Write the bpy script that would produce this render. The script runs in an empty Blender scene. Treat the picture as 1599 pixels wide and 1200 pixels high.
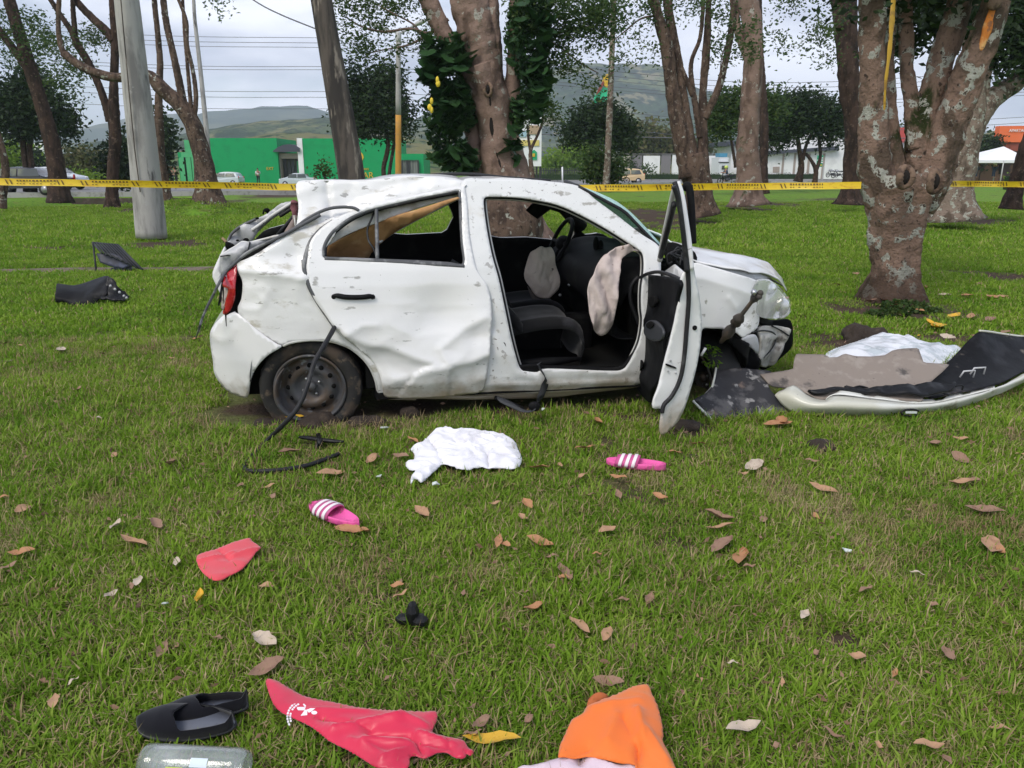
import bpy, bmesh, math, random
import numpy as np
from mathutils import Vector, Matrix, noise
from mathutils.geometry import delaunay_2d_cdt
from math import radians as rad, sin, cos, pi, sqrt, atan2

rng = random.Random(7)
scene = bpy.context.scene
C = scene.collection

# ------------------------------------------------------------------ camera
CX, CY, F = 799.5, 600.0, 1200.0          # photograph 1599 x 1200
EYE = Vector((0, 0, 1.42))
PITCH = math.atan(335 / 1200)
cam_d = bpy.data.cameras.new("camera")
cam = bpy.data.objects.new("camera", cam_d)
C.objects.link(cam)
cam.location = EYE
cam.rotation_euler = (pi / 2 - PITCH, 0, 0)
cam_d.sensor_width = 36.0
cam_d.lens = 36.0 * F / 1599.0
cam_d.clip_start = 0.05
cam_d.clip_end = 20000
scene.camera = cam

# ------------------------------------------------------------------ sky, sun, exposure
SUN_EL, SUN_ROT = rad(48), rad(215)
world = bpy.data.worlds.new("World")
scene.world = world
world.use_nodes = True
wn, wl = world.node_tree.nodes, world.node_tree.links
wn.clear()
w_out = wn.new("ShaderNodeOutputWorld")
w_bg = wn.new("ShaderNodeBackground")
w_sky = wn.new("ShaderNodeTexSky")
w_sky.sky_type = 'NISHITA'
w_sky.sun_disc = False
w_sky.sun_elevation = SUN_EL
w_sky.sun_rotation = SUN_ROT
w_bg.inputs['Strength'].default_value = 0.10
w_tc = wn.new("ShaderNodeTexCoord")
w_map = wn.new("ShaderNodeMapping")
w_map.inputs['Scale'].default_value = (1.0, 1.0, 3.4)
w_map.inputs['Rotation'].default_value = (rad(6), 0, rad(20))
w_n1 = wn.new("ShaderNodeTexNoise")
w_n1.inputs['Scale'].default_value = 1.7
w_n1.inputs['Detail'].default_value = 7
w_n1.inputs['Roughness'].default_value = 0.55
w_n1.inputs['Distortion'].default_value = 0.35
w_n2 = wn.new("ShaderNodeTexNoise")
w_n2.inputs['Scale'].default_value = 3.2
w_n2.inputs['Detail'].default_value = 6
w_r1 = wn.new("ShaderNodeValToRGB")       # cover of cloud
w_r1.color_ramp.elements[0].position = 0.41
w_r1.color_ramp.elements[0].color = (0.12, 0.12, 0.12, 1)
w_r1.color_ramp.elements[1].position = 0.55
w_r1.color_ramp.elements[1].color = (1, 1, 1, 1)
w_r2 = wn.new("ShaderNodeValToRGB")       # tone of cloud
w_r2.color_ramp.elements[0].position = 0.38
w_r2.color_ramp.elements[0].color = (3.9, 4.3, 5.6, 1)
w_r2.color_ramp.elements[1].position = 0.62
w_r2.color_ramp.elements[1].color = (9.2, 9.4, 10.4, 1)
w_mix = wn.new("ShaderNodeMixRGB")
wl.new(w_tc.outputs['Generated'], w_map.inputs['Vector'])
wl.new(w_map.outputs['Vector'], w_n1.inputs['Vector'])
wl.new(w_map.outputs['Vector'], w_n2.inputs['Vector'])
wl.new(w_n1.outputs['Fac'], w_r1.inputs['Fac'])
wl.new(w_n2.outputs['Fac'], w_r2.inputs['Fac'])
wl.new(w_r1.outputs['Color'], w_mix.inputs['Fac'])
wl.new(w_sky.outputs['Color'], w_mix.inputs['Color1'])
wl.new(w_r2.outputs['Color'], w_mix.inputs['Color2'])
wl.new(w_mix.outputs['Color'], w_bg.inputs['Color'])
wl.new(w_bg.outputs['Background'], w_out.inputs['Surface'])

sun_d = bpy.data.lights.new("sun", 'SUN')
sun_d.energy = 1.5
sun_d.angle = rad(25)
sun_d.color = (1.0, 0.94, 0.84)
sun = bpy.data.objects.new("sun", sun_d)
C.objects.link(sun)
_sd = Vector((sin(SUN_ROT) * cos(SUN_EL), cos(SUN_ROT) * cos(SUN_EL), sin(SUN_EL)))
sun.rotation_euler = _sd.to_track_quat('Z', 'Y').to_euler()

scene.view_settings.view_transform = 'Standard'
scene.view_settings.look = 'None'
scene.view_settings.gamma = 1.0
scene.view_settings.use_curve_mapping = False
scene.view_settings.exposure = 0.58
scene.cycles.volume_bounces = 1
scene.cycles.max_bounces = 6
scene.cycles.diffuse_bounces = 3
scene.cycles.transparent_max_bounces = 12
scene.cycles.use_denoising = True

# ------------------------------------------------------------------ pixel -> place
SP_, CP_ = sin(PITCH), cos(PITCH)
def ray(px, py):
    a = (px - CX) / F; b = -(py - CY) / F
    return Vector((a, b * SP_ + CP_, b * CP_ - SP_))
def at(px, py, Y):
    d = ray(px, py); return EYE + d * (Y / d.y)
def gd(px, py, z=0.0):
    d = ray(px, py); return EYE + d * ((z - EYE.z) / d.z)
def zc(Y, z=0.6):
    return Y * CP_ + (EYE.z - z) * SP_

# ------------------------------------------------------------------ objects
TM = {}
def _props(o, label=None, cat=None, group=None, kind=None):
    if label: o['label'] = label
    if cat: o['category'] = cat
    if group: o['group'] = group
    if kind: o['kind'] = kind
    return o
def thing(name, label, cat, loc=(0, 0, 0), rotz=0.0, group=None, M4=None):
    o = bpy.data.objects.new(name, None)
    o.empty_display_size = 0.2
    C.objects.link(o)
    m = M4 if M4 is not None else Matrix.Translation(Vector(loc)) @ Matrix.Rotation(rotz, 4, 'Z')
    o.matrix_world = m
    TM[o.name] = m.copy()
    return _props(o, label, cat, group)
def mesh_obj(name, vs, fs, mat, parent=None, smooth=True, local=False, thick=0, label=None, sub=0, bevel=0, mats=None, fmat=None):
    """world-space verts unless local; a child shares its parent's frame"""
    me = bpy.data.meshes.new(name)
    if parent is not None and not local:
        inv = TM[parent.name].inverted()
        vs = [inv @ Vector(v) for v in vs]
    me.from_pydata([tuple(v) for v in vs], [], fs)
    for m in (mats or [mat]):
        me.materials.append(m)
    if fmat is not None:
        me.polygons.foreach_set('material_index', fmat)
    if smooth:
        me.polygons.foreach_set('use_smooth', [True] * len(me.polygons))
    me.update()
    o = bpy.data.objects.new(name, me)
    C.objects.link(o)
    if parent is not None:
        o.parent = parent
        TM[o.name] = TM[parent.name].copy()
    else:
        TM[o.name] = Matrix.Identity(4)
    if thick:
        s = o.modifiers.new('thickness', 'SOLIDIFY'); s.thickness = thick; s.offset = 0
    if bevel:
        b = o.modifiers.new('bevel', 'BEVEL'); b.width = bevel; b.segments = 2; b.limit_method = 'ANGLE'
    if sub:
        b = o.modifiers.new('sub', 'SUBSURF'); b.levels = sub; b.render_levels = sub
    if label: o['label'] = label
    return o
def copy_tree(o, m4, parent=None):
    c = o.copy(); C.objects.link(c)
    if parent is None:
        c.matrix_world = m4; TM[c.name] = m4.copy()
    else:
        c.parent = parent; TM[c.name] = TM[parent.name].copy()
    for ch in list(o.children):
        copy_tree(ch, None, c)
    return c

# ---- mesh makers: all return (verts, faces)
def join(*ms):
    V, Fc = [], []
    for v, f in ms:
        n = len(V); V += list(v); Fc += [tuple(i + n for i in q) for q in f]
    return V, Fc
def box(x0, x1, y0, y1, z0, z1):
    V = [Vector((x, y, z)) for z in (z0, z1) for y in (y0, y1) for x in (x0, x1)]
    return V, [(0, 2, 3, 1), (4, 5, 7, 6), (0, 1, 5, 4), (2, 6, 7, 3), (0, 4, 6, 2), (1, 3, 7, 5)]
def xf(m, mesh): return [m @ Vector(v) for v in mesh[0]], mesh[1]
def catmull(P, n=6, closed=False):
    P = [Vector(p) for p in P]; N = len(P); out = []
    rngN = N if closed else N - 1
    for i in range(rngN):
        if closed:
            a, b, c, d = P[i - 1], P[i], P[(i + 1) % N], P[(i + 2) % N]
        else:
            a, b, c, d = P[max(i - 1, 0)], P[i], P[i + 1], P[min(i + 2, N - 1)]
        for k in range(n):
            t = k / n
            out.append(0.5 * ((2 * b) + (c - a) * t + (2 * a - 5 * b + 4 * c - d) * t * t + (3 * b - a - 3 * c + d) * t ** 3))
    if not closed: out.append(P[-1].copy())
    return out
def tube(P, R, seg=8, namp=0.0, nfreq=3.0, cap=True, flat=1.0, ridge=0.0, seed=0, fine=0.0):
    """P points, R radii (same length) ; a tube with noisy radius"""
    P = [Vector(p) for p in P]; n = len(P)
    if not hasattr(R, '__len__'): R = [R] * n
    V, Fc = [], []
    up = Vector((0, 0, 1)); prev = None
    for i in range(n):
        t = (P[min(i + 1, n - 1)] - P[max(i - 1, 0)])
        t = t.normalized() if t.length > 1e-9 else Vector((0, 0, 1))
        if prev is None:
            ref = Vector((1, 0, 0)) if abs(t.x) < 0.9 else Vector((0, 1, 0))
            u = (ref - t * ref.dot(t)).normalized()
        else:
            u = (prev - t * prev.dot(t)).normalized()
        prev = u; v = t.cross(u)
        for k in range(seg):
            a = 2 * pi * k / seg
            r = R[i]
            if namp:
                q = P[i] + u * cos(a) * R[i] + v * sin(a) * R[i]
                r *= 1 + namp * noise.noise(q * nfreq + Vector((seed * 7.1, 0, 0))) + 0.5 * namp * noise.noise(q * nfreq * 2.7)
            if ridge:
                r *= 1 + ridge * noise.noise(Vector((cos(a) * 1.6, sin(a) * 1.6, P[i].z * 0.35 + seed * 3.3)))
            if fine:
                q = P[i] + u * cos(a) * R[i] + v * sin(a) * R[i]
                r += fine * (noise.noise(Vector((q.x * 9, q.y * 9, q.z * 4))) + 0.7 * abs(noise.noise(Vector((q.x * 22, q.y * 22, q.z * 11)))) + 0.4 * noise.noise(q * 45))
            V.append(P[i] + u * cos(a) * r + v * sin(a) * r * flat)
    for i in range(n - 1):
        for k in range(seg):
            a = i * seg + k; b = i * seg + (k + 1) % seg
            Fc.append((a, b, b + seg, a + seg))
    if cap:
        Fc.append(tuple(range(seg - 1, -1, -1))); Fc.append(tuple((n - 1) * seg + k for k in range(seg)))
    return V, Fc
def lathe(prof, seg=24, axis='Y', c=(0, 0, 0)):
    """prof list of (r, h) along axis"""
    V, Fc = [], []; c = Vector(c)
    for r, h in prof:
        for k in range(seg):
            a = 2 * pi * k / seg
            if axis == 'Y': V.append(c + Vector((r * cos(a), h, r * sin(a))))
            elif axis == 'Z': V.append(c + Vector((r * cos(a), r * sin(a), h)))
            else: V.append(c + Vector((h, r * cos(a), r * sin(a))))
    for i in range(len(prof) - 1):
        for k in range(seg):
            a = i * seg + k; b = i * seg + (k + 1) % seg
            Fc.append((a, b, b + seg, a + seg))
    return V, Fc
def grid_faces(n, m, closed=False):
    return [(i * m + j, i * m + j + 1, (i + 1) * m + j + 1, (i + 1) * m + j) for i in range(n - 1) for j in range(m - 1)]
def resample(P, n):
    P = [Vector(p) for p in P]
    L = [0]
    for a, b in zip(P, P[1:]): L.append(L[-1] + (b - a).length)
    out = []; j = 0
    for i in range(n):
        t = L[-1] * i / (n - 1)
        while j < len(P) - 2 and L[j + 1] < t: j += 1
        f = (t - L[j]) / max(L[j + 1] - L[j], 1e-9)
        out.append(P[j].lerp(P[j + 1], min(max(f, 0), 1)))
    return out
def loft(curves, n=30, m=6, disp=None, smooth=True):
    """surface through several curves (each a list of 3d points)"""
    cs = [resample(catmull(c, 5) if (smooth and len(c) > 2) else c, n) for c in curves]
    cols = []
    for i in range(n):
        q = [c[i] for c in cs]
        if len(q) > 2: cols.append(resample(catmull(q, 5), m))
        else: cols.append([q[0].lerp(q[1], j / (m - 1)) for j in range(m)])
    V = [p for col in cols for p in col]
    if disp:
        V = [p + disp(p, i // m / (n - 1), (i % m) / (m - 1)) for i, p in enumerate(V)]
    return V, grid_faces(n, m)
def fbm(p, f=1.0, o=4):
    s, a = 0.0, 1.0
    for _ in range(o):
        s += a * noise.noise(p * f); f *= 2.1; a *= 0.5
    return s
def sphere(c, r, seg=12, rings=8, sx=1, sy=1, sz=1):
    V, Fc = [], []
    for i in range(rings + 1):
        th = pi * i / rings
        for k in range(seg):
            a = 2 * pi * k / seg
            V.append(Vector(c) + Vector((r * sx * sin(th) * cos(a), r * sy * sin(th) * sin(a), r * sz * cos(th))))
    for i in range(rings):
        for k in range(seg):
            a = i * seg + k; b = i * seg + (k + 1) % seg
            Fc.append((a, b, b + seg, a + seg))
    return V, Fc
def inside(p, poly):
    x, y = p; c = False; n = len(poly); j = n - 1
    for i in range(n):
        xi, yi = poly[i]; xj, yj = poly[j]
        if (yi > y) != (yj > y) and x < (xj - xi) * (y - yi) / (yj - yi) + xi: c = not c
        j = i
    return c
def polymesh(outline, holes=(), sp=0.03, sm=4):
    """2D outline (+holes) filled with a fine triangulation; returns 2d verts, faces"""
    def ring(r):
        r3 = [Vector((a, b, 0)) for a, b in r]
        r3 = catmull(r3, sm, True) if sm > 1 else r3
        L = sum((r3[i] - r3[i - 1]).length for i in range(len(r3)))
        n = max(int(L / sp), 8)
        q = resample(r3 + [r3[0]], n + 1)[:-1]
        return [(v.x, v.y) for v in q]
    rings = [ring(outline)] + [ring(h) for h in holes]
    pts, edges = [], []
    for r in rings:
        b = len(pts); pts += r
        edges += [(b + i, b + (i + 1) % len(r)) for i in range(len(r))]
    R = np.array(pts)
    x0, y0 = np.array(rings[0]).min(0); x1, y1 = np.array(rings[0]).max(0)
    G = []
    y = y0; row = 0
    while y < y1:
        xx = np.arange(x0 + (sp / 2 if row % 2 else 0), x1, sp)
        G.append(np.stack([xx, np.full(len(xx), y)], 1)); y += sp * 0.87; row += 1
    G = np.concatenate(G)
    def ok(P):
        m = np_inside(P, rings[0])
        for h in rings[1:]: m &= ~np_inside(P, h)
        return m
    G = G[ok(G)]
    if len(G):
        d = np.full(len(G), 9e9)
        for k in range(0, len(R), 64):
            q = R[k:k + 64]; d = np.minimum(d, ((G[:, None, :] - q[None]) ** 2).sum(2).min(1))
        G = G[d > (sp * 0.5) ** 2]
    pts += [tuple(map(float, g)) for g in G]
    v, e, f, *_ = delaunay_2d_cdt([Vector(p) for p in pts], edges, [], 0, 1e-6)
    VV = np.array([(p.x, p.y) for p in v]); FF = np.array([tuple(t) for t in f if len(t) == 3])
    FF = FF[ok(VV[FF].mean(1))]
    return [(p.x, p.y) for p in v], [tuple(map(int, t)) for t in FF]
def np_inside(P, poly):
    x, y = P[:, 0], P[:, 1]; c = np.zeros(len(P), bool); n = len(poly); j = n - 1
    for i in range(n):
        xi, yi = poly[i]; xj, yj = poly[j]
        if yi != yj:
            m = ((yi > y) != (yj > y)) & (x < (xj - xi) * (y - yi) / (yj - yi) + xi)
            c ^= m
        j = i
    return c

# ------------------------------------------------------------------ materials
def M(name, base, rough=0.6, metal=0.0, layers=(), bump=(), coat=0.0, spec=0.5, alpha=1.0, trans=0.0, ior=1.45, coord='Object', emit=None, attr=None, sheen=0.0, mud=None):
    """layers: (colour, scale, lo, hi[, kind, stretch]) mixed on top of base by thresholded noise"""
    m = bpy.data.materials.new(name); m.use_nodes = True
    N, L = m.node_tree.nodes, m.node_tree.links
    b = N['Principled BSDF']
    b.inputs['Roughness'].default_value = rough
    b.inputs['Metallic'].default_value = metal
    b.inputs['Coat Weight'].default_value = coat
    b.inputs['Coat Roughness'].default_value = 0.12
    b.inputs['Specular IOR Level'].default_value = spec
    b.inputs['Alpha'].default_value = alpha
    b.inputs['Transmission Weight'].default_value = trans
    b.inputs['IOR'].default_value = ior
    if sheen: b.inputs['Sheen Weight'].default_value = sheen
    tc = N.new('ShaderNodeTexCoord')
    def tex(scale, kind='noise', st=(1, 1, 1), detail=5):
        mp = N.new('ShaderNodeMapping'); mp.inputs['Scale'].default_value = st
        if coord == 'World':
            g = N.new('ShaderNodeNewGeometry'); L.new(g.outputs['Position'], mp.inputs['Vector'])
        else: L.new(tc.outputs[coord], mp.inputs['Vector'])
        if kind == 'voronoi':
            t = N.new('ShaderNodeTexVoronoi'); t.inputs['Scale'].default_value = scale
            L.new(mp.outputs[0], t.inputs['Vector']); return t.outputs['Distance']
        if kind == 'wave':
            t = N.new('ShaderNodeTexWave'); t.inputs['Scale'].default_value = scale; t.inputs['Distortion'].default_value = 3
            t.inputs['Detail'].default_value = 3
            L.new(mp.outputs[0], t.inputs['Vector']); return t.outputs['Fac']
        t = N.new('ShaderNodeTexNoise'); t.inputs['Scale'].default_value = scale; t.inputs['Detail'].default_value = detail
        t.inputs['Roughness'].default_value = 0.6
        L.new(mp.outputs[0], t.inputs['Vector']); return t.outputs['Fac']
    col = None
    rgb = N.new('ShaderNodeRGB'); rgb.outputs[0].default_value = (*base, 1); col = rgb.outputs[0]
    for ly in layers:
        c2, sc, lo, hi = ly[:4]; kind = ly[4] if len(ly) > 4 else 'noise'; st = ly[5] if len(ly) > 5 else (1, 1, 1)
        r = N.new('ShaderNodeMapRange'); r.interpolation_type = 'SMOOTHSTEP'
        r.inputs['From Min'].default_value = lo; r.inputs['From Max'].default_value = hi
        L.new(tex(sc, kind, st), r.inputs['Value'])
        mx = N.new('ShaderNodeMixRGB'); L.new(r.outputs[0], mx.inputs['Fac'])
        L.new(col, mx.inputs['Color1']); mx.inputs['Color2'].default_value = (*c2, 1)
        col = mx.outputs[0]
    if mud:
        mc, z0, z1, ns = mud
        if coord == 'World': g0 = N.new('ShaderNodeNewGeometry').outputs['Position']
        else: g0 = tc.outputs['Object']
        sx = N.new('ShaderNodeSeparateXYZ'); L.new(g0, sx.inputs[0])
        ad = N.new('ShaderNodeMath'); ad.operation = 'MULTIPLY_ADD'; L.new(tex(ns, detail=6), ad.inputs[0]); ad.inputs[1].default_value = (z1 - z0) * 1.6; L.new(sx.outputs[2], ad.inputs[2])
        r = N.new('ShaderNodeMapRange'); r.interpolation_type = 'SMOOTHSTEP'; r.inputs['From Min'].default_value = z0 + (z1 - z0) * .8; r.inputs['From Max'].default_value = z1 + (z1 - z0) * .8
        r.inputs['To Min'].default_value = 0.85; r.inputs['To Max'].default_value = 0.0; L.new(ad.outputs[0], r.inputs['Value'])
        mx = N.new('ShaderNodeMixRGB'); L.new(r.outputs[0], mx.inputs['Fac']); L.new(col, mx.inputs['Color1']); mx.inputs['Color2'].default_value = (*mc, 1); col = mx.outputs[0]
    for at_ in (attr or ()):
        an, c2 = at_[:2]
        q = N.new('ShaderNodeAttribute'); q.attribute_name = an; fo = q.outputs['Fac']
        if len(at_) > 2:                       # broken up by noise of that scale
            s1 = N.new('ShaderNodeMath'); s1.operation = 'ADD'; L.new(fo, s1.inputs[0]); L.new(tex(at_[2], detail=8, st=at_[3]), s1.inputs[1])
            r = N.new('ShaderNodeMapRange'); r.inputs['From Min'].default_value = 0.98; r.inputs['From Max'].default_value = 1.12; r.inputs['To Max'].default_value = 0.9; L.new(s1.outputs[0], r.inputs['Value']); fo = r.outputs[0]
        mx = N.new('ShaderNodeMixRGB'); L.new(fo, mx.inputs['Fac'])
        L.new(col, mx.inputs['Color1']); mx.inputs['Color2'].default_value = (*c2, 1)
        col = mx.outputs[0]
    L.new(col, b.inputs['Base Color'])
    last = None
    for bp in bump:
        sc, st_, dist = bp[:3]; kind = bp[3] if len(bp) > 3 else 'noise'; stv = bp[4] if len(bp) > 4 else (1, 1, 1)
        n = N.new('ShaderNodeBump'); n.inputs['Strength'].default_value = st_; n.inputs['Distance'].default_value = dist
        L.new(tex(sc, kind, stv, 8), n.inputs['Height'])
        if last: L.new(last, n.inputs['Normal'])
        last = n.outputs[0]
    if last: L.new(last, b.inputs['Normal'])
    if emit:
        b.inputs['Emission Color'].default_value = (*emit[0], 1); b.inputs['Emission Strength'].default_value = emit[1]
    return m
def leafmat(name, c1, c2, c3=None, rough=0.55, transl=0.35, coord='Object', rnd=False, spec=0.2):
    """foliage: colour varies between c1 and c2 by noise and per piece"""
    m = bpy.data.materials.new(name); m.use_nodes = True
    N, L = m.node_tree.nodes, m.node_tree.links
    b = N['Principled BSDF']; b.inputs['Roughness'].default_value = rough; b.inputs['Specular IOR Level'].default_value = spec
    out = N['Material Output']
    oi = N.new('ShaderNodeObjectInfo') if rnd else None
    g = N.new('ShaderNodeNewGeometry')
    n = N.new('ShaderNodeTexNoise'); n.inputs['Scale'].default_value = 0.9 if not rnd else 1.3; n.inputs['Detail'].default_value = 6
    L.new(g.outputs['Position'], n.inputs['Vector'])
    r = N.new('ShaderNodeMapRange'); r.inputs['From Min'].default_value = 0.32; r.inputs['From Max'].default_value = 0.68
    L.new(n.outputs['Fac'], r.inputs['Value'])
    mx = N.new('ShaderNodeMixRGB'); L.new(r.outputs[0], mx.inputs['Fac'])
    mx.inputs['Color1'].default_value = (*c1, 1); mx.inputs['Color2'].default_value = (*c2, 1)
    m2 = N.new('ShaderNodeMixRGB'); L.new(mx.outputs[0], m2.inputs['Color1'])
    m2.inputs['Color2'].default_value = (*(c3 or c2), 1)
    r2 = N.new('ShaderNodeMapRange'); r2.inputs['From Min'].default_value = 0.55; r2.inputs['From Max'].default_value = 1.0
    r2.inputs['To Max'].default_value = 0.8
    L.new((oi.outputs['Random'] if rnd else g.outputs['Random Per Island']), r2.inputs['Value'])
    L.new(r2.outputs[0], m2.inputs['Fac'])
    L.new(m2.outputs[0], b.inputs['Base Color'])
    tr = N.new('ShaderNodeBsdfTranslucent'); L.new(m2.outputs[0], tr.inputs['Color'])
    ms = N.new('ShaderNodeMixShader'); ms.inputs[0].default_value = transl
    L.new(b.outputs[0], ms.inputs[1]); L.new(tr.outputs[0], ms.inputs[2]); L.new(ms.outputs[0], out.inputs['Surface'])
    return m
# ------------------------------------------------------------------ ground
def pxell(px, py, rx, ry):
    c = gd(px, py); a = gd(px, py - ry); b = gd(px, py + ry)
    return (c.x, c.y, rx * zc(c.y, 0) / F, max((a.y - b.y) / 2, 0.05))
SOIL = [pxell(*q) for q in [
    (500, 648, 110, 18), (400, 640, 60, 12), (640, 640, 70, 14), (1080, 672, 60, 16), (1345, 538, 95, 22), (1480, 530, 60, 12),
    (1280, 700, 30, 11), (1345, 708, 14, 7), (1390, 485, 120, 20), (1010, 335, 75, 16), (1020, 355, 60, 9),
    (270, 380, 75, 9), (290, 322, 45, 12), (1170, 327, 45, 6), (1092, 345, 40, 8), (1495, 347, 95, 7), (800, 640, 60, 10),
    (740, 372, 60, 8), (100, 388, 80, 4), (1380, 315, 120, 4), (440, 306, 50, 4), (1200, 320, 60, 5), (1000, 652, 60, 8), (600, 935, 40, 14),
    (1310, 1000, 40, 16), (1550, 430, 60, 10), (1080, 720, 24, 6), (560, 1010, 60, 14), (250, 930, 40, 10)]]
def gnoise(x, y, f=1.0, s=0.0): return noise.noise(Vector((x * f, y * f, s)))
def soil(x, y):
    w = gnoise(x, y, 2.2) * 0.45 + gnoise(x, y, 7.0) * 0.3
    v = 0.0
    for cx, cy, rx, ry in SOIL:
        if abs(x - cx) < rx * 1.8 and abs(y - cy) < ry * 1.8:
            d = sqrt(((x - cx) / rx) ** 2 + ((y - cy) / ry) ** 2) + w
            v = max(v, min(1, max(0, (1.15 - d) / 0.45)))
    b = gnoise(x, y, 0.9, 5) + 0.6 * gnoise(x, y, 3.1, 9)
    return max(v, min(0.8, max(0, (b - 0.50) * 2.2)))
def path_w(x, y):
    """worn pavement strip on the left: 1 on it"""
    yc = 11.35 + (x + 6) * 0.12 + 0.25 * gnoise(x, 0, 0.5, 3)
    return max(0.0, 1 - abs(y - yc) / (0.42 + 0.12 * gnoise(x, y, 2.5, 1))) if x < -3.9 else 0.0
def gh(x, y):
    t = min(max((y - 9) / 12, 0), 1)
    h = t * 0.10 * (gnoise(x, y, 0.16, 2) + 0.4 * gnoise(x, y, 0.5, 4)) + 0.012 * gnoise(x, y, 1.1, 8)
    # drainage channel by the road on the left
    if -23 < x < -15.2 and 30 < y < 41:
        a = min(1, (x + 23) / 1.6, (-15.2 - x) / 1.2, (y - 30) / 1.4, (41 - y) / 0.3)
        h -= 1.0 * max(a, 0)
    m = sqrt(((x + 10.6) / 1.7) ** 2 + ((y - 26.5) / 1.6) ** 2)
    if m < 1: h += 0.45 * (1 - m * m)
    return h
ys = [0.45]
while ys[-1] < 76: ys.append(ys[-1] * 1.0125 + 0.004)
ncol = 230
V, Fc, att, att2 = [], [], [], []
for y in ys:
    w = y * 0.95 + 2.5
    for j in range(ncol):
        x = -w + 2 * w * j / (ncol - 1)
        V.append((x, y, gh(x, y) if y < 70 else gh(x, 70) * (76 - y) / 6)); att.append(soil(x, y)); att2.append(0.75 * min(1, max(0, (11 - y) / 5)))
m_ground = M('lawn soil and thatch', (0.15, 0.245, 0.030), 0.95, layers=[
    ((0.13, 0.27, 0.022), 0.7, 0.35, 0.65), ((0.18, 0.19, 0.05), 1.9, 0.52, 0.72), ((0.065, 0.11, 0.022), 8, 0.45, 0.7), ((0.12, 0.20, 0.03), 23, 0.5, 0.75)],
    bump=[(30, 0.9, 0.03), (6, 0.5, 0.05)], attr=(('thatch', (0.115, 0.095, 0.052)), ('soil', (0.070, 0.048, 0.034))), coord='World', spec=0.15)
g_o = mesh_obj('ground', V, grid_faces(len(ys), ncol), m_ground); g_o['kind'] = 'structure'
a_ = g_o.data.attributes.new('soil', 'FLOAT', 'POINT'); a_.data.foreach_set('value', att)
a_ = g_o.data.attributes.new('thatch', 'FLOAT', 'POINT'); a_.data.foreach_set('value', att2)
o = mesh_obj('ground', [(-2700, -60, -0.3), (2700, -60, -0.3), (2700, 2700, -0.3), (-2700, 2700, -0.3)], [(0, 1, 2, 3)], m_ground, smooth=False)
o['kind'] = 'structure'
m_path = M('worn concrete path', (0.17, 0.135, 0.105), 0.95, layers=[((0.09, 0.075, 0.05), 2.5, 0.45, 0.65), ((0.07, 0.10, 0.03), 5, 0.55, 0.68)], bump=[(25, 0.5, 0.01)], coord='World', spec=0.2)
V = []
xs_ = [-14 + i * 0.1 for i in range(102)]
for x in xs_:
    yc = 11.35 + (x + 6) * 0.12 + 0.25 * gnoise(x, 0, 0.5, 3)
    hw = 0.30 + 0.12 * gnoise(x, 1, 1.2, 3)
    for k, s in enumerate((-1, -0.33, 0.33, 1)): V.append((x, yc + s * hw, gh(x, yc + s * hw) + (0.02 if k in (1, 2) else -0.01)))
o = mesh_obj('path', V, grid_faces(len(xs_), 4), m_path); o['kind'] = 'structure'

# ------------------------------------------------------------------ roads
m_asph = M('asphalt', (0.17, 0.17, 0.175), 0.9, layers=[((0.22, 0.21, 0.20), 0.6, 0.4, 0.7), ((0.12, 0.12, 0.12), 8, 0.5, 0.7)], coord='World')
m_kerb = M('kerb concrete', (0.36, 0.35, 0.33), 0.9, layers=[((0.2, 0.19, 0.17), 3, 0.5, 0.7)], coord='World')
def strip(name, cl, w, z, mat, kind='structure', hgt=None):
    A, B = [], []
    cl = [Vector((a, b, z)) for a, b in cl]
    for i, p in enumerate(cl):
        t = (cl[min(i + 1, len(cl) - 1)] - cl[max(i - 1, 0)]).normalized(); n = Vector((-t.y, t.x, 0))
        A.append(p + n * w / 2); B.append(p - n * w / 2)
    if hgt:
        V = []; 
        for a, b in zip(A, B): V += [Vector((a.x, a.y, z - 0.2)), Vector((a.x, a.y, z + hgt)), Vector((b.x, b.y, z + hgt)), Vector((b.x, b.y, z - 0.2))]
        f = grid_faces(len(A), 4)
    else:
        V = []; 
        for a, b in zip(A, B): V += [a, b]
        f = grid_faces(len(A), 2)
    o = mesh_obj(name, V, f, mat, smooth=False); o['kind'] = kind
    return o
RC = [(-150, 47), (-60, 49), (-25, 51), (-8, 62), (6, 80), (24, 90), (60, 94), (160, 96)]
RCs = [(v.x, v.y) for v in catmull([Vector((a, b, 0)) for a, b in RC], 6)]
strip('road', RCs, 17, 0.13, m_asph)
def offs(cl, d):
    out = []
    for i, p in enumerate(cl):
        a = Vector((*cl[min(i + 1, len(cl) - 1)], 0)) - Vector((*cl[max(i - 1, 0)], 0)); a.normalize()
        out.append((p[0] - a.y * d, p[1] + a.x * d))
    return out
strip('kerb', offs(RCs, -8.7), 0.35, 0.13, m_kerb, hgt=0.12)
strip('kerb', offs(RCs, 8.7), 0.35, 0.13, m_kerb, hgt=0.12)
m_line = M('road paint', (0.7, 0.7, 0.66), 0.7)
strip('road_line', offs(RCs, 0.15), 0.15, 0.136, m_line)
strip('road_line', offs(RCs, -7.9), 0.15, 0.136, m_line)
# sloped shoulder between lawn and road so that road stands clear
# channel wall
m_dirtwall = M('damp earth wall', (0.05, 0.036, 0.026), 0.95, layers=[((0.09, 0.07, 0.05), 2, 0.45, 0.65), ((0.04, 0.05, 0.02), 5, 0.5, 0.7)], bump=[(6, 0.8, 0.1)], coord='World')
V = []; nx = 40
for i in range(nx):
    x = -23.4 + 8.6 * i / (nx - 1)
    for k in range(4):
        V.append((x, 40.1 + 0.12 * k + 0.15 * gnoise(x, k, 1.1), -1.1 + 0.37 * k))
o = mesh_obj('channel_bank', V, grid_faces(nx, 4), m_dirtwall); o['kind'] = 'structure'

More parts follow.
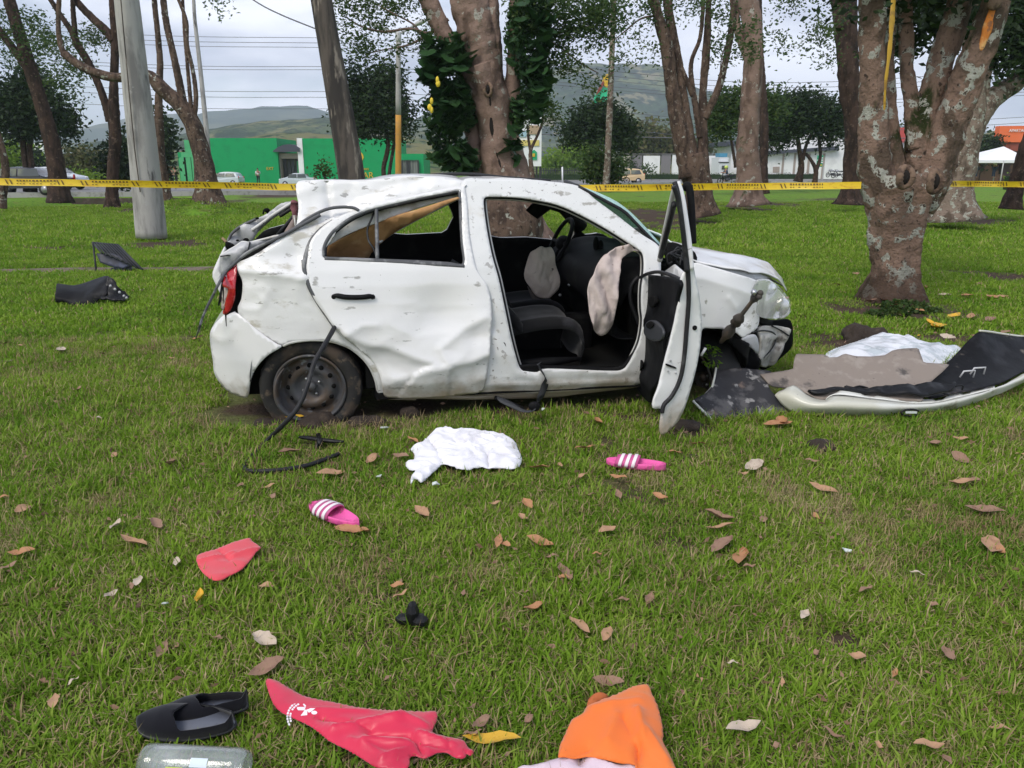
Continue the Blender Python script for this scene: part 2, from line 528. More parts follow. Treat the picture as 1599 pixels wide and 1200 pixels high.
# ------------------------------------------------------------------ hills
def ridge(name, D, crest, mat, near=0.6, rough=0.05, base=-1.0, rows=16, wide=3200, seed=0):
    xs = sorted(set([-wide, -wide * .7, 1600 + wide * .7, 1600 + wide] + list(range(-900, 2500, 14))))
    cx_ = [c[0] for c in crest]; cy_ = [c[1] for c in crest]
    V = []
    for px in xs:
        yy = float(np.interp(px, cx_, cy_))
        X = (px - CX) / F * D * CP_
        H = at(px, yy, D).z
        H += H * 0.05 * noise.noise(Vector((px * 0.03, seed, 0))) + H * 0.03 * noise.noise(Vector((px * 0.11, seed, 3)))
        for r in range(rows + 2):
            t = r / rows
            Yr = D * (near + (1 - near) * t)
            if r <= rows:
                prof = t ** 1.25
                z = base + (H - base) * prof
                z += H * rough * 4.5 * sin(pi * min(t, 1)) * fbm(Vector((X / D * 9, Yr / D * 7, seed)), 1.0, 4)
            else: z = H * 0.3; Yr = D * 1.1
            V.append((X, Yr, z))
    o = mesh_obj(name, V, grid_faces(len(xs), rows + 2), mat); o['kind'] = 'structure'
m_hfar = M('far hill forest', (0.035, 0.06, 0.03), 1, layers=[((0.09, 0.10, 0.045), 0.004, 0.45, 0.6), ((0.02, 0.04, 0.02), 0.02, 0.5, 0.6)], coord='World', spec=0)
m_hmt = M('mountain forest', (0.035, 0.065, 0.025), 1, layers=[((0.13, 0.15, 0.06), 0.010, 0.47, 0.60), ((0.012, 0.026, 0.011), 0.024, 0.47, 0.60), ((0.20, 0.18, 0.10), 0.016, 0.585, 0.63), ((0.015, 0.03, 0.012), 0.09, 0.5, 0.62)], bump=[(0.03, 1, 12)], coord='World', spec=0)  # tone contrast deepened in the colour to make up for faint relief shading
m_hmid = M('mid hill scrub', (0.07, 0.095, 0.035), 1, layers=[((0.20, 0.18, 0.08), 0.014, 0.45, 0.58), ((0.018, 0.04, 0.013), 0.035, 0.47, 0.57), ((0.015, 0.03, 0.012), 0.12, 0.5, 0.6)], bump=[(0.05, 1, 6)], coord='World', spec=0)
m_hnear = M('near hill dry pasture', (0.16, 0.15, 0.065), 1, layers=[((0.09, 0.13, 0.04), 0.02, 0.45, 0.6), ((0.02, 0.045, 0.015), 0.06, 0.50, 0.58), ((0.26, 0.17, 0.10), 0.012, 0.64, 0.7)], bump=[(0.08, 1, 4)], coord='World', spec=0)
ridge('far_hills', 2200, [(-3000, 225), (-400, 222), (0, 224), (60, 230), (110, 214), (160, 195), (230, 182), (330, 176), (430, 166), (480, 165), (560, 185), (640, 200), (800, 215), (1100, 200), (1300, 190), (1500, 205), (1700, 210), (4000, 220)], m_hfar, seed=1)
ridge('mountain', 1300, [(-3000, 262), (420, 262), (520, 240), (600, 215), (650, 188), (700, 155), (760, 130), (820, 113), (880, 102), (930, 98), (1000, 100), (1040, 110), (1080, 135), (1130, 152), (1200, 164), (1260, 178), (1340, 200), (1450, 224), (1600, 238), (4000, 250)], m_hmt, seed=2, rough=0.06, rows=26)
ridge('hills', 800, [(-3000, 240), (-300, 250), (0, 245), (60, 250), (130, 234), (180, 217), (250, 224), (300, 207), (380, 193), (450, 188), (520, 183), (580, 197), (650, 203), (720, 215), (800, 226), (900, 232), (1100, 236), (1599, 240), (4000, 240)], m_hmid, seed=3, rough=0.07)
ridge('hills', 450, [(-3000, 250), (0, 256), (100, 254), (200, 243), (300, 235), (420, 209), (480, 207), (560, 216), (640, 213), (700, 226), (780, 240), (860, 246), (1000, 246), (1300, 250), (1490, 240), (1530, 207), (1550, 203), (1575, 208), (1640, 225), (4000, 230)], m_hnear, seed=4, rough=0.07)

# ------------------------------------------------------------------ fast leaf meshes
def np_mesh(name, V, Fq, mat, parent=None, smooth=False):
    me = bpy.data.meshes.new(name)
    V = np.asarray(V, dtype=np.float32); Fq = np.asarray(Fq, dtype=np.int32)
    if parent is not None:
        inv = np.array(TM[parent.name].inverted()); V = V @ inv[:3, :3].T + inv[:3, 3]
    k = Fq.shape[1]
    me.vertices.add(len(V)); me.vertices.foreach_set('co', V.ravel().astype(np.float32))
    me.loops.add(Fq.size); me.loops.foreach_set('vertex_index', Fq.ravel())
    me.polygons.add(len(Fq)); me.polygons.foreach_set('loop_start', np.arange(0, Fq.size, k, dtype=np.int32))
    try: me.polygons.foreach_set('loop_total', np.full(len(Fq), k, dtype=np.int32))
    except Exception: pass
    me.update(calc_edges=True); me.materials.append(mat)
    if smooth: me.polygons.foreach_set('use_smooth', [True] * len(Fq))
    o = bpy.data.objects.new(name, me); C.objects.link(o)
    if parent is not None: o.parent = parent; TM[o.name] = TM[parent.name].copy()
    else: TM[o.name] = Matrix.Identity(4)
    return o
nr = np.random.RandomState(11)
def leaf_quads(Cn, L, asp=0.45, droop=0.35, flat=0.5):
    """diamond leaves, folded a little, at centres Cn (N,3), lengths L"""
    n = len(Cn)
    d = nr.normal(size=(n, 3)); d[:, 2] = d[:, 2] * flat - droop
    d /= np.linalg.norm(d, axis=1)[:, None]
    r = nr.normal(size=(n, 3)); r[:, 2] *= flat
    s = np.cross(d, r); s /= np.linalg.norm(s, axis=1)[:, None] + 1e-9
    nn = np.cross(d, s)
    L = (np.ones(n) * L * (0.7 + 0.6 * nr.rand(n)))[:, None]
    a = Cn - d * L / 2; b = Cn + d * L / 2
    c1 = Cn + s * L * asp / 2 + nn * L * 0.10; c2 = Cn - s * L * asp / 2 + nn * L * 0.10
    V = np.stack([a, c1, b, c2], 1).reshape(-1, 3)
    Fq = (np.arange(n)[:, None] * 4 + np.array([0, 1, 2, 3])[None, :])
    return V, Fq
def blob_points(blobs, n, gap=0.0, shell=0.45, gf=1.2, clump=0, spread=0.25):
    """points in ellipsoids; gap thins them out by noise; clump>0 makes small twig-end clusters"""
    vols = np.array([b[1] * b[2] * b[3] for b in blobs]); vols = vols ** 0.75; vols /= vols.sum()
    out = []
    for (c, rx, ry, rz), w in zip(blobs, vols):
        k = max(int(n * w / (clump or 1)), 3)
        d = nr.normal(size=(k * 2, 3)); d /= np.linalg.norm(d, axis=1)[:, None]
        rr = (shell + (1 - shell) * nr.rand(k * 2)) ** 0.6
        p = d * rr[:, None] * np.array([rx, ry, rz]) + np.array(c)
        if gap > -1:
            keep = [noise.noise(Vector(q) * gf) + 0.5 * noise.noise(Vector(q) * gf * 3) > gap - 0.35 for q in p]
            p = p[np.array(keep)]
        p = p[:k]
        if clump:
            p = np.repeat(p, clump, 0) + nr.normal(size=(len(p) * clump, 3)) * spread
        out.append(p)
    return np.concatenate(out)

# ------------------------------------------------------------------ trees
BARK = dict(rough=0.95, coord='World', spec=0.15)
m_bark_brown = M('brown bark', (0.13, 0.088, 0.065), layers=[((0.055, 0.038, 0.030), 5, 0.42, 0.62, 'noise', (1, 1, 0.35)), ((0.21, 0.17, 0.14), 9, 0.56, 0.68), ((0.33, 0.33, 0.28), 5, 0.62, 0.66), ((0.05, 0.035, 0.028), 11, 0.56, 0.64)], bump=[(14, 1, 0.05, 'noise', (1, 1, 0.3)), (40, 0.6, 0.02)], **BARK)
m_bark_dark = M('dark bark', (0.065, 0.042, 0.033), layers=[((0.03, 0.022, 0.018), 5, 0.42, 0.62, 'noise', (1, 1, 0.35)), ((0.13, 0.09, 0.07), 8, 0.55, 0.7)], bump=[(12, 1, 0.06, 'noise', (1, 1, 0.3)), (40, 0.6, 0.02)], **BARK)
m_bark_grey = M('grey lichened bark', (0.215, 0.165, 0.13), layers=[((0.085, 0.064, 0.048), 3.6, 0.47, 0.62, 'noise', (1, 1, 0.6)), ((0.05, 0.06, 0.022), 1.9, 0.60, 0.70), ((0.33, 0.33, 0.275), 8.5, 0.555, 0.585), ((0.10, 0.072, 0.055), 19, 0.58, 0.66)], bump=[(9, 1.0, 0.035), (34, 0.8, 0.014), (8.5, 0.5, 0.02)], **BARK)
m_bark_pink = M('smooth pink grey bark', (0.24, 0.165, 0.13), layers=[((0.12, 0.08, 0.062), 3.0, 0.45, 0.66, 'noise', (1, 1, 0.5)), ((0.36, 0.34, 0.29), 4.2, 0.60, 0.63), ((0.06, 0.06, 0.025), 2.1, 0.63, 0.72), ((0.11, 0.075, 0.055), 22, 0.6, 0.68, 'noise', (0.5, 0.5, 2.2))], bump=[(7, 0.9, 0.04), (30, 0.7, 0.012)], **BARK)
m_bark_t8 = M('patchy lichened tree bark', (0.225, 0.15, 0.112), layers=[((0.10, 0.072, 0.052), 2.6, 0.50, 0.60, 'noise', (1, 1, 0.7)), ((0.028, 0.036, 0.012), 1.5, 0.575, 0.66, 'noise', (1.6, 1.6, 0.6)), ((0.37, 0.37, 0.315), 6.5, 0.545, 0.565), ((0.13, 0.09, 0.07), 26, 0.57, 0.64), ((0.06, 0.042, 0.032), 13, 0.62, 0.66)], bump=[(9, 1.0, 0.05), (34, 0.9, 0.02), (6.5, 0.6, 0.03)], mud=((0.045, 0.03, 0.022), 0.15, 0.55, 5), **BARK)
m_leaf_dark = leafmat('dark evergreen leaf', (0.012, 0.028, 0.010), (0.026, 0.05, 0.015), (0.035, 0.06, 0.02), transl=0.15)
m_leaf_mid = leafmat('mid green leaf', (0.03, 0.065, 0.016), (0.055, 0.10, 0.025), (0.10, 0.13, 0.03), transl=0.35)
m_leaf_feather = leafmat('small feathery leaf', (0.035, 0.075, 0.022), (0.07, 0.12, 0.034), (0.12, 0.16, 0.05), transl=0.4)
m_leaf_light = leafmat('light green leaf', (0.12, 0.22, 0.025), (0.20, 0.32, 0.03), (0.25, 0.35, 0.05), transl=0.4)
m_leaf_olive = leafmat('olive leaf', (0.07, 0.09, 0.03), (0.12, 0.13, 0.045), (0.16, 0.13, 0.06), transl=0.3)
m_leaf_ivy = leafmat('glossy vine leaf', (0.016, 0.046, 0.017), (0.038, 0.088, 0.028), (0.075, 0.145, 0.045), rough=0.35, transl=0.12)
def stem(path, Y, dY=0.0, jit=0.0, flare=0.0, seed=0, seg=16, sub=5, namp=0.12, fine=0.0):
    """path [(px, py, width px)] from the base up; the depth runs from Y to Y+dY"""
    P, R = [], []
    n = len(path)
    for i, (px, py, w) in enumerate(path):
        y = Y + dY * i / max(n - 1, 1)
        p = at(px, py, y)
        dep = (p - EYE).y * CP_ - (p - EYE).z * SP_
        P.append(p); R.append(w / 2 * dep / F)
    pr = [Vector((*p, r)) if False else p for p, r in zip(P, R)]
    Ps = catmull(P, sub)
    Rs = []
    for i in range(n - 1):
        for k in range(sub): Rs.append(R[i] + (R[i + 1] - R[i]) * k / sub)
    Rs.append(R[-1])
    if flare:
        for i, p in enumerate(Ps):
            h = max(p.z - Ps[0].z, 0)
            Rs[i] *= 1 + flare * math.exp(-h / (R[0] * 1.3))
    # finer rows
    L = sum((Ps[i + 1] - Ps[i]).length for i in range(len(Ps) - 1))
    k = min(max(int(L / (0.035 if fine else max(R[0] * 0.25, 0.03))), len(Ps)), 260)
    cum = [0]
    for a, b in zip(Ps, Ps[1:]): cum.append(cum[-1] + (b - a).length)
    Q = resample(Ps, k)
    Rq = [float(np.interp(cum[-1] * i / (k - 1), cum, Rs)) for i in range(k)]
    return tube(Q, Rq, seg, namp=namp, nfreq=1.3 / max(R[0], 0.05), ridge=0.18 if flare else 0.08, seed=seed, fine=fine)
TREES = {}
def tree(key, label, Y, stems, bark, group='trees standing on the lawn', crowns=(), twigs=(), name='tree', cat='tree', seg=16, fine=0.0):
    """stems: list of (path, dY, flare); crowns: (blobs px, n, leaf m, material, gap, clump)"""
    b = stems[0][0][0]
    t = thing(name, label, cat, at(b[0], b[1], Y), group=group)
    for i, s in enumerate(stems):
        path, dY, fl = s[:3]
        Y0 = s[3] if len(s) > 3 else Y
        V, Fc = stem(path, Y0, dY, flare=fl, seed=len(TREES) * 3 + i, seg=seg, fine=fine)
        mesh_obj('trunk' if i == 0 else 'limb', V, Fc, bark, t)
    for cr in crowns:
        blobs, n, ls, mat, gap, clump = cr[:6]
        bl = []
        for (px, py, rx, ry, *yy) in blobs:
            y = yy[0] if yy else Y
            k = zc(y, 4) / F
            c = at(px, py, y); bl.append((tuple(c), rx * k, max(rx, ry) * k * 0.8, ry * k))
        pts = blob_points(bl, n, gap, clump=clump, spread=ls * (1.5 if clump else 1), gf=0.9 / max(ls * 4, 0.3))
        # keep foliage above the ground
        pts = pts[pts[:, 2] > 0.15]
        v, f = leaf_quads(pts, ls)
        o = np_mesh('crown', v, f, mat, t)
    TREES[key] = t
    for tw in twigs:
        P = [at(px, py, tw[0]) for px, py in tw[2]]
        r0 = tw[1] / 2 * zc(tw[0], 5) / F
        P = catmull(P, 4)
        mesh_obj('twig', *tube(P, [r0 * (1 - 0.7 * i / len(P)) for i in range(len(P))], 6, namp=0.15, nfreq=3), bark, t)
    return t

# nearest tree on the right: many stems rising from one short bole
t8 = tree('t8', 'large grey lichened tree with several stems rising from one short trunk', 8.6, [
    ([(1392, 478, 82.6), (1397, 440, 63.6), (1400, 400, 61.9), (1401, 360, 72.2), (1403, 325, 86), (1408, 295, 96.3), (1410, 272, 86)], 0.0, 0.45),
    ([(1385, 330, 53.3), (1372, 290, 51.6), (1364, 250, 48.2), (1364, 200, 43), (1362, 140, 36.1), (1362, 60, 36.1), (1360, -30, 37.8), (1358, -140, 34.4)], 0.0, 0.0),
    ([(1418, 320, 46.4), (1430, 285, 51.6), (1436, 250, 46.4), (1442, 200, 39.6), (1453, 150, 36.1), (1472, 90, 36.1), (1492, 30, 37.8), (1508, -30, 36.1), (1535, -130, 32.7)], 0.25, 0.0),
    ([(1430, 325, 49.9), (1448, 292, 58.5), (1464, 250, 56.8), (1482, 200, 51.6), (1502, 150, 49.9), (1524, 90, 48.2), (1548, 30, 43), (1566, -30, 37.8), (1600, -140, 34.4)], -0.2, 0.0),
    ([(1405, 280, 25.8), (1397, 240, 22.4), (1392, 190, 18.9), (1388, 120, 15.5), (1392, 40, 13.8), (1398, -60, 12)], 0.5, 0.0),
    ([(1428, 235, 22.4), (1424, 170, 20.6), (1416, 110, 18.9), (1414, 40, 18.9), (1416, -60, 17.2)], 0.5, 0.0)], m_bark_t8, seg=56, fine=0.016,
    crowns=[([(1440, -60, 140, 50), (1500, 20, 60, 40, 10.0), (1430, 30, 50, 60, 10.5)], 5200, 0.11, m_leaf_dark, 0.25, 6)])
# cut-branch knots, wounds, dark base
m_knot = M('healed knot bark', (0.19, 0.125, 0.085), 0.9, layers=[((0.08, 0.05, 0.035), 9, 0.45, 0.6)], bump=[(20, 0.9, 0.02)], coord='World')
m_hollow = M('dark hollow', (0.012, 0.009, 0.007), 1)
def knot(px, py, Y, w, h, parent):
    c = at(px, py, Y); k = zc(Y, 1.4) / F
    R = [w * k / 2, h * k / 2]
    P = [c + Vector((cos(a) * R[0], -0.02 * cos(2 * a), sin(a) * R[1])) for a in [2 * pi * i / 28 for i in range(29)]]
    mesh_obj('knot_ring', *tube(P, [0.036 * (1 + 0.12 * sin(3 * i)) for i in range(29)], 10, namp=0.15, nfreq=9, cap=False), m_knot, parent)
    mesh_obj('knot_hollow', *sphere(c + Vector((0, 0.02, 0)), 1, 14, 8, R[0] * 0.92, 0.07, R[1] * 0.92), m_hollow, parent)
knot(1413, 277, 8.00, 20, 28, t8)
knot(1460, 284, 7.98, 18, 30, t8)
m_wound = M('raw orange wood', (0.62, 0.20, 0.03), 0.8, layers=[((0.75, 0.42, 0.16), 6, 0.5, 0.62), ((0.3, 0.12, 0.05), 14, 0.55, 0.65)], coord='World')
def onstem(pts, Y, width, name, mat, parent):
    P = catmull([at(px, py, Y) for px, py in pts], 6); k = zc(Y, 3) / F
    n = len(P)
    return mesh_obj(name, *tube(P, [width * k / 2 * sin(pi * (0.12 + 0.8 * i / n)) for i in range(n)], 10, namp=0.2, nfreq=8, flat=0.5), mat, parent)
onstem([(1531, 80), (1540, 52), (1549, 22), (1561, -8)], 8.33, 15, 'torn_wood', m_wound, t8)
onstem([(1549, 16), (1553, 4), (1560, -14)], 8.28, 24, 'torn_wood', m_knot, t8)

tree('t8b', 'dark straight trunk close behind the left side of the large lichened tree', 27, [
    ([(1325, 320, 34), (1328, 295, 24), (1331, 240, 26), (1333, 190, 27), (1326, 140, 30), (1322, 80, 32), (1318, 0, 38), (1316, -80, 36)], 0, 0.5)], m_bark_dark)
tree('t9', 'pale lichened trunk with mossy limb bending right behind the large tree', 19, [
    ([(1488, 343, 58), (1490, 310, 48), (1494, 280, 46), (1504, 240, 44), (1512, 200, 40), (1517, 170, 38), (1518, 110, 34), (1522, 40, 32), (1528, -60, 30)], 0, 0.5),
    ([(1512, 215, 36), (1525, 185, 38), (1545, 158, 32), (1575, 137, 28), (1610, 112, 26), (1680, 70, 22)], 0.4, 0.0),
    ([(1540, 160, 12), (1543, 120, 9), (1556, 85, 7), (1585, 60, 5)], 0.3, 0.0)], m_bark_grey,
    crowns=[([(1575, 20, 55, 45), (1560, 75, 40, 30), (1610, 60, 40, 50), (1530, -20, 60, 40)], 5200, 0.17, m_leaf_dark, 0.25, 6)])
tree('t10', 'short dark trunk leaning left at the right edge of the lawn', 22, [
    ([(1578, 327, 26), (1584, 300, 22), (1592, 270, 22), (1604, 230, 22), (1625, 170, 20), (1650, 60, 18)], 0, 0.35)], m_bark_dark)
tree('t6', 'thick reddish grey trunk standing right of the many stemmed tree', 27.5, [
    ([(1168, 321, 46), (1168, 300, 36), (1168, 270, 34), (1167, 230, 35), (1170, 180, 31), (1175, 120, 30), (1177, 70, 30), (1171, 20, 31), (1163, -30, 31), (1150, -120, 28)], 0, 0.45),
    ([(1175, 105, 16), (1163, 78, 14), (1153, 50, 13), (1147, 15, 13), (1142, -60, 12)], 0.3, 0.0)], m_bark_pink)
tree('t6b', 'thin black trunk just right of the thick reddish grey trunk', 36, [
    ([(1193, 303, 15), (1192, 260, 13), (1193, 200, 14), (1190, 140, 12), (1186, 60, 10), (1184, -60, 9)], 0, 0.3)], m_bark_dark)
tree('t5', 'brown tree splitting low into many upright stems behind the open car door', 22.6, [
    ([(1094, 338, 44), (1092, 318, 38), (1090, 290, 40), (1084, 262, 44), (1082, 240, 40)], 0, 0.35),
    ([(1078, 275, 36), (1069, 240, 29), (1058, 190, 25), (1048, 130, 21), (1040, 70, 20), (1026, 20, 16), (1012, -30, 15), (1000, -120, 13)], 0, 0.0),
    ([(1082, 262, 26), (1075, 215, 20), (1066, 150, 16), (1057, 90, 15), (1046, 30, 14), (1038, -40, 14), (1030, -120, 12)], 0.3, 0.0),
    ([(1096, 290, 30), (1097, 250, 19), (1098, 200, 14), (1098, 140, 12), (1103, 80, 13), (1106, 20, 9), (1108, -60, 8)], 0.1, 0.0),
    ([(1100, 185, 12), (1110, 165, 12), (1123, 135, 11), (1132, 100, 10), (1140, 60, 10), (1146, 15, 11), (1150, -60, 10)], -0.1, 0.0),
    ([(1094, 215, 12), (1087, 170, 10), (1080, 130, 9), (1080, 95, 7), (1093, 60, 6), (1098, 10, 6), (1099, -50, 5)], 0.1, 0.0),
    ([(1081, 150, 7), (1072, 125, 7), (1062, 100, 6), (1056, 80, 5)], 0.0, 0.0)], m_bark_brown,
    crowns=[([(985, 25, 45, 38), (1010, 75, 30, 20), (1040, 8, 40, 22), (1130, 60, 22, 50), (1105, 20, 40, 28), (975, 95, 25, 16), (1225, 15, 24, 20), (1290, 30, 26, 34), (1260, 60, 22, 16), (1215, 70, 14, 22), (1300, 95, 20, 18), (1180, 60, 30, 30)], 5200, 0.105, m_leaf_feather, 0.46, 9)],
    twigs=[(22.6, 4, [(1025, 25), (1000, 30), (975, 50), (960, 62)]), (22.6, 3, [(1140, 60), (1128, 85), (1124, 120)])])
# the big vine-clad tree behind the car
t4 = tree('tivy', 'broad old tree with split reddish trunk clad in dark vines behind the car', 16.0, [
    ([(797, 378, 104), (795, 340, 86), (790, 290, 66), (781, 240, 54), (775, 190, 50), (764, 150, 58), (748, 105, 66)], 0.0, 0.35),
    ([(752, 140, 30), (725, 105, 32), (703, 72, 28), (688, 42, 27), (672, 8, 28), (650, -40, 26)], 0, 0.0),
    ([(768, 150, 46), (758, 100, 56), (746, 50, 62), (736, 5, 66), (728, -60, 60)], 0.1, 0.0),
    ([(775, 130, 22), (772, 80, 24), (768, 30, 24), (766, -40, 22)], 0.0, 0.0),
    ([(748, 285, 30), (742, 240, 26), (736, 190, 24), (728, 140, 20), (722, 100, 18)], 0.5, 0.0),
    ([(800, 285, 60), (796, 240, 44), (790, 200, 34), (800, 140, 26), (806, 60, 24), (810, -40, 24)], 0.3, 0.0)], m_bark_pink, seg=44, fine=0.014,
    crowns=[([(565, 40, 45, 40), (610, 25, 50, 30), (655, 45, 35, 30), (590, 75, 40, 18), (545, 80, 20, 16), (640, 85, 25, 14), (590, -10, 80, 26)], 5200, 0.075, m_leaf_mid, 0.48, 9),
            ([(850, 25, 55, 30), (905, 60, 45, 30), (880, 95, 30, 22), (940, 25, 45, 30), (835, 120, 14, 16), (925, 125, 18, 18), (900, 10, 60, 25)], 7600, 0.08, m_leaf_feather, 0.46, 9)],
    twigs=[(16, 6, [(700, 30), (672, 52), (640, 45), (600, 50), (565, 42), (545, 30)]), (16, 4, [(672, 52), (640, 70), (600, 78), (570, 85)]), (16, 4, [(660, 58), (645, 38), (615, 22), (590, 8)]),
           (16.3, 6, [(806, 80), (840, 62), (880, 50), (920, 42), (950, 40)]), (16.3, 4, [(850, 60), (880, 78), (905, 98), (935, 115)]), (16.3, 4, [(806, 50), (838, 30), (862, 10), (870, -10)])])
# boulder-like root at its foot, seen through the car
V, Fc = sphere(at(790, 345, 14.6) + Vector((0, 0, -0.15)), 1, 26, 18, 0.72, 0.6, 0.75)
V = [p + (p - at(790, 345, 14.6)).normalized() * 0.10 * fbm(p, 2.2, 3) for p in V]
mesh_obj('root', V, Fc, m_bark_brown, t4)
m_leafblade = m_leaf_ivy
knot(762, 140, 15.58, 11, 17, t4)
P = catmull([at(*q) for q in [(764, 148, 15.60), (767, 175, 15.66), (770, 205, 15.68), (775, 235, 15.65), (782, 262, 15.58)]], 6)
mesh_obj('bark_crack', *tube(P, [0.05 * sin(pi * (0.1 + .85 * i / len(P))) for i in range(len(P))], 8, namp=.5, nfreq=4, flat=0.6), m_hollow, t4)
# climbing vine: big lobed leaves, each one a piece
vine = thing('climbing_vine', 'dark glossy climbing vine hanging on both sides of the broad old trunk', 'vine', at(700, 200, 15.4))
def lobed(L=0.20, W=0.17, lob=5):
    V = [Vector((0, 0, 0))]; n = 4 * lob
    out = []
    for i in range(n + 1):
        t = i / n; a = pi * (0.08 + 1.84 * t) 
        r = 1 - 0.32 * (i % 2)
        y = -cos(a) * 0.5 + 0.42; x = sin(a) * 0.5 * r
        out.append(Vector((x * W * 2, y * L, -0.06 * abs(x) - 0.05 * y * y)))
    return [Vector((0, 0, 0.01))] + out, [(0, i, i + 1) for i in range(1, len(out))]
lv, lf = lobed()
leaf_me = bpy.data.meshes.new('leaf'); leaf_me.from_pydata([tuple(v) for v in lv], [], lf); leaf_me.materials.append(m_leaf_ivy)
IV = [(700, 120, 35, 60), (690, 190, 28, 50), (715, 240, 22, 34), (712, 90, 30, 35), (820, 60, 32, 60), (835, 130, 26, 50), (806, 190, 12, 38), (800, 235, 7, 20), (672, 78, 14, 22), (668, 118, 12, 16), (732, 252, 12, 22), (690, 246, 15, 14), (850, 60, 12, 30), (850, 118, 9, 20), (838, 168, 11, 20), (700, 160, 40, 30), (725, 165, 22, 40), (835, 20, 30, 35)]
inv_v = TM[vine.name].inverted()
for k in range(290):
    bx = IV[k % len(IV)]
    a = rng.uniform(0, 2 * pi); r = sqrt(rng.random())
    px, py = bx[0] + bx[2] * r * cos(a), bx[1] + bx[3] * r * sin(a)
    Yd = 15.55 - 0.25 * rng.random() + 0.35 * r
    o = bpy.data.objects.new('leaf', leaf_me); C.objects.link(o); o.parent = vine; TM[o.name] = TM[vine.name]
    m = Matrix.Translation(at(px, py, Yd)) @ Matrix.Rotation(rng.uniform(-0.9, 0.9), 4, 'Y') @ Matrix.Rotation(rad(200 + rng.uniform(-35, 35)), 4, 'X') @ Matrix.Rotation(rng.uniform(-0.7, 0.7), 4, 'Z')
    o.matrix_local = inv_v @ m @ Matrix.Scale(rng.uniform(0.6, 1.25), 4)
bl = [(tuple(at(a, b, 15.95)), c * 0.0128, 0.35, d * 0.0128) for a, b, c, d in IV]
pts = blob_points(bl, 14000, 0.12, shell=0.0, gf=2.2)
v, f = leaf_quads(pts, 0.095, asp=0.7, droop=0.8)
o = np_mesh('foliage', v, f, m_leaf_ivy, vine); o['kind'] = 'stuff'

# left group
tree('tl1', 'dark leaning trunk forking near the top at the far left of the lawn', 31, [
    ([(95, 317, 30), (92, 295, 26), (88, 260, 24), (78, 210, 22), (64, 160, 20), (50, 115, 20), (36, 70, 18), (20, 20, 17), (4, -40, 16)], 0, 0.3),
    ([(52, 120, 14), (34, 95, 12), (16, 70, 12), (-4, 44, 11), (-40, 0, 10)], 0.2, 0.0)], m_bark_dark,
    crowns=[([(20, 30, 40, 26), (50, 60, 40, 16), (100, 70, 34, 12), (30, 85, 40, 12), (85, 35, 22, 14), (115, 100, 24, 8)], 2600, 0.13, m_leaf_feather, 0.45, 6)])
tree('tl0', 'slim brown trunk cut by the left edge of the photo', 27, [
    ([(3, 325, 12), (5, 300, 12), (9, 270, 12), (6, 245, 11), (-4, 210, 10), (-30, 140, 10)], 0, 0.3)], m_bark_brown, group='trees standing on the lawn')
tree('tl2', 'dark slim trunk with side branches standing left of the concrete pole', 28.5, [
    ([(176, 326, 22), (175, 300, 18), (177, 260, 18), (180, 220, 18), (178, 180, 17), (178, 130, 12), (180, 60, 12), (176, 0, 12), (172, -60, 10)], 0, 0.25),
    ([(172, 190, 13), (164, 160, 12), (152, 128, 11), (138, 98, 12), (122, 72, 12), (112, 50, 9), (92, 20, 8), (66, -20, 7)], 0, 0.0),
    ([(118, 70, 9), (116, 40, 8), (114, 10, 7), (113, -40, 7)], 0, 0.0),
    ([(178, 65, 14), (165, 48, 13), (146, 30, 12), (128, 12, 11), (112, -8, 10)], 0.2, 0.0)], m_bark_dark,
    crowns=[([(110, 105, 34, 14), (75, 68, 34, 12), (140, 60, 25, 12), (100, 125, 26, 10), (118, 150, 16, 8), (140, 45, 22, 9)], 2400, 0.12, m_leaf_feather, 0.45, 6)])
tree('tl3', 'dark trunk half hidden behind the leaning concrete pole', 28, [
    ([(263, 330, 20), (258, 300, 15), (251, 250, 14), (249, 200, 14), (248, 150, 10), (250, 100, 9), (246, 50, 8), (241, 0, 8), (238, -60, 7)], 0, 0.3)], m_bark_brown)
tree('tl4', 'crooked mossy trunk with a long limb reaching left above the pole', 26.5, [
    ([(330, 326, 46), (325, 300, 36), (320, 270, 32), (313, 235, 30), (303, 200, 28), (290, 175, 26), (272, 155, 24), (250, 135, 22), (236, 120, 18), (215, 118, 15), (180, 121, 14), (145, 112, 13), (118, 98, 13), (100, 84, 12)], 0, 0.3),
    ([(288, 172, 13), (282, 140, 12), (275, 105, 11), (266, 65, 10), (258, 25, 10), (252, -30, 9)], 0.1, 0.0),
    ([(303, 190, 8), (306, 150, 7), (301, 110, 6), (292, 70, 6), (291, 35, 6), (281, 5, 5), (270, -20, 5)], 0.1, 0.0),
    ([(300, 185, 7), (296, 140, 6), (292, 95, 5), (288, 50, 5), (284, -30, 4)], 0.2, 0.0),
    ([(100, 86, 9), (93, 62, 8), (91, 35, 7), (92, 5, 7), (93, -40, 6)], 0, 0.0)], m_bark_brown,
    crowns=[([(320, 15, 14, 10), (345, 8, 12, 6), (310, 36, 6, 8)], 260, 0.14, m_leaf_feather, 0.4, 5)])
tree('td1', 'small tree with round near black crown at the left edge', 43, [
    ([(42, 300, 9), (40, 260, 9), (36, 225, 8), (38, 195, 7)], 0, 0.2), ([(52, 308, 12), (50, 265, 9), (46, 230, 8), (52, 200, 7)], 0, 0.2)], m_bark_dark, group='small dark crowned trees by the road', seg=10,
    crowns=[([(30, 165, 35, 32), (70, 175, 34, 29), (95, 195, 24, 15), (20, 200, 30, 13), (50, 130, 25, 17)], 9500, 0.26, m_leaf_dark, 0.02, 6)])
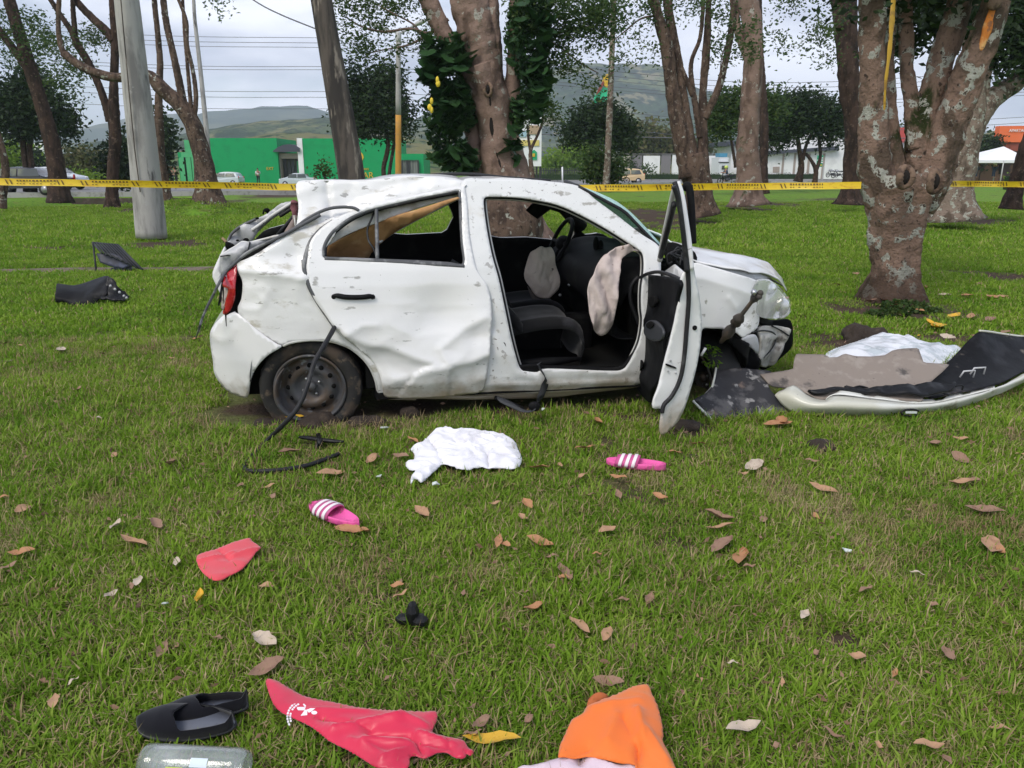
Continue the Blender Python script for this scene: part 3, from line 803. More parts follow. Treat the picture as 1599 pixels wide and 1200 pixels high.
tree('td2', 'small tree with dense dark crown standing between the leaning pole and the lamp', 44, [
    ([(600, 285, 7), (599, 262, 7), (604, 240, 7), (606, 222, 6), (602, 200, 5)], 0, 0.2), ([(606, 285, 6), (610, 258, 5), (614, 235, 5), (618, 210, 4)], 0, 0.2)], m_bark_dark, group='small dark crowned trees by the road', seg=10,
    crowns=[([(590, 165, 40, 38), (620, 185, 24, 29), (560, 185, 30, 25), (600, 125, 29, 18), (548, 115, 12, 17), (560, 150, 22, 22)], 12000, 0.24, m_leaf_dark, -0.05, 6)])
tree('td3', 'small tree with round dark crown beside the slim palm trunk', 50, [
    ([(933, 262, 5), (930, 235, 4), (922, 222, 4), (918, 205, 3)], 0, 0.2), ([(930, 240, 4), (940, 222, 4), (950, 208, 3)], 0, 0.2)], m_bark_dark, group='small dark crowned trees by the road', seg=10,
    crowns=[([(915, 200, 25, 22), (950, 195, 29, 24), (975, 212, 18, 17), (930, 180, 20, 13), (895, 210, 12, 12)], 9500, 0.26, m_leaf_dark, -0.05, 6)])
tree('td4', 'forked small tree with flat dark crown before the white building', 52, [
    ([(1246, 284, 12), (1251, 262, 10), (1249, 240, 7), (1245, 215, 6)], 0, 0.2), ([(1272, 286, 8), (1274, 266, 7), (1266, 250, 5), (1258, 240, 5)], 0, 0.2),
    ([(1274, 268, 6), (1281, 245, 5), (1279, 220, 5), (1277, 195, 4)], 0, 0.0), ([(1254, 250, 6), (1258, 230, 5), (1268, 208, 4)], 0, 0.0)], m_bark_dark, group='small dark crowned trees by the road', seg=10,
    crowns=[([(1225, 190, 30, 27), (1265, 180, 38, 22), (1300, 185, 22, 20), (1212, 212, 18, 15), (1245, 165, 34, 10), (1296, 205, 20, 10)], 12000, 0.27, m_leaf_dark, -0.05, 6)])
tree('td5', 'small tree with green crown between the many stemmed tree and the thick trunk', 46, [
    ([(1149, 262, 5), (1145, 238, 5), (1142, 220, 4), (1138, 205, 3)], 0, 0.2)], m_bark_dark, group='small dark crowned trees by the road', seg=10,
    crowns=[([(1132, 178, 22, 28), (1118, 195, 16, 18), (1150, 165, 14, 18), (1205, 165, 20, 18)], 5200, 0.24, m_leaf_mid, 0.08, 5)])
tree('td6', 'thin young tree with twin stems in front of the white billboard', 30, [
    ([(832, 283, 8), (829, 255, 7), (829, 235, 5), (838, 215, 4), (846, 195, 4), (848, 180, 3)], 0, 0.2), ([(829, 240, 5), (825, 215, 4), (824, 195, 3)], 0, 0.0)], m_bark_brown, seg=10,
    crowns=[([(822, 185, 22, 20), (850, 175, 22, 16), (868, 190, 10, 10), (838, 160, 26, 14)], 1600, 0.13, m_leaf_mid, 0.3, 5)])
tree('tpalm', 'slim pale straight palm trunk rising out of a bush', 33, [
    ([(946, 300, 12), (949, 250, 10), (952, 180, 10), (955, 100, 9), (958, 20, 9), (960, -60, 9)], 0, 0.1)], m_bark_grey, name='palm_tree', cat='palm', seg=10)
def bush(label, blobs, Y, n, ls, mat, gap=0.0, name='bush', group='bushes along the road', stuff=False, clump=5):
    bl = []
    for px, py, rx, ry in blobs:
        k = zc(Y, 2) / F; bl.append((tuple(at(px, py, Y)), rx * k, rx * k * 0.8, ry * k))
    t = thing(name, label, 'bush', (bl[0][0][0], bl[0][0][1], 0), group=group)
    pts = blob_points(bl, n, gap, clump=clump, spread=ls * 1.2, gf=0.6); pts = pts[pts[:, 2] > 0.02]
    v, f = leaf_quads(pts, ls, asp=0.6)
    np_mesh('foliage', v, f, mat, t)
    c = Vector(bl[0][0])
    mesh_obj('stem', *tube([Vector((c.x, c.y, -0.1)), Vector((c.x + 0.05, c.y, max(c.z, 0.5)))], [0.06, 0.03], 6), m_bark_dark, t)
    return t
bush('dark leafy bush at the foot of the slim palm trunk', [(932, 255, 20, 26), (945, 270, 26, 16), (925, 275, 16, 12), (960, 265, 12, 10)], 34, 3200, 0.16, m_leaf_mid, 0.0)
bush('dark tall shrub between two trunks left of the concrete pole', [(205, 235, 22, 55), (190, 265, 22, 28), (225, 210, 20, 40), (165, 245, 8, 8)], 46, 3600, 0.28, m_leaf_dark, 0.05)
bush('dark shrub just right of the leaning concrete pole', [(255, 215, 12, 30), (250, 260, 10, 25)], 46, 1500, 0.28, m_leaf_dark, 0.05)
bush('bright lime green bush behind the trunks at the far left', [(20, 250, 42, 32), (50, 265, 26, 28), (0, 240, 20, 20)], 62, 4000, 0.28, m_leaf_light, 0.0)
bush('olive green bush in the gap left of the dark slim trunk', [(125, 258, 32, 24), (145, 262, 30, 20), (108, 270, 16, 14)], 68, 3800, 0.32, m_leaf_olive, 0.0)
bush('yellow green weeds behind the trunks beneath the olive bush', [(112, 280, 20, 10), (150, 282, 26, 8)], 60, 1100, 0.25, m_leaf_light, 0.0)
bush('low dark shrub between the trunks at the far left', [(60, 262, 14, 30), (30, 280, 12, 14)], 58, 1500, 0.26, m_leaf_dark, 0.0)
bush('spindly shrub showing above the crushed car roof', [(505, 268, 10, 8), (503, 258, 5, 5)], 30, 260, 0.12, m_leaf_mid, 0.1, group=None)
bush('bright green scrub on the slope right of the billboard', [(880, 250, 28, 12), (905, 240, 20, 14), (865, 262, 20, 8)], 118, 2400, 0.5, m_leaf_light, 0.05)
bush('clump of dry palms behind the long grey wall', [(1010, 222, 30, 26), (1045, 228, 26, 20), (985, 232, 18, 14), (900, 232, 22, 24), (1090, 232, 26, 12)], 128, 4200, 0.75, m_leaf_olive, 0.15)
bush('small green shrub behind the pale wrecked looking hatchback', [(978, 257, 12, 9)], 112, 500, 0.35, m_leaf_mid, 0.0)
bush('young sapling in front of the grey wall', [(1010, 266, 8, 7)], 100, 220, 0.3, m_leaf_mid, 0.2)
bush('dark tree foliage left of the orange sign', [(1535, 240, 16, 12), (1548, 225, 14, 9), (1522, 255, 10, 10)], 82, 1600, 0.35, m_leaf_dark, 0.1)
bush('tree line filling the slope behind the white building', [(1330, 190, 60, 18), (1420, 215, 60, 20), (1480, 225, 50, 22)], 150, 2500, 0.8, m_leaf_mid, 0.1)
def hedge(label, x0, x1, Y, h, mat, base=0.0, dep=0.9):
    t = thing('hedge', label, 'hedge', ((x0 + x1) / 2, Y, base), group='clipped hedges by the road')
    n = int((x1 - x0) * 60)
    p = np.stack([x0 + (x1 - x0) * nr.rand(n), Y + dep * (nr.rand(n) - 0.5), base + h * nr.rand(n) ** 0.6], 1)
    v, f = leaf_quads(p, 0.16, asp=0.7, droop=0.0)
    np_mesh('foliage', v, f, mat, t)
    mesh_obj('core', *box(x0 + .1, x1 - .1, Y - dep * 0.35, Y + dep * 0.35, base - 0.1, base + h * 0.8), m_leaf_dark, t, smooth=False)
hedge('long low clipped hedge across the road before the fence', -1, 14, 104, 0.95, m_leaf_mid, 0.05)
hedge('low hedge at the foot of the grey panel wall', 15, 28.5, 106, 0.95, m_leaf_mid, 0.05)
hedge('low hedge between the truck and the thick trunk', 28.8, 41, 108, 0.95, m_leaf_mid, 0.05)
hedge('yellow green hedge below the white canopy tent', 36, 58, 58, 1.15, m_leaf_light, 0.05)

# ------------------------------------------------------------------ grass, instanced tufts
m_grass = leafmat('grass blade', (0.120, 0.245, 0.018), (0.225, 0.355, 0.030), (0.34, 0.44, 0.075), rough=0.6, transl=0.4, spec=0.12, rnd=True)
m_straw = leafmat('dry grass blade', (0.34, 0.25, 0.13), (0.46, 0.37, 0.21), (0.24, 0.15, 0.09), rough=0.8, transl=0.15, rnd=True, spec=0.1)
tcol = bpy.data.collections.new('grass_tuft_shapes')
def tuft(name, nb, R, lo, hi, w, dry=0.1, lay=0.9, seed=0):
    r = random.Random(seed); V, Fc, mi = [], [], []
    for _ in range(nb):
        a = r.uniform(0, 2 * pi); q = R * sqrt(r.random()); b = Vector((q * cos(a), q * sin(a), -0.004))
        L = r.uniform(lo, hi); az = r.uniform(0, 2 * pi); le = r.uniform(0.25, lay) * (1.0 if r.random() < 0.75 else 1.25)
        d0 = Vector((cos(az) * sin(le * 0.6), sin(az) * sin(le * 0.6), cos(le * 0.6)))
        d1 = Vector((cos(az) * sin(min(le * 1.5, 1.65)), sin(az) * sin(min(le * 1.5, 1.65)), cos(min(le * 1.5, 1.65))))
        s = Vector((-sin(az + r.uniform(-0.5, 0.5)), cos(az), 0)).normalized(); ww = w * r.uniform(0.6, 1.2)
        isd = r.random() < dry
        if isd: ww *= 0.7
        p1 = b + d0 * L * 0.5; p2 = p1 + d1 * L * 0.5
        k = len(V)
        V += [b - s * ww * 0.4, b + s * ww * 0.4, p1 - s * ww * 0.5, p1 + s * ww * 0.5, p2]
        Fc += [(k, k + 1, k + 3, k + 2), (k + 2, k + 3, k + 4)]; mi += [1 if isd else 0] * 2
    me = bpy.data.meshes.new(name); me.from_pydata([tuple(v) for v in V], [], Fc)
    me.materials.append(m_grass); me.materials.append(m_straw)
    me.polygons.foreach_set('material_index', mi); me.update()
    o = bpy.data.objects.new(name, me); tcol.objects.link(o)
for i in range(5): tuft('a%d_tuft' % i, 34, 0.065, 0.02, 0.058, 0.0052, dry=0.22, lay=1.2, seed=i)
for i in range(2): tuft('b%d_tuft' % i, 26, 0.05, 0.03, 0.078, 0.0062, dry=0.12, lay=0.85, seed=20 + i)
tuft('c0_tuft', 18, 0.06, 0.03, 0.09, 0.0035, dry=0.95, lay=1.5, seed=40)
for i in range(3): tuft('d%d_tuft' % i, 60, 0.22, 0.03, 0.075, 0.013, dry=0.15, lay=1.0, seed=60 + i)
NO_GRASS = []      # (x, y, r) circles kept clear: trunks, wheels, things lying flat
for tx, ty, r in [(at(1392, 478, 8.6).x, 8.6, 0.35), (at(240, 367, 16.7).x, 16.7, 0.3), (at(797, 375, 16).x, 16, 0.7)]: NO_GRASS.append((tx, ty, r))
def scatter(y0, y1, dens, idxs, wts, scl, name, label):
    P, R, S, I = [], [], [], []
    A = 0.70 * (y1 ** 2 - y0 ** 2) + 0.6 * (y1 - y0)
    n = int(A * dens); r = random.Random(int(y0 * 100) + 5)
    for _ in range(n):
        y = sqrt(y0 * y0 + (y1 * y1 - y0 * y0) * r.random()); x = (r.random() * 2 - 1) * (0.70 * y + 0.35)
        if any((x - a) ** 2 + (y - b) ** 2 < c * c for a, b, c in NO_GRASS): continue
        s = soil(x, y); pw = path_w(x, y)
        if r.random() < s * 0.9 + (0.93 if pw > 0.25 else pw): continue
        k = gnoise(x, y, 0.8, 12) * 0.5 + gnoise(x, y, 2.6, 15) * 0.5
        i = r.choices(idxs, wts)[0]
        if k < -0.20 and r.random() < 0.4 and 7 in idxs: i = 7
        P.append((x, y, gh(x, y))); R.append((r.uniform(-.15, .15), r.uniform(-.15, .15), r.uniform(0, 6.28)))
        S.append(scl * (0.8 + 0.45 * r.random() + 0.5 * k) * (1 - 0.4 * s)); I.append(i)
    me = bpy.data.meshes.new(name); me.vertices.add(len(P)); me.vertices.foreach_set('co', [c for p in P for c in p])
    a = me.attributes.new('rot', 'FLOAT_VECTOR', 'POINT'); a.data.foreach_set('vector', [c for p in R for c in p])
    a = me.attributes.new('scl', 'FLOAT', 'POINT'); a.data.foreach_set('value', S)
    a = me.attributes.new('idx', 'INT', 'POINT'); a.data.foreach_set('value', I)
    o = bpy.data.objects.new(name, me); C.objects.link(o)
    o['kind'] = 'stuff'; o['label'] = label; o['category'] = 'grass'
    ng = bpy.data.node_groups.new('grass nodes', 'GeometryNodeTree')
    ng.interface.new_socket('Geometry', in_out='INPUT', socket_type='NodeSocketGeometry')
    ng.interface.new_socket('Geometry', in_out='OUTPUT', socket_type='NodeSocketGeometry')
    N, L = ng.nodes, ng.links
    gi, go = N.new('NodeGroupInput'), N.new('NodeGroupOutput')
    ci = N.new('GeometryNodeCollectionInfo'); ci.inputs['Collection'].default_value = tcol
    ci.inputs['Separate Children'].default_value = True; ci.inputs['Reset Children'].default_value = True
    ip = N.new('GeometryNodeInstanceOnPoints'); ip.inputs['Pick Instance'].default_value = True
    def na(nm, t):
        q = N.new('GeometryNodeInputNamedAttribute'); q.data_type = t; q.inputs['Name'].default_value = nm; return q.outputs['Attribute']
    L.new(gi.outputs[0], ip.inputs['Points']); L.new(ci.outputs[0], ip.inputs['Instance'])
    L.new(na('idx', 'INT'), ip.inputs['Instance Index'])
    e2r = N.new('FunctionNodeEulerToRotation'); L.new(na('rot', 'FLOAT_VECTOR'), e2r.inputs[0]); L.new(e2r.outputs[0], ip.inputs['Rotation'])
    L.new(na('scl', 'FLOAT'), ip.inputs['Scale']); L.new(ip.outputs[0], go.inputs[0])
    md = o.modifiers.new('grass', 'NODES'); md.node_group = ng
    return o
# ------------------------------------------------------------------ poles
m_conc = M('weathered concrete pole', (0.38, 0.365, 0.34), 0.9, layers=[((0.20, 0.19, 0.18), 1.3, 0.45, 0.65, 'noise', (2.5, 2.5, 0.5)), ((0.09, 0.085, 0.08), 2.2, 0.62, 0.70, 'noise', (2.2, 2.2, 0.45)), ((0.38, 0.37, 0.35), 6, 0.6, 0.7)], bump=[(25, 0.4, 0.01), (4, 0.4, 0.02)], coord='World')
m_conc_dark = M('dark stained concrete pole', (0.10, 0.082, 0.068), 0.9, layers=[((0.035, 0.030, 0.027), 1.6, 0.42, 0.6, 'noise', (3, 3, 0.5)), ((0.26, 0.22, 0.18), 2.4, 0.56, 0.66, 'noise', (3, 3, 0.6))], bump=[(22, 0.5, 0.012)], coord='World')
def pole(name, label, cat, path, Y, mat, seg=20, group=None, dY=0):
    t = thing(name, label, cat, at(path[0][0], path[0][1], Y), group=group)
    P = [at(px, py, Y + dY * i / (len(path) - 1)) for i, (px, py, w) in enumerate(path)]
    R = [w / 2 * ((p - EYE).y * CP_ - (p - EYE).z * SP_) / F for p, (_, _, w) in zip(P, path)]
    Q = resample(P, 40); L = [i / (len(P) - 1) for i in range(len(P))]
    Rq = [float(np.interp(i / 39, L, R)) for i in range(40)]
    mesh_obj('shaft', *tube(Q, Rq, seg, namp=0.02, nfreq=2), mat, t)
    return t
tp = pole('concrete_pole', 'massive pale grey concrete pole leaning left on the lawn', 'pole', [(237, 372, 46), (232, 320, 44), (221, 210, 42), (210, 110, 39), (200, 20, 37), (188, -90, 34)], 16.6, m_conc)
P = [at(px, py, 16.27) for px, py in [(186, -30), (194, 60), (202, 150), (211, 240), (219, 300)]]
mesh_obj('seam', *tube(resample(P, 20), 0.012, 6), m_conc_dark, tp)
pole('utility_pole', 'dark stained pole leaning left behind the crushed rear roof', 'pole', [(563, 400, 44), (553, 300, 42), (545, 250, 41), (530, 160, 38), (514, 70, 35), (500, -10, 33), (486, -90, 31)], 12.0, m_conc_dark)
pole('utility_pole', 'thin distant grey pole beside the crooked mossy trunk', 'pole', [(329, 285, 9), (322, 200, 8), (313, 110, 7), (304, 30, 6), (300, -40, 5)], 66, m_conc, seg=10)
pole('utility_pole', 'very thin distant pole far left of the vine clad tree', 'pole', [(691, 285, 2.5), (690, 200, 2.2)], 100, m_conc, seg=8)
# street lamp with two arms
m_yel = M('ochre painted pole', (0.50, 0.25, 0.045), 0.8, layers=[((0.35, 0.2, 0.08), 6, 0.5, 0.7)], coord='World')
m_lampgrey = M('lamp housing', (0.45, 0.45, 0.44), 0.5)
tl = thing('street_lamp', 'double armed street lamp with ochre painted lower shaft', 'street lamp', at(622, 290, 36))
def seg_tube(p0, p1, r0, r1, seg=12): return tube(resample([p0, p1], 6), list(np.linspace(r0, r1, 6)), seg)
k36 = 36 / F
mesh_obj('painted_shaft', *seg_tube(at(622, 292, 36), at(622, 180, 36), 4.6 * k36, 4.2 * k36), m_yel, tl)
mesh_obj('shaft', *seg_tube(at(622, 180, 36), at(622, 52, 36), 4.2 * k36, 3.2 * k36), m_conc, tl)
mesh_obj('bracket', *tube([at(622, y, 36) for y in (66, 63, 52, 50)], [0.1, 0.13, 0.13, 0.1], 10), m_lampgrey, tl)
for (a, b, dy) in (((622, 52), (599, 44), -0.3), ((622, 54), (646, 40), 0.3)):
    arm = mesh_obj('arm', *tube([at(*a, 36), at((a[0] + b[0]) / 2, (a[1] + b[1]) / 2 + 1, 36 + dy / 2), at(*b, 36 + dy)], 0.045, 8), m_lampgrey, tl)
    s = -1 if b[0] < 622 else 1
    p0, p1 = at(b[0] - s * 1, b[1] + 0.5, 36 + dy), at(b[0] + s * 21, b[1] - (8 if s < 0 else 9), 36 + dy)
    P = resample([p0, p1], 8)
    mesh_obj('lamp_head', *tube(P, [0.05, 0.11, 0.15, 0.17, 0.17, 0.15, 0.12, 0.05], 12, flat=0.6), m_lampgrey, tl)

# ------------------------------------------------------------------ wires
m_wire = M('cable', (0.12, 0.12, 0.135), 0.6)
def wire(px, Y, r, label, sag=0.0):
    P = catmull([at(a, b, Y + c) for a, b, c in px], 8)
    V, Fc = tube(P, r, 5)
    o = mesh_obj('power_cable', V, Fc, m_wire)
    _props(o, label, 'cable', 'overhead cables crossing the sky')
WL = [(62, 'topmost of the sky cables, crossing above the lamp'), (70, 'second cable from the top of the sky bundle'), (77, 'third cable from the top of the sky bundle'),
      (104, 'upper cable of the close pair crossing mid sky'), (109, 'lower cable of the close pair crossing mid sky'), (143, 'single cable well above the far blue ridge'), (152, 'fine cable just above the far ridge on the left'), (170, 'fine cable crossing in front of the far blue ridge')]
for i, (y, lb) in enumerate(WL):
    wire([(-300, y - 30, 0), (250, y - (6 if i < 3 else 2), 0), (620, y + 3, 0), (980, y + (34 if i > 2 else 52), 0), (1300, y + (55 if i > 2 else 66), 0), (1900, y + 20, 0)], 84 + i, 0.026, lb)
wire([(340, -40, 0), (398, 2, 0), (440, 24, 0), (497, 47, 0)], 12.3, 0.010, 'short dark cable running down to the leaning dark pole')
wire([(620, 195, 0), (800, 208, 0), (980, 214, 0), (1100, 216, 0), (1300, 218, 0), (1900, 205, 0)], 96, 0.05, 'low cable crossing the slope behind the round crowned tree')

# ------------------------------------------------------------------ buildings
def wm(name, c, **k): return M(name, c, 0.85, layers=[(tuple(x * 0.85 for x in c), 0.8, 0.45, 0.7)], coord='World', **k)
m_green = wm('green painted wall', (0.0, 0.30, 0.095))
m_green_l = wm('pale green painted columns', (0.08, 0.40, 0.17))
m_white = wm('white painted wall', (0.82, 0.81, 0.82))
m_cream = wm('cream wall', (0.55, 0.50, 0.42))
m_greyd = M('dark grey canopy sheet', (0.055, 0.06, 0.08), 0.6)
m_greym = M('grey corrugated sheet', (0.24, 0.22, 0.23), 0.6, layers=[((0.15, 0.14, 0.15), 3, 0.4, 0.6, 'wave')], coord='World')
m_beige = wm('beige render', (0.36, 0.30, 0.27))
m_glassd = M('dark window glass', (0.05, 0.06, 0.06), 0.08, spec=0.7, layers=[((0.14, 0.15, 0.10), 0.5, 0.45, 0.6)], coord='World')
m_red = wm('red roof sheet', (0.50, 0.08, 0.07))
m_orange = wm('orange sign board', (0.80, 0.17, 0.06))
m_darkred = wm('dark red band', (0.28, 0.07, 0.05))
m_yellow = M('yellow lettering', (0.65, 0.42, 0.03), 0.6)
m_signwhite = M('white lettering', (0.78, 0.78, 0.78), 0.6)
m_frame = M('dark metal frame', (0.03, 0.03, 0.035), 0.5)
def pbox(x0, y0, x1, y1, Y, dep):
    a = at(x0, y1, Y); b = at(x1, y0, Y)
    return box(a.x, b.x, Y, Y + dep, a.z, b.z)
def text(name, s, px, py, Y, hpx, mat, parent, ext=0.02):
    cu = bpy.data.curves.new(name, 'FONT'); cu.body = s; k = zc(Y, 2) / F
    cu.size = hpx * k * 1.38; cu.extrude = ext; cu.materials.append(mat); cu.align_x = 'LEFT'
    o = bpy.data.objects.new(name, cu); me = bpy.data.meshes.new_from_object(o); bpy.data.objects.remove(o)
    o = bpy.data.objects.new(name, me); C.objects.link(o); o.parent = parent
    o.matrix_local = TM[parent.name].inverted() @ Matrix.Translation(at(px, py, Y)) @ Matrix.Rotation(pi / 2, 4, 'X')
    TM[o.name] = TM[parent.name]; return o
G = thing('green_shop', 'long bright green shop with arched dark entrance between two green blocks', 'shop', at(450, 288, 100))
mesh_obj('wall', *join(pbox(327, 216, 431.5, 291, 100, 9)), m_green, G, smooth=False)
mesh_obj('wall', *join(pbox(471.5, 216.5, 619, 291, 100, 9)), m_green, G, smooth=False)
mesh_obj('wall', *join(pbox(468.5, 216.0, 471.3, 291, 99.9, 9)), m_white, G, smooth=False)
mesh_obj('wall', *pbox(619.3, 240.5, 661, 291, 100.3, 8), m_green, G, smooth=False)
mesh_obj('wall', *pbox(283, 238, 306.8, 246, 101.5, 6), m_green_l, G, smooth=False)
mesh_obj('wall', *pbox(289, 219, 326.8, 237.8, 101.5, 7), m_green_l, G, smooth=False)
mesh_obj('recess_wall', *pbox(283, 238, 326.8, 291, 104, 4), m_green, G, smooth=False)
for x in (284, 291.5, 303, 314): mesh_obj('column', *pbox(x, 246.2, x + 5.5, 291, 101.4, 0.6), m_green_l, G, smooth=False)
mesh_obj('entrance_wall', *join(pbox(432, 240, 437, 291, 100.6, 6), pbox(437.1, 240, 468.3, 248, 100.6, 6)), m_beige, G, smooth=False)
mesh_obj('glazing', *pbox(437.2, 248.2, 468.3, 291, 101.6, 0.1), m_glassd, G, smooth=False)
for x in (439, 446, 452, 457.5, 464): mesh_obj('mullion', *pbox(x, 248.3, x + 0.9, 291, 101.45, 0.12), m_frame, G, smooth=False)
# arched canopy
P = [at(426, 236, 99.6), at(434, 230, 99.6), at(442, 226.5, 99.6), at(452, 225.4, 99.6), at(461, 227, 99.6), at(468, 232, 99.6)]
Q = [Vector((p.x, p.y, at(430, 237.5, 99.6).z)) for p in P]
V = P + Q + [p + Vector((0, 5, 0)) for p in P] + [p + Vector((0, 5, 0)) for p in Q]
n = len(P); Fc = [(i, i + 1, n + i + 1, n + i) for i in range(n - 1)] + [(2 * n + i, 2 * n + i + 1, i + 1, i) for i in range(n - 1)]
mesh_obj('arched_canopy', V, Fc, m_greyd, G, smooth=False)
mesh_obj('door', *pbox(466.2, 252, 468.3, 291, 101.3, 0.1), m_green_l, G, smooth=False)
mesh_obj('glazing', *pbox(628, 251.5, 653.5, 291, 100.05, 0.2), M('annex glass', (0.20, 0.21, 0.20), 0.15, layers=[((0.10, 0.11, 0.10), 0.8, 0.4, 0.6, 'noise', (3, 1, 0.2))], coord='World'), G, smooth=False)
for x in (627.5, 635.5, 639, 653): mesh_obj('mullion', *pbox(x, 251, x + 0.8, 291, 99.9, 0.12), m_frame, G, smooth=False)
mesh_obj('lintel', *pbox(627.5, 250.2, 653.8, 251.2, 99.9, 0.14), m_frame, G, smooth=False)
text('lettering', 'E', 530.5, 277.5, 99.95, 9.5, m_yellow, G); text('lettering', 'AR', 567, 278.5, 99.95, 9.5, m_yellow, G)
text('lettering', 'ORES', 565.5, 266, 99.95, 3.2, m_yellow, G); text('lettering', 'EXT', 416, 265.8, 99.95, 4.6, m_yellow, G)
# yellow emblem half hidden behind the pole
em = [(558, 233), (562, 232.5), (563.5, 238), (566.5, 241), (568, 246), (566, 251), (564.5, 257), (562, 251), (559.5, 246), (557.5, 240)]
E_ = [at(a, b, 99.93) for a, b in em]
mesh_obj('emblem', E_ + [p + Vector((0, 0.05, 0)) for p in E_], [tuple(range(len(em)))] + [(i, (i + 1) % len(em), (i + 1) % len(em) + len(em), i + len(em)) for i in range(len(em))], m_yellow, G, smooth=False)
# grey panel wall on the right
Wl = thing('panel_wall', 'long pale wall of white and corrugated grey panels behind the road', 'wall', at(1040, 280, 112))
for x0, x1, mt, top in [(973, 984.6, m_cream, 244), (985, 1003, m_greym, 243), (1003.3, 1031, m_white, 243.5), (1031.3, 1048, m_greym, 241.5), (1048.3, 1064, m_white, 242), (1064.3, 1084, m_white, 242.5), (1084.3, 1103, m_white, 243), (1103.3, 1121, m_white, 243.5)]:
    mesh_obj('panel', *pbox(x0, top, x1, 282, 112, 0.35), mt, Wl, smooth=False)
mesh_obj('coping', *pbox(972.5, 240.3, 1121.5, 241.3, 111.9, 0.6), m_greym, Wl, smooth=False)
mesh_obj('gate_panel', *pbox(985, 262, 1000, 282, 111.4, 0.1), m_frame, Wl, smooth=False)
# delivery truck
m_truck = M('white truck paint', (0.62, 0.64, 0.66), 0.4)
Tk = thing('delivery_truck', 'white truck with blue item on its roof beside the house', 'truck', at(1136, 282, 107))
mesh_obj('box_body', *pbox(1121, 246, 1138, 278, 107, 4), m_truck, Tk, smooth=False)
mesh_obj('cab', *pbox(1121.5, 254, 1139, 279, 106, 0.9), m_truck, Tk, smooth=False)
mesh_obj('windscreen', *pbox(1127, 259, 1137, 265, 105.9, 0.08), m_glassd, Tk, smooth=False)
mesh_obj('stripe', *pbox(1122, 253, 1138.5, 254.6, 105.9, 0.08), m_frame, Tk, smooth=False)
mesh_obj('roof_load', *pbox(1123, 239.5, 1136, 245.5, 107.5, 2), M('blue tarpaulin', (0.06, 0.24, 0.36), 0.6), Tk, smooth=False)
for x in (1123, 1134): mesh_obj('wheel', *lathe([(0.0, 0), (0.4, 0), (0.42, 0.05), (0.42, 0.3), (0, 0.3)], 14, 'Y', at(x + 1.5, 279.5, 105.8)), m_frame, Tk)
# white house and long white commercial building
H = thing('white_house', 'small white house with dark eave beside the truck', 'house', at(1165, 280, 112))
mesh_obj('wall', *pbox(1139, 228, 1196, 282, 112, 8), m_white, H, smooth=False)
mesh_obj('roof', *pbox(1131, 221, 1190, 227.8, 111, 10), m_greyd, H, smooth=False)
mesh_obj('window', *pbox(1180, 244, 1192, 258, 111.9, 0.1), m_glassd, H, smooth=False)
B = thing('white_store', 'large white store with slanting grey fascia behind the forked small tree', 'store', at(1300, 282, 108))
def quadprism(pts, Y, dep):
    A = [at(x, y, Y) for x, y in pts]; n = len(A)
    return A + [p + Vector((0, dep, 0)) for p in A], [tuple(range(n))] + [(i, (i + 1) % n, (i + 1) % n + n, i + n) for i in range(n)] + [tuple(range(2 * n - 1, n - 1, -1))]
mesh_obj('wall', *quadprism([(1197, 284), (1197, 232), (1225, 222), (1262, 212), (1290, 207), (1308, 210), (1316, 220), (1440, 214), (1440, 284)], 108, 12), m_white, B, smooth=False)
mesh_obj('fascia', *quadprism([(1196, 242.5), (1196, 236), (1250, 233), (1310.5, 228), (1310.5, 235), (1250, 238)], 107.2, 1.0), m_greyd, B, smooth=False)
mesh_obj('fascia', *quadprism([(1382, 247), (1382, 233), (1442, 230), (1442, 244)], 107.2, 1.0), m_greyd, B, smooth=False)
mesh_obj('roof', *quadprism([(1294, 210), (1296, 205), (1309, 204.6), (1311, 209)], 107.6, 3), m_red, B, smooth=False)
mesh_obj('roof', *quadprism([(1380, 223), (1381, 200), (1440, 199), (1440, 222)], 107.6, 3), m_red, B, smooth=False)
mesh_obj('window', *quadprism([(1207, 270), (1207, 261), (1217.5, 260.5), (1217, 270)], 107.93, 0.1), m_beige, B, smooth=False)
for x in (1222, 1240, 1262, 1285): mesh_obj('panel_joint', *pbox(x, 240, x + 0.5, 281, 107.95, 0.1), m_beige, B, smooth=False)
m_gsign = M('green price board', (0.02, 0.36, 0.16), 0.5)
Sg = thing('price_board', 'green board with white lines standing before the white store', 'sign', at(1282, 282, 100))
mesh_obj('board', *pbox(1275, 243, 1286, 261, 100, 0.15), m_gsign, Sg, smooth=False)
for y, x in ((246, 1279), (249.5, 1276.5), (253, 1276.5)): mesh_obj('white_line', *pbox(x, y, 1285.3, y + 1.8, 99.92, 0.05), m_signwhite, Sg, smooth=False)
mesh_obj('yellow_dot', *pbox(1281, 257.2, 1283.4, 259.4, 99.92, 0.05), m_yellow, Sg, smooth=False)
for x in (1275.3, 1285): mesh_obj('post', *pbox(x, 261, x + 0.9, 284, 100, 0.12), m_lampgrey, Sg, smooth=False)
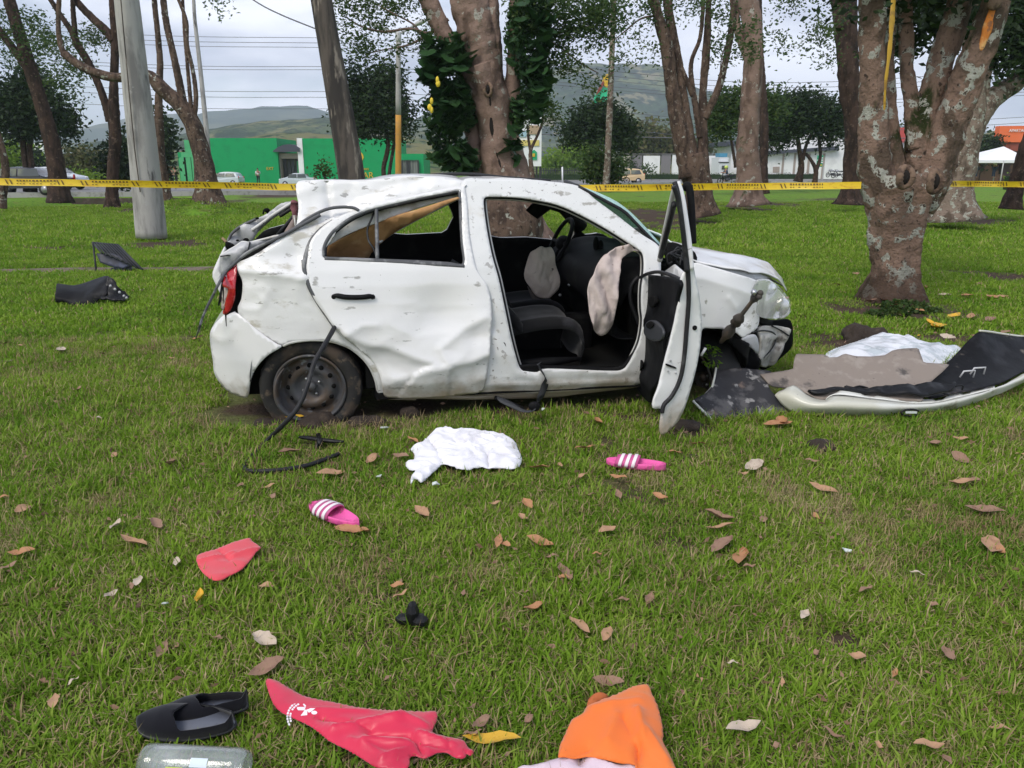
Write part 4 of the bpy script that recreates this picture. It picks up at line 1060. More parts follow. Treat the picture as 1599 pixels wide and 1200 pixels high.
# orange sign building
O = thing('orange_building', 'building with orange sign board and dark red band at the right edge', 'building', at(1590, 268, 82))
mesh_obj('sign_board', *quadprism([(1558, 222.5), (1562, 197), (1720, 196), (1720, 222.5)], 82, 0.8), m_orange, O, smooth=False)
mesh_obj('red_band', *quadprism([(1562, 236), (1562, 222.8), (1720, 222.8), (1720, 236)], 82.2, 0.8), m_darkred, O, smooth=False)
mesh_obj('wall', *quadprism([(1524, 285), (1524, 236.2), (1720, 236.2), (1720, 285)], 84, 7), M('mottled brown shopfront', (0.16, 0.085, 0.05), 0.8, layers=[((0.05, 0.03, 0.03), 0.7, 0.45, 0.55)], coord='World'), O, smooth=False)  # brown wall with darker patches from noise
mesh_obj('roof', *quadprism([(1524, 227.5), (1530, 216), (1541, 218), (1544, 227.5)], 86, 6), m_red, O, smooth=False)
for x in (1560, 1586): mesh_obj('doorway', *pbox(x, 245, x + 7, 272, 83.85, 0.1), m_hollow, O, smooth=False)
text('lettering', 'APARTAMENTOS', 1575.5, 206.3, 81.9, 4.3, m_signwhite, O)
# white tent
Tt = thing('canopy_tent', 'white peaked canopy tent in front of the brown shopfront', 'tent', at(1568, 270, 72))
m_tent = M('white tent cloth', (0.80, 0.80, 0.82), 0.7)
e0, e1 = at(1524, 250.5, 69), at(1611, 250.5, 69); ap = at(1567.5, 229, 71.5)
c4 = [e0, e1, e1 + Vector((0, 5, 0)), e0 + Vector((0, 5, 0))]
V = c4 + [ap] + [p - Vector((0, 0, 0.22)) for p in c4]
mesh_obj('roof_cloth', V, [(0, 1, 4), (1, 2, 4), (2, 3, 4), (3, 0, 4), (0, 5, 6, 1), (1, 6, 7, 2), (2, 7, 8, 3), (3, 8, 5, 0)], m_tent, Tt, smooth=False)
for p in (e0, e1, e0.lerp(e1, 0.5), e1 + Vector((0, 5, 0)), e0 + Vector((0, 5, 0))): mesh_obj('pole', *tube([Vector((p.x, p.y, 0)), p], 0.05, 8), m_lampgrey, Tt)
# billboard
Bb = thing('billboard', 'white roadside billboard with yellow band and green house emblem', 'billboard', at(828, 286, 58))
mesh_obj('board', *pbox(798, 182, 846, 260, 58, 0.3), m_tent, Bb, smooth=False)
mesh_obj('yellow_band', *pbox(800, 219, 842, 228, 57.93, 0.05), M('pale yellow print', (0.66, 0.55, 0.18), 0.6), Bb, smooth=False)
mesh_obj('tan_print', *pbox(826, 196, 842, 210, 57.93, 0.05), M('tan print', (0.42, 0.30, 0.2), 0.6), Bb, smooth=False)
mesh_obj('red_print', *pbox(831, 174, 841, 180, 58, 0.1), m_red, Bb, smooth=False)
mesh_obj('blue_print', *pbox(801, 205, 822, 214, 57.93, 0.05), M('pale blue print', (0.35, 0.52, 0.6), 0.6), Bb, smooth=False)
mesh_obj('house_emblem', *quadprism([(829, 250), (829, 238), (834, 234), (838.5, 238), (838.5, 250)], 57.93, 0.05), m_gsign, Bb, smooth=False)
mesh_obj('emblem_centre', *pbox(831.5, 240, 835.5, 245, 57.88, 0.04), m_yellow, Bb, smooth=False)
for x in (806, 836.5, 842): mesh_obj('post', *pbox(x, 260.2, x + 3, 292, 58.1, 0.3), m_frame, Bb, smooth=False)
# green and yellow tall mascot-free advertising shape on a mast
Ad = thing('advertising_flag', 'tall green and yellow advertising shape above the round dark tree', 'flag', at(940, 285, 90))
m_flag = M('green flag cloth', (0.03, 0.50, 0.24), 0.5)
def solid(pts, Y, d, nm, mt): return mesh_obj(nm, *quadprism(pts, Y, d), mt, Ad, smooth=False)
solid([(928, 163), (928, 151), (934, 141), (941, 136), (950, 138), (953, 150), (951, 164)], 90, 0.5, 'green_body', m_flag)
solid([(930, 150), (935, 138), (942, 126), (944, 130), (938, 142)], 89.8, 0.3, 'red_edge', m_darkred)
solid([(940, 132), (942, 121), (947, 116), (955, 116), (958, 124), (953, 134), (947, 137)], 89.9, 0.5, 'yellow_head', m_yellow)
solid([(929, 169), (929, 163.5), (937, 163.5), (935, 169)], 89.9, 0.4, 'yellow_foot', m_yellow)
mesh_obj('mast', *tube([at(941, 289, 90.3), at(941, 160, 90.3)], 0.12, 8), m_lampgrey, Ad)
m_yfl = M('yellow ribbon', (0.75, 0.55, 0.04), 0.6)
for i, (x, y) in enumerate([(683, 125), (684, 131), (674, 158), (671, 168), (674, 172)]):
    o = mesh_obj('yellow_flower', *sphere(at(x, y, 15.0), 0.042, 6, 4, 0.8 + 0.3 * (i % 2), 0.5, 1.5), m_yfl)
    _props(o, ['topmost yellow bloom left of the dark vines', 'second yellow bloom from the top left of the dark vines', 'middle yellow bloom of the five by the vines', 'fourth yellow bloom down, left of the vines', 'lowest yellow bloom left of the dark vines'][i], 'flower', 'yellow blooms beside the vines')
# white marker post, fence
Pw = mesh_obj('marker_post', *tube([at(878.5, 288, 76), at(878, 261, 76)], 0.075, 8), m_signwhite); _props(Pw, 'thin white post standing by the road right of the billboard', 'post')
Fe = thing('slat_fence', 'dark slatted fence beyond the clipped hedge', 'fence', at(885, 280, 110))
sl = []
for i in range(26): sl.append(pbox(845 + i * 2.7, 263 - (i % 3) * 0.4, 846.6 + i * 2.7, 282, 110, 0.08))
o = mesh_obj('slats', *join(*sl), m_frame, Fe, smooth=False); o['kind'] = 'stuff'
mesh_obj('rail', *pbox(843, 266, 916, 267, 110.1, 0.08), m_frame, Fe, smooth=False)
W2 = thing('white_tower', 'tall white building sliver seen between the left trunks', 'building', at(62, 285, 90))
mesh_obj('wall', *pbox(53, 224, 66, 290, 90, 6), m_white, W2, smooth=False)
mesh_obj('window', *pbox(56, 232, 60, 236, 89.95, 0.1), m_glassd, W2, smooth=False)

# ------------------------------------------------------------------ distant cars
m_tyre = M('tyre rubber', (0.02, 0.02, 0.021), 0.8)
m_rimf = M('far wheel rim', (0.35, 0.35, 0.36), 0.4, 0.6)
m_tail = M('red lens', (0.45, 0.02, 0.02), 0.2, coat=0.5)
m_headl = M('headlight lens', (0.7, 0.7, 0.68), 0.15, coat=0.6)
def car(label, x, y, rz, paint, kind='hatch', z=0.14, L=3.9):
    t = thing('parked_car', label, 'car', (x, y, z), rz, group='cars on the road')
    if kind == 'sedan': prof = [(-.5, .45), (-.5, .85), (-.44, .98), (-.30, 1.02), (-.17, 1.40), (-.02, 1.46), (.12, 1.42), (.27, 1.05), (.44, .90), (.5, .70), (.5, .40)]
    else: prof = [(-.5, .45), (-.5, .95), (-.46, 1.05), (-.40, 1.42), (-.2, 1.52), (.06, 1.48), (.24, 1.08), (.43, .93), (.5, .72), (.5, .40)]
    prof = [(a * L, b) for a, b in prof]
    Pp = catmull([Vector((a, 0, b)) for a, b in prof], 3)
    n = len(Pp); V = []; W = 0.84
    rows = (-1, -0.94, -0.5, 0, 0.5, 0.94, 1)
    for s in rows:
        for p in Pp:
            tum = max(0, (p.z - 0.95)) * 0.36; e = 0.0 if abs(s) < 0.99 else 0.04
            V.append(Vector((p.x * (1 - 0.02 * abs(s)), s * (W - tum), p.z - e - 0.03 * s * s)))
    Fc = [(i * n + j, i * n + j + 1, (i + 1) * n + j + 1, (i + 1) * n + j) for i in range(len(rows) - 1) for j in range(n - 1)]
    Fc += [tuple(range(n)), tuple(range(len(rows) * n - 1, (len(rows) - 1) * n - 1, -1))]
    mesh_obj('body', V, Fc, paint, t, local=True, smooth=False)
    wx = [-.40, .20] if kind == 'hatch' else [-.28, .24]
    for s in (-1, 1):
        for a, b in ((wx[0], (wx[0] + wx[1]) / 2 - .01), ((wx[0] + wx[1]) / 2 + .01, wx[1])):
            za, zb = 0.98, 1.36
            pts = [(a * L, za), (b * L, za), (b * L * (0.80 if b > .1 else 1), zb), (a * L * (0.88 if a < -.2 else 1), zb)]
            mesh_obj('side_window', [Vector((u, s * (W + 0.012 - max(0, w - .95) * 0.36), w)) for u, w in pts], [(0, 1, 2, 3)], m_glassd, t, local=True, smooth=False)
    fx = 0.12 if kind == 'sedan' else 0.09
    mesh_obj('windscreen', [Vector((L * .262, -.7, 1.085)), Vector((L * .262, .7, 1.085)), Vector((L * (fx + .015), .6, 1.43)), Vector((L * (fx + .015), -.6, 1.43))], [(0, 1, 2, 3)], m_glassd, t, local=True, smooth=False)
    for sx in (-.32, .32):
        for s in (-1, 1):
            w = mesh_obj('wheel', *lathe([(0.0, 0), (0.3, 0), (0.31, 0.03), (0.31, 0.18), (0, 0.18)], 18, 'Y', (sx * L, s * (W + .01) - (0.18 if s > 0 else 0), 0.31)), m_tyre, t, local=True)
            mesh_obj('rim', *lathe([(0.0, -0.01), (0.19, -0.01), (0.19, 0.19), (0, 0.19)], 14, 'Y', (sx * L, s * (W + .015) - (0.18 if s > 0 else 0), 0.31)), m_rimf, w, local=True)
    for s in (-1, 1):
        mesh_obj('headlight', *sphere((L * .475, s * .62, .76), 1, 10, 6, .10, .16, .10), m_headl, t, local=True)
        mesh_obj('tail_light', *sphere((-L * .49, s * .68, .92), 1, 10, 6, .05, .10, .16), m_tail, t, local=True)
    return t
cp_silver = M('silver car paint', (0.50, 0.54, 0.58), 0.3, coat=0.6)
cp_cream = M('cream car paint', (0.62, 0.45, 0.25), 0.35, coat=0.4)
cp_black = M('dark car paint', (0.02, 0.022, 0.035), 0.25, coat=0.7)
car('silver hatchback partly hidden behind the crooked mossy trunk', at(352, 286, 90).x, 90, rad(175), cp_silver, 'hatch', z=-0.35)
car('silver sedan passing the arched entrance of the green shop', at(466, 288, 88).x, 88, rad(182), cp_silver, 'sedan', z=-0.42)
car('black car parked on the road behind the far left trunks', at(45, 308, 42.6).x, 42.6, rad(178), cp_black, 'sedan', z=0.1, L=4.6)
car('pale silver car behind the black one at the far left', at(58, 300, 50).x, 52, rad(0), cp_silver, 'sedan', z=0.14)
# cream hatchback with a motorbike before it
car('cream hatchback partly hidden behind the motorcycle near the palm trunk', at(980, 288, 78).x, 80, rad(186), cp_cream, 'hatch', z=0.0, L=3.7)

# ------------------------------------------------------------------ people and motorcycles
m_skin = M('skin', (0.32, 0.17, 0.11), 0.6)
m_hair = M('black hair', (0.012, 0.01, 0.01), 0.7)
def skin_mesh(name, J, E, mat, parent, root=0, sub=1):
    """J: list of ((x,y,z), r)"""
    me = bpy.data.meshes.new(name); me.from_pydata([j[0] for j in J], E, []); me.materials.append(mat)
    o = bpy.data.objects.new(name, me); C.objects.link(o)
    if parent is not None: o.parent = parent; TM[o.name] = TM[parent.name]
    sk = o.modifiers.new('skin', 'SKIN')
    for i, (p, r) in enumerate(J):
        q = me.skin_vertices[0].data[i]; rr = r if hasattr(r, '__len__') else (r, r); q.radius = rr; q.use_root = (i == root)
    sk.use_smooth_shade = True
    s = o.modifiers.new('sub', 'SUBSURF'); s.levels = sub; s.render_levels = sub
    return o
def person(label, pos, rz, shirt, trousers, pose='stand', group='people in the distance', helmet=None, arm=0):
    t = thing('person', label, 'person', pos, rz, group=group)
    if pose == 'stand':
        hipz = 0.92; kn = [(0.10, 0.02, 0.50), (-0.10, 0.04, 0.50)]; ft = [(0.12, 0, 0.07), (-0.12, 0.05, 0.07)]; toe = [(0.12, -0.16, 0.04), (-0.12, -0.11, 0.04)]
        sh = 1.42; lean = 0.0
        el = [(0.26, 0.02, 1.13), (-0.26, 0.02, 1.13)]; ha = [(0.24, -0.12, 0.90) if not arm else (0.12, -0.2, 1.40), (-0.25, -0.08, 0.90)]
    else:
        hipz = 0.80; kn = [(0.22, -0.38, 0.72), (-0.22, -0.38, 0.72)]; ft = [(0.2, -0.25, 0.32), (-0.2, -0.25, 0.32)]; toe = [(0.2, -0.42, 0.28), (-0.2, -0.42, 0.28)]
        sh = 1.26; lean = -0.18
        el = [(0.30, -0.32, 1.05), (-0.30, -0.32, 1.05)]; ha = [(0.28, -0.58, 1.02), (-0.28, -0.58, 1.02)]
    J = [((0, 0, hipz), (0.15, 0.11)), ((0, lean * .5, (hipz + sh) / 2), (0.14, 0.10)), ((0, lean, sh - 0.03), (0.16, 0.10)), ((0, lean, sh + 0.09), 0.055), ((0, lean - 0.02, sh + 0.21), (0.085, 0.10)), ((0, lean - 0.01, sh + 0.30), (0.06, 0.07)),
         ((0.20, lean, sh - 0.03), 0.065), (el[0], 0.045), (ha[0], 0.035), ((-0.20, lean, sh - 0.03), 0.065), (el[1], 0.045), (ha[1], 0.035),
         ((0.10, 0, hipz - 0.06), 0.095), (kn[0], 0.06), (ft[0], 0.045), (toe[0], 0.04), ((-0.10, 0, hipz - 0.06), 0.095), (kn[1], 0.06), (ft[1], 0.045), (toe[1], 0.04)]
    E = [(0, 1), (1, 2), (2, 3), (3, 4), (4, 5), (2, 6), (6, 7), (7, 8), (2, 9), (9, 10), (10, 11), (0, 12), (12, 13), (13, 14), (14, 15), (0, 16), (16, 17), (17, 18), (18, 19)]
    skin_mesh('body', J, E, m_skin, t)
    g = lambda j, k=1.22: (j[0], tuple(x * k for x in j[1]) if hasattr(j[1], '__len__') else j[1] * k)
    me_ = Vector(J[7][0])
    skin_mesh('shirt', [g(J[0], 1.12), g(J[1]), g(J[2]), g(J[6]), g(J[7]), g(J[9]), g(J[10])], [(0, 1), (1, 2), (2, 3), (3, 4), (2, 5), (5, 6)], shirt, t)
    skin_mesh('trousers', [g(J[0], 1.16), g(J[12]), g(J[13], 1.3), g(J[14], 1.3), g(J[16]), g(J[17], 1.3), g(J[18], 1.3)], [(0, 1), (1, 2), (2, 3), (0, 4), (4, 5), (5, 6)], trousers, t)
    hd = Vector((0, lean - 0.0, sh + 0.26))
    if helmet: mesh_obj('helmet', *sphere(hd, 1, 12, 8, 0.145, 0.165, 0.15), helmet, t, local=True)
    else: mesh_obj('hair', *sphere(hd + Vector((0, 0.025, 0.02)), 1, 12, 8, 0.095, 0.105, 0.10), m_hair, t, local=True)
    return t
c_white = M('white shirt cloth', (0.72, 0.70, 0.72), 0.8); c_black = M('black cloth', (0.02, 0.02, 0.025), 0.8); c_navy = M('navy cloth', (0.03, 0.045, 0.09), 0.8)
c_olive = M('olive cloth', (0.09, 0.10, 0.06), 0.8); c_redcap = M('red cap', (0.5, 0.03, 0.03), 0.6); c_helm = M('lime helmet', (0.55, 0.65, 0.12), 0.3)
def gpos(px, py, Y): p = at(px, py, Y); return (p.x, Y, p.z)
person('person in white shirt and black trousers by the green shop wall', gpos(404, 287.5, 93), rad(20), c_white, c_black, arm=1)
person('person with red cap and olive top at the left end of the shop', gpos(276, 287, 92), rad(-20), c_olive, c_black, helmet=c_redcap)
person('person in dark clothes beside the one wearing a red cap', gpos(270, 287, 93), rad(10), c_black, c_navy)
m_bike = M('motorcycle metal', (0.06, 0.06, 0.065), 0.4, 0.5); m_tank = M('motorcycle tank', (0.35, 0.36, 0.38), 0.3, coat=0.5)
def motorcycle(label, pos, rz, tank=m_tank):
    t = thing('motorcycle', label, 'motorcycle', pos, rz, group='motorcycles by the road')
    def ring(c, R, r): 
        P = [Vector((0, c[1] + R * cos(a), c[2] + R * sin(a))) for a in [2 * pi * i / 20 for i in range(21)]]
        return tube(P, r, 6, cap=False)
    for y in (-0.66, 0.64):
        w = mesh_obj('wheel', *ring((0, y, 0.3), 0.26, 0.045), m_tyre, t, local=True)
        sp = [tube([Vector((0, y, 0.3)), Vector((0, y + 0.24 * cos(a), 0.3 + 0.24 * sin(a)))], 0.010, 4) for a in [2 * pi * i / 8 for i in range(8)]]
        mesh_obj('spokes', *join(*sp, lathe([(0.0, -0.04), (0.06, -0.04), (0.06, 0.04), (0, 0.04)], 10, 'X', (0, y, 0.3))), m_bike, w, local=True)
    mesh_obj('fork', *join(tube([(0.05, -0.66, 0.3), (0.07, -0.50, 0.95)], 0.022, 6), tube([(-0.05, -0.66, 0.3), (-0.07, -0.50, 0.95)], 0.022, 6)), m_bike, t, local=True)
    mesh_obj('frame', *join(tube([(0, -0.52, 0.88), (0, -0.1, 0.45), (0, 0.25, 0.42), (0, 0.62, 0.32)], 0.035, 6), tube([(0, -0.48, 0.85), (0, 0.2, 0.68), (0, 0.78, 0.78)], 0.03, 6), box(-0.13, 0.13, -0.2, 0.22, 0.25, 0.55)), m_bike, t, local=True)
    mesh_obj('fuel_tank', *sphere((0, -0.2, 0.82), 1, 12, 8, 0.15, 0.27, 0.13), tank, t, local=True)
    mesh_obj('seat', *sphere((0, 0.33, 0.80), 1, 12, 8, 0.14, 0.42, 0.06), c_black, t, local=True)
    mesh_obj('handlebar', *tube([(-0.36, -0.40, 1.0), (-0.1, -0.48, 0.98), (0.1, -0.48, 0.98), (0.36, -0.40, 1.0)], 0.018, 6), m_bike, t, local=True)
    mesh_obj('headlight', *sphere((0, -0.60, 0.90), 0.09, 10, 6), m_headl, t, local=True)
    mesh_obj('exhaust', *tube([(0.13, 0.0, 0.3), (0.15, 0.4, 0.32), (0.16, 0.75, 0.42)], [0.02, 0.035, 0.05], 8), m_rimf, t, local=True)
    return t
mp = gpos(1135, 288.5, 72)
motorcycle('motorcycle ridden past the grey panel wall', mp, rad(-90 + 8))
person('motorcycle rider in lime helmet and dark jacket', mp, rad(-90 + 8), c_navy, c_black, pose='ride', helmet=c_helm)
motorcycle('motorcycle parked before the white store beside the forked small tree', gpos(1309, 278.5, 96), rad(-85))
motorcycle('second motorcycle parked close behind the first before the white store', gpos(1299, 277.5, 99), rad(-70))
mp = gpos(968, 287, 76)
motorcycle('motorcycle passing in front of the cream hatchback', mp, rad(80 + 180))
person('rider in blue grey clothes before the cream hatchback', mp, rad(260), M('slate cloth', (0.10, 0.13, 0.18), 0.8), c_navy, pose='ride', helmet=M('grey helmet', (0.5, 0.52, 0.55), 0.3))
for i, (x, lb, sh) in enumerate([(1522, 'person in pink top at the left side of the canopy tent', M('pink cloth', (0.5, 0.2, 0.3), 0.8)), (1551, 'person in white top under the canopy tent', c_white)]):
    person(lb, gpos(x, 278, 70), rad(30 * i), sh, c_navy, group='people in the distance')

# ------------------------------------------------------------------ caution tape
m_tape = M('yellow plastic tape', (0.72, 0.50, 0.02), 0.35, layers=[((0.60, 0.36, 0.02), 9, 0.5, 0.62, 'noise', (1, 1, 3))], coord='World', spec=0.5)
m_tpr = M('dark tape print', (0.12, 0.07, 0.01), 0.6)
def tape(label, pts, wpx, group='caution tape strung between trees'):
    """pts (px,py of centre,Y)"""
    P = resample(catmull([at(a, b, y) for a, b, y in pts], 10), 240)
    w = wpx / 2
    V = []
    for i, p in enumerate(P):
        k = zc(p.y, 1.2) / F; tw = 0.25 * sin(i * 0.09) + 0.1 * noise.noise(p * 1.5)
        u = Vector((0, sin(tw), cos(tw))) * w * k * (1 + 0.05 * noise.noise(p * 3))
        s = Vector((0, 0, 0.006 * noise.noise(p * 2.1)))
        V += [p - u + s, p + s + Vector((0, 0.006, 0)), p + u + s]
    t = thing('caution_tape', label, 'tape', P[0], group=group)
    mesh_obj('ribbon', V, grid_faces(len(P), 3), m_tape, t)
    # slanted twin bars and small lettering strokes, printed
    A = []; L = 0.0; D = [0.0]
    for a, b in zip(P, P[1:]): L += (b - a).length; D.append(L)
    def onr(d, h):
        j = min(max(int(np.searchsorted(D, d)) - 1, 0), len(P) - 2); f = (d - D[j]) / (D[j + 1] - D[j])
        lo = V[3 * j].lerp(V[3 * j + 3], f); hi = V[3 * j + 2].lerp(V[3 * j + 5], f)
        n = Vector((0, -0.004, 0)); return lo.lerp(hi, h) + n
    d = 0.2; r = random.Random(3)
    while d < L - 0.6:
        for q in (0, 0.04, 0.22, 0.26):
            A.append(([onr(d + q, 0.2), onr(d + q + .013, 0.2), onr(d + q + .013 - 0.02, 0.85), onr(d + q - 0.02, 0.85)], [(0, 1, 2, 3)]))
        e = d + 0.31
        while e < d + 0.66:
            x1 = e + r.uniform(0.012, 0.022)
            A.append(([onr(e, 0.62), onr(x1, 0.62), onr(x1, 0.85), onr(e, 0.85)], [(0, 1, 2, 3)]))
            if r.random() < 0.7: A.append(([onr(e, 0.25), onr(x1, 0.25), onr(x1, 0.36), onr(e, 0.36)], [(0, 1, 2, 3)]))
            e = x1 + 0.014
        d += 0.70
    o = mesh_obj('tape_print', *join(*A), m_tpr, t, smooth=False); o['kind'] = 'stuff'
tape('yellow caution tape running behind the wreck from the left edge to the large tree', [(-60, 283, 8.0), (120, 286, 8.2), (300, 289, 8.6), (480, 292.5, 9.0), (700, 294, 9.2), (905, 294, 9.3), (1100, 292, 9.2), (1250, 291, 9.0), (1345, 290, 8.55)], 10.5)
tape('yellow caution tape running right from the large tree', [(1468, 287, 8.7), (1530, 287.5, 8.9), (1600, 288, 9.0), (1700, 288, 9.1)], 9)
P = catmull([at(*q) for q in [(1397, -30, 8.25), (1393, 30, 8.2), (1389, 80, 8.2), (1383, 130, 8.22), (1381, 172, 8.25)]], 8)
V = []
for i, p in enumerate(P):
    w_ = 0.030 * (1 - 0.7 * i / len(P)) * (1 + 0.15 * sin(i * .9)); V += [p + Vector((-w_, 0, 0)), p + Vector((0, -0.012, 0)), p + Vector((w_, 0.0, 0))]
o = mesh_obj('caution_tape', V, grid_faces(len(P), 3), M('dirty ochre tape', (0.50, 0.30, 0.03), 0.5, layers=[((0.32, 0.18, 0.03), 9, 0.5, 0.6)], coord='World')); _props(o, 'yellow tape strip hanging down along a stem of the large tree', 'tape')

# ------------------------------------------------------------------ haze
HAZE = True
if HAZE:
    mh = bpy.data.materials.new('haze air'); mh.use_nodes = True
    N, L = mh.node_tree.nodes, mh.node_tree.links; N.clear()
    oo = N.new('ShaderNodeOutputMaterial'); pv = N.new('ShaderNodeVolumePrincipled')
    pv.inputs['Color'].default_value = (0.80, 0.88, 1.0, 1); pv.inputs['Density'].default_value = 0.00034; pv.inputs['Anisotropy'].default_value = 0.1
    L.new(pv.outputs[0], oo.inputs['Volume'])
    o = mesh_obj('haze', *box(-7600, 7600, -120, 2900, -3.0, 300), mh, smooth=False); o['kind'] = 'stuff'
# ================================================================== the wrecked hatchback
YAW = rad(10)
CX0 = (487 - CX) / F * 4.33
CM = Matrix.Translation(Vector((CX0, 4.17, 0))) @ Matrix.Rotation(YAW, 4, 'Z')
CMI = CM.inverted()
EYEL = CMI @ EYE
def lp(s, w, z): return CM @ Vector((s, w, z))
z5 = lambda *p: [(300 + a / 2.8575, 260 + b / 2.857) for a, b in p]
z6 = lambda *p: [(650 + a / 2.7267, 260 + b / 2.727) for a, b in p]
z7 = lambda *p: [(1000 + a / 2.7267, 260 + b / 2.727) for a, b in p]
z8 = lambda *p: [(400 + a / 4.997, 260 + b / 4.994) for a, b in p]
z9 = lambda *p: [(780 + a / 4.446, 330 + b / 4.444) for a, b in p]
zT = lambda *p: [(310 + a / 6.0, 320 + b / 6.0) for a, b in p]      # tail crop
zF = lambda *p: [(1080 + a / 4.617, 380 + b / 4.615) for a, b in p]  # nose crop
_WZ = [0.0, .14, .24, .38, .62, .80, .88, .95, 1.10, 1.34, 1.6]
_WW = [.10, .06, .02, .0, .0, .012, .03, .055, .125, .245, .40]
def Wsurf(s, z):
    w = float(np.interp(z, _WZ, _WW))
    s = min(max(s, -0.68), 2.98)
    if s < -0.05: w += 0.30 * ((-0.05 - s) / 0.6) ** 2.2
    if s > 2.40: w += 0.36 * ((s - 2.40) / 0.62) ** 2.0
    return w
class Side:
    def __init__(self, off=0.0, dent=None, base=Wsurf): self.off, self.dent, self.base = off, dent, base
    def inv(self, px, py):
        d = (CMI.to_3x3() @ ray(px, py)); w = 0.1
        for _ in range(25):
            t = (w - EYEL.y) / d.y; q = EYEL + d * t
            w = 0.5 * w + 0.5 * (self.base(q.x, q.z) + self.off)
        return q.x, q.z
    def pos(self, a, b):
        w = self.base(a, b) + self.off
        if self.dent: w += self.dent(a, b)
        return lp(a, w, b)
class Flat:
    """any plane: origin o, in-plane axes u, v (world)"""
    def __init__(self, o, u, v, dent=None):
        self.o, self.u, self.v = Vector(o), Vector(u).normalized(), Vector(v).normalized(); self.n = self.u.cross(self.v).normalized(); self.dent = dent
    def inv(self, px, py):
        d = ray(px, py); t = (self.o - EYE).dot(self.n) / d.dot(self.n); q = EYE + d * t - self.o
        # solve for possibly oblique axes
        uu, vv, uv = 1.0, 1.0, self.u.dot(self.v); a, b = q.dot(self.u), q.dot(self.v); D = 1 - uv * uv
        return (a - b * uv) / D, (b - a * uv) / D
    def pos(self, a, b):
        p = self.o + self.u * a + self.v * b
        if self.dent: p = p + self.n * self.dent(a, b)
        return p
def wplane(w, dent=None):
    return Side(w, dent, base=lambda s, z: 0.0)
def panel(name, surf, pts, mat, parent, holes=(), sp=0.022, thick=0.008, sm=4, smooth=True, label=None, scr=None):
    o2 = [surf.inv(*p) for p in pts]; h2 = [[surf.inv(*p) for p in h] for h in holes]
    v, f = polymesh(o2, h2, sp, sm)
    o = mesh_obj(name, [surf.pos(*q) for q in v], f, mat, parent, thick=thick, smooth=smooth, label=label)
    if scr:
        A = np.array(v); val = np.zeros(len(A))
        for px, py, rx, ry, k in scr:
            c0, cx, cy = surf.inv(px, py), surf.inv(px + rx, py), surf.inv(px, py + ry)
            d2 = ((A[:, 0] - c0[0]) / abs(cx[0] - c0[0])) ** 2 + ((A[:, 1] - c0[1]) / abs(cy[1] - c0[1])) ** 2
            val = np.maximum(val, k * np.exp(-d2))
        at_ = o.data.attributes.new('scrape_and_shade', 'FLOAT', 'POINT'); at_.data.foreach_set('value', val.astype(np.float32))
    return o
def distseg(p, a, b):
    ab = b - a; t = max(0, min(1, (p - a).dot(ab) / max(ab.length_squared, 1e-9))); return (p - a - ab * t).length, (ab.x * (p.y - a.y) - ab.y * (p.x - a.x))
from mathutils import Vector as V2
def crease(pts, amp, wa, wb, surf=Side()):
    """bulge outwards along a line; wa / wb fall-off above / below it"""
    P = [V2(surf.inv(*p)) for p in pts]
    x0, x1 = min(p.x for p in P), max(p.x for p in P)
    def fn(a, b):
        q = V2((a, b)); best = (9, 0)
        for i in range(len(P) - 1):
            d = distseg(q, P[i], P[i + 1])
            if d[0] < best[0]: best = d
        w = wa if best[1] > 0 else wb
        return -amp * math.exp(-best[0] / w)
    return fn
def crumple(amp, f, z0, z1, seed=0):
    def fn(a, b):
        m = 1 / (1 + math.exp((b - (z0 + z1) / 2) / ((z1 - z0) / 4)))
        r = 1 - abs(noise.noise(Vector((a * f, b * f * 1.4, seed)))) * 2.4; r2 = 1 - abs(noise.noise(Vector((a * f * 2.3 + 5, b * f * 2.6, seed)))) * 2.4
        return -amp * m * (max(r, -0.3) + 0.4 * max(r2, -0.3))
    return fn
def bump2(px, py, r, amp, surf=Side()):
    c = surf.inv(px, py)
    return lambda a, b: amp * math.exp(-(((a - c[0]) ** 2 + (b - c[1]) ** 2) / (r * r)))
def summed(*fs): return lambda a, b: sum(f(a, b) for f in fs)
def nz(amp, f, seed=0): return lambda a, b: amp * fbm(Vector((a * f, b * f, seed)), 1.0, 3)

P_ = dict(coord='Object')
m_paint = M('white car paint with scuffs and dirt', (0.78, 0.77, 0.755), 0.28, attr=(('scrape_and_shade', (0.34, 0.325, 0.29), 26, (1, 1, 2)),), layers=[
    ((0.45, 0.44, 0.42), 9, 0.66, 0.70, 'noise', (1, 1, 3)), ((0.50, 0.44, 0.36), 2.2, 0.60, 0.78), ((0.30, 0.27, 0.23), 60, 0.70, 0.74)],
    coat=0.7, coord='Object', bump=[(2.2, 0.25, 0.02)], mud=((0.30, 0.23, 0.15), 0.10, 0.30, 7))
m_paint_q = M('white paint smeared with scuffs', (0.78, 0.77, 0.755), 0.32, attr=(('scrape_and_shade', (0.34, 0.325, 0.29), 26, (1, 1, 2)),), layers=[
    ((0.52, 0.49, 0.42), 3.6, 0.55, 0.66, 'noise', (1, 1, 2.2)), ((0.38, 0.37, 0.35), 8, 0.61, 0.65, 'noise', (1, 1, 2.5)), ((0.30, 0.27, 0.23), 60, 0.69, 0.73)], coat=0.6, bump=[(5, 0.4, 0.012)])
m_paint_scr = M('white paint heavily scraped', (0.72, 0.72, 0.71), 0.4, attr=(('scrape_and_shade', (0.34, 0.325, 0.29), 26, (1, 1, 2)),), layers=[
    ((0.40, 0.39, 0.38), 16, 0.62, 0.66), ((0.58, 0.54, 0.47), 4, 0.55, 0.75), ((0.2, 0.18, 0.16), 45, 0.66, 0.70)], coat=0.3, bump=[(14, 0.4, 0.01)], mud=((0.30, 0.23, 0.15), 0.10, 0.26, 7))
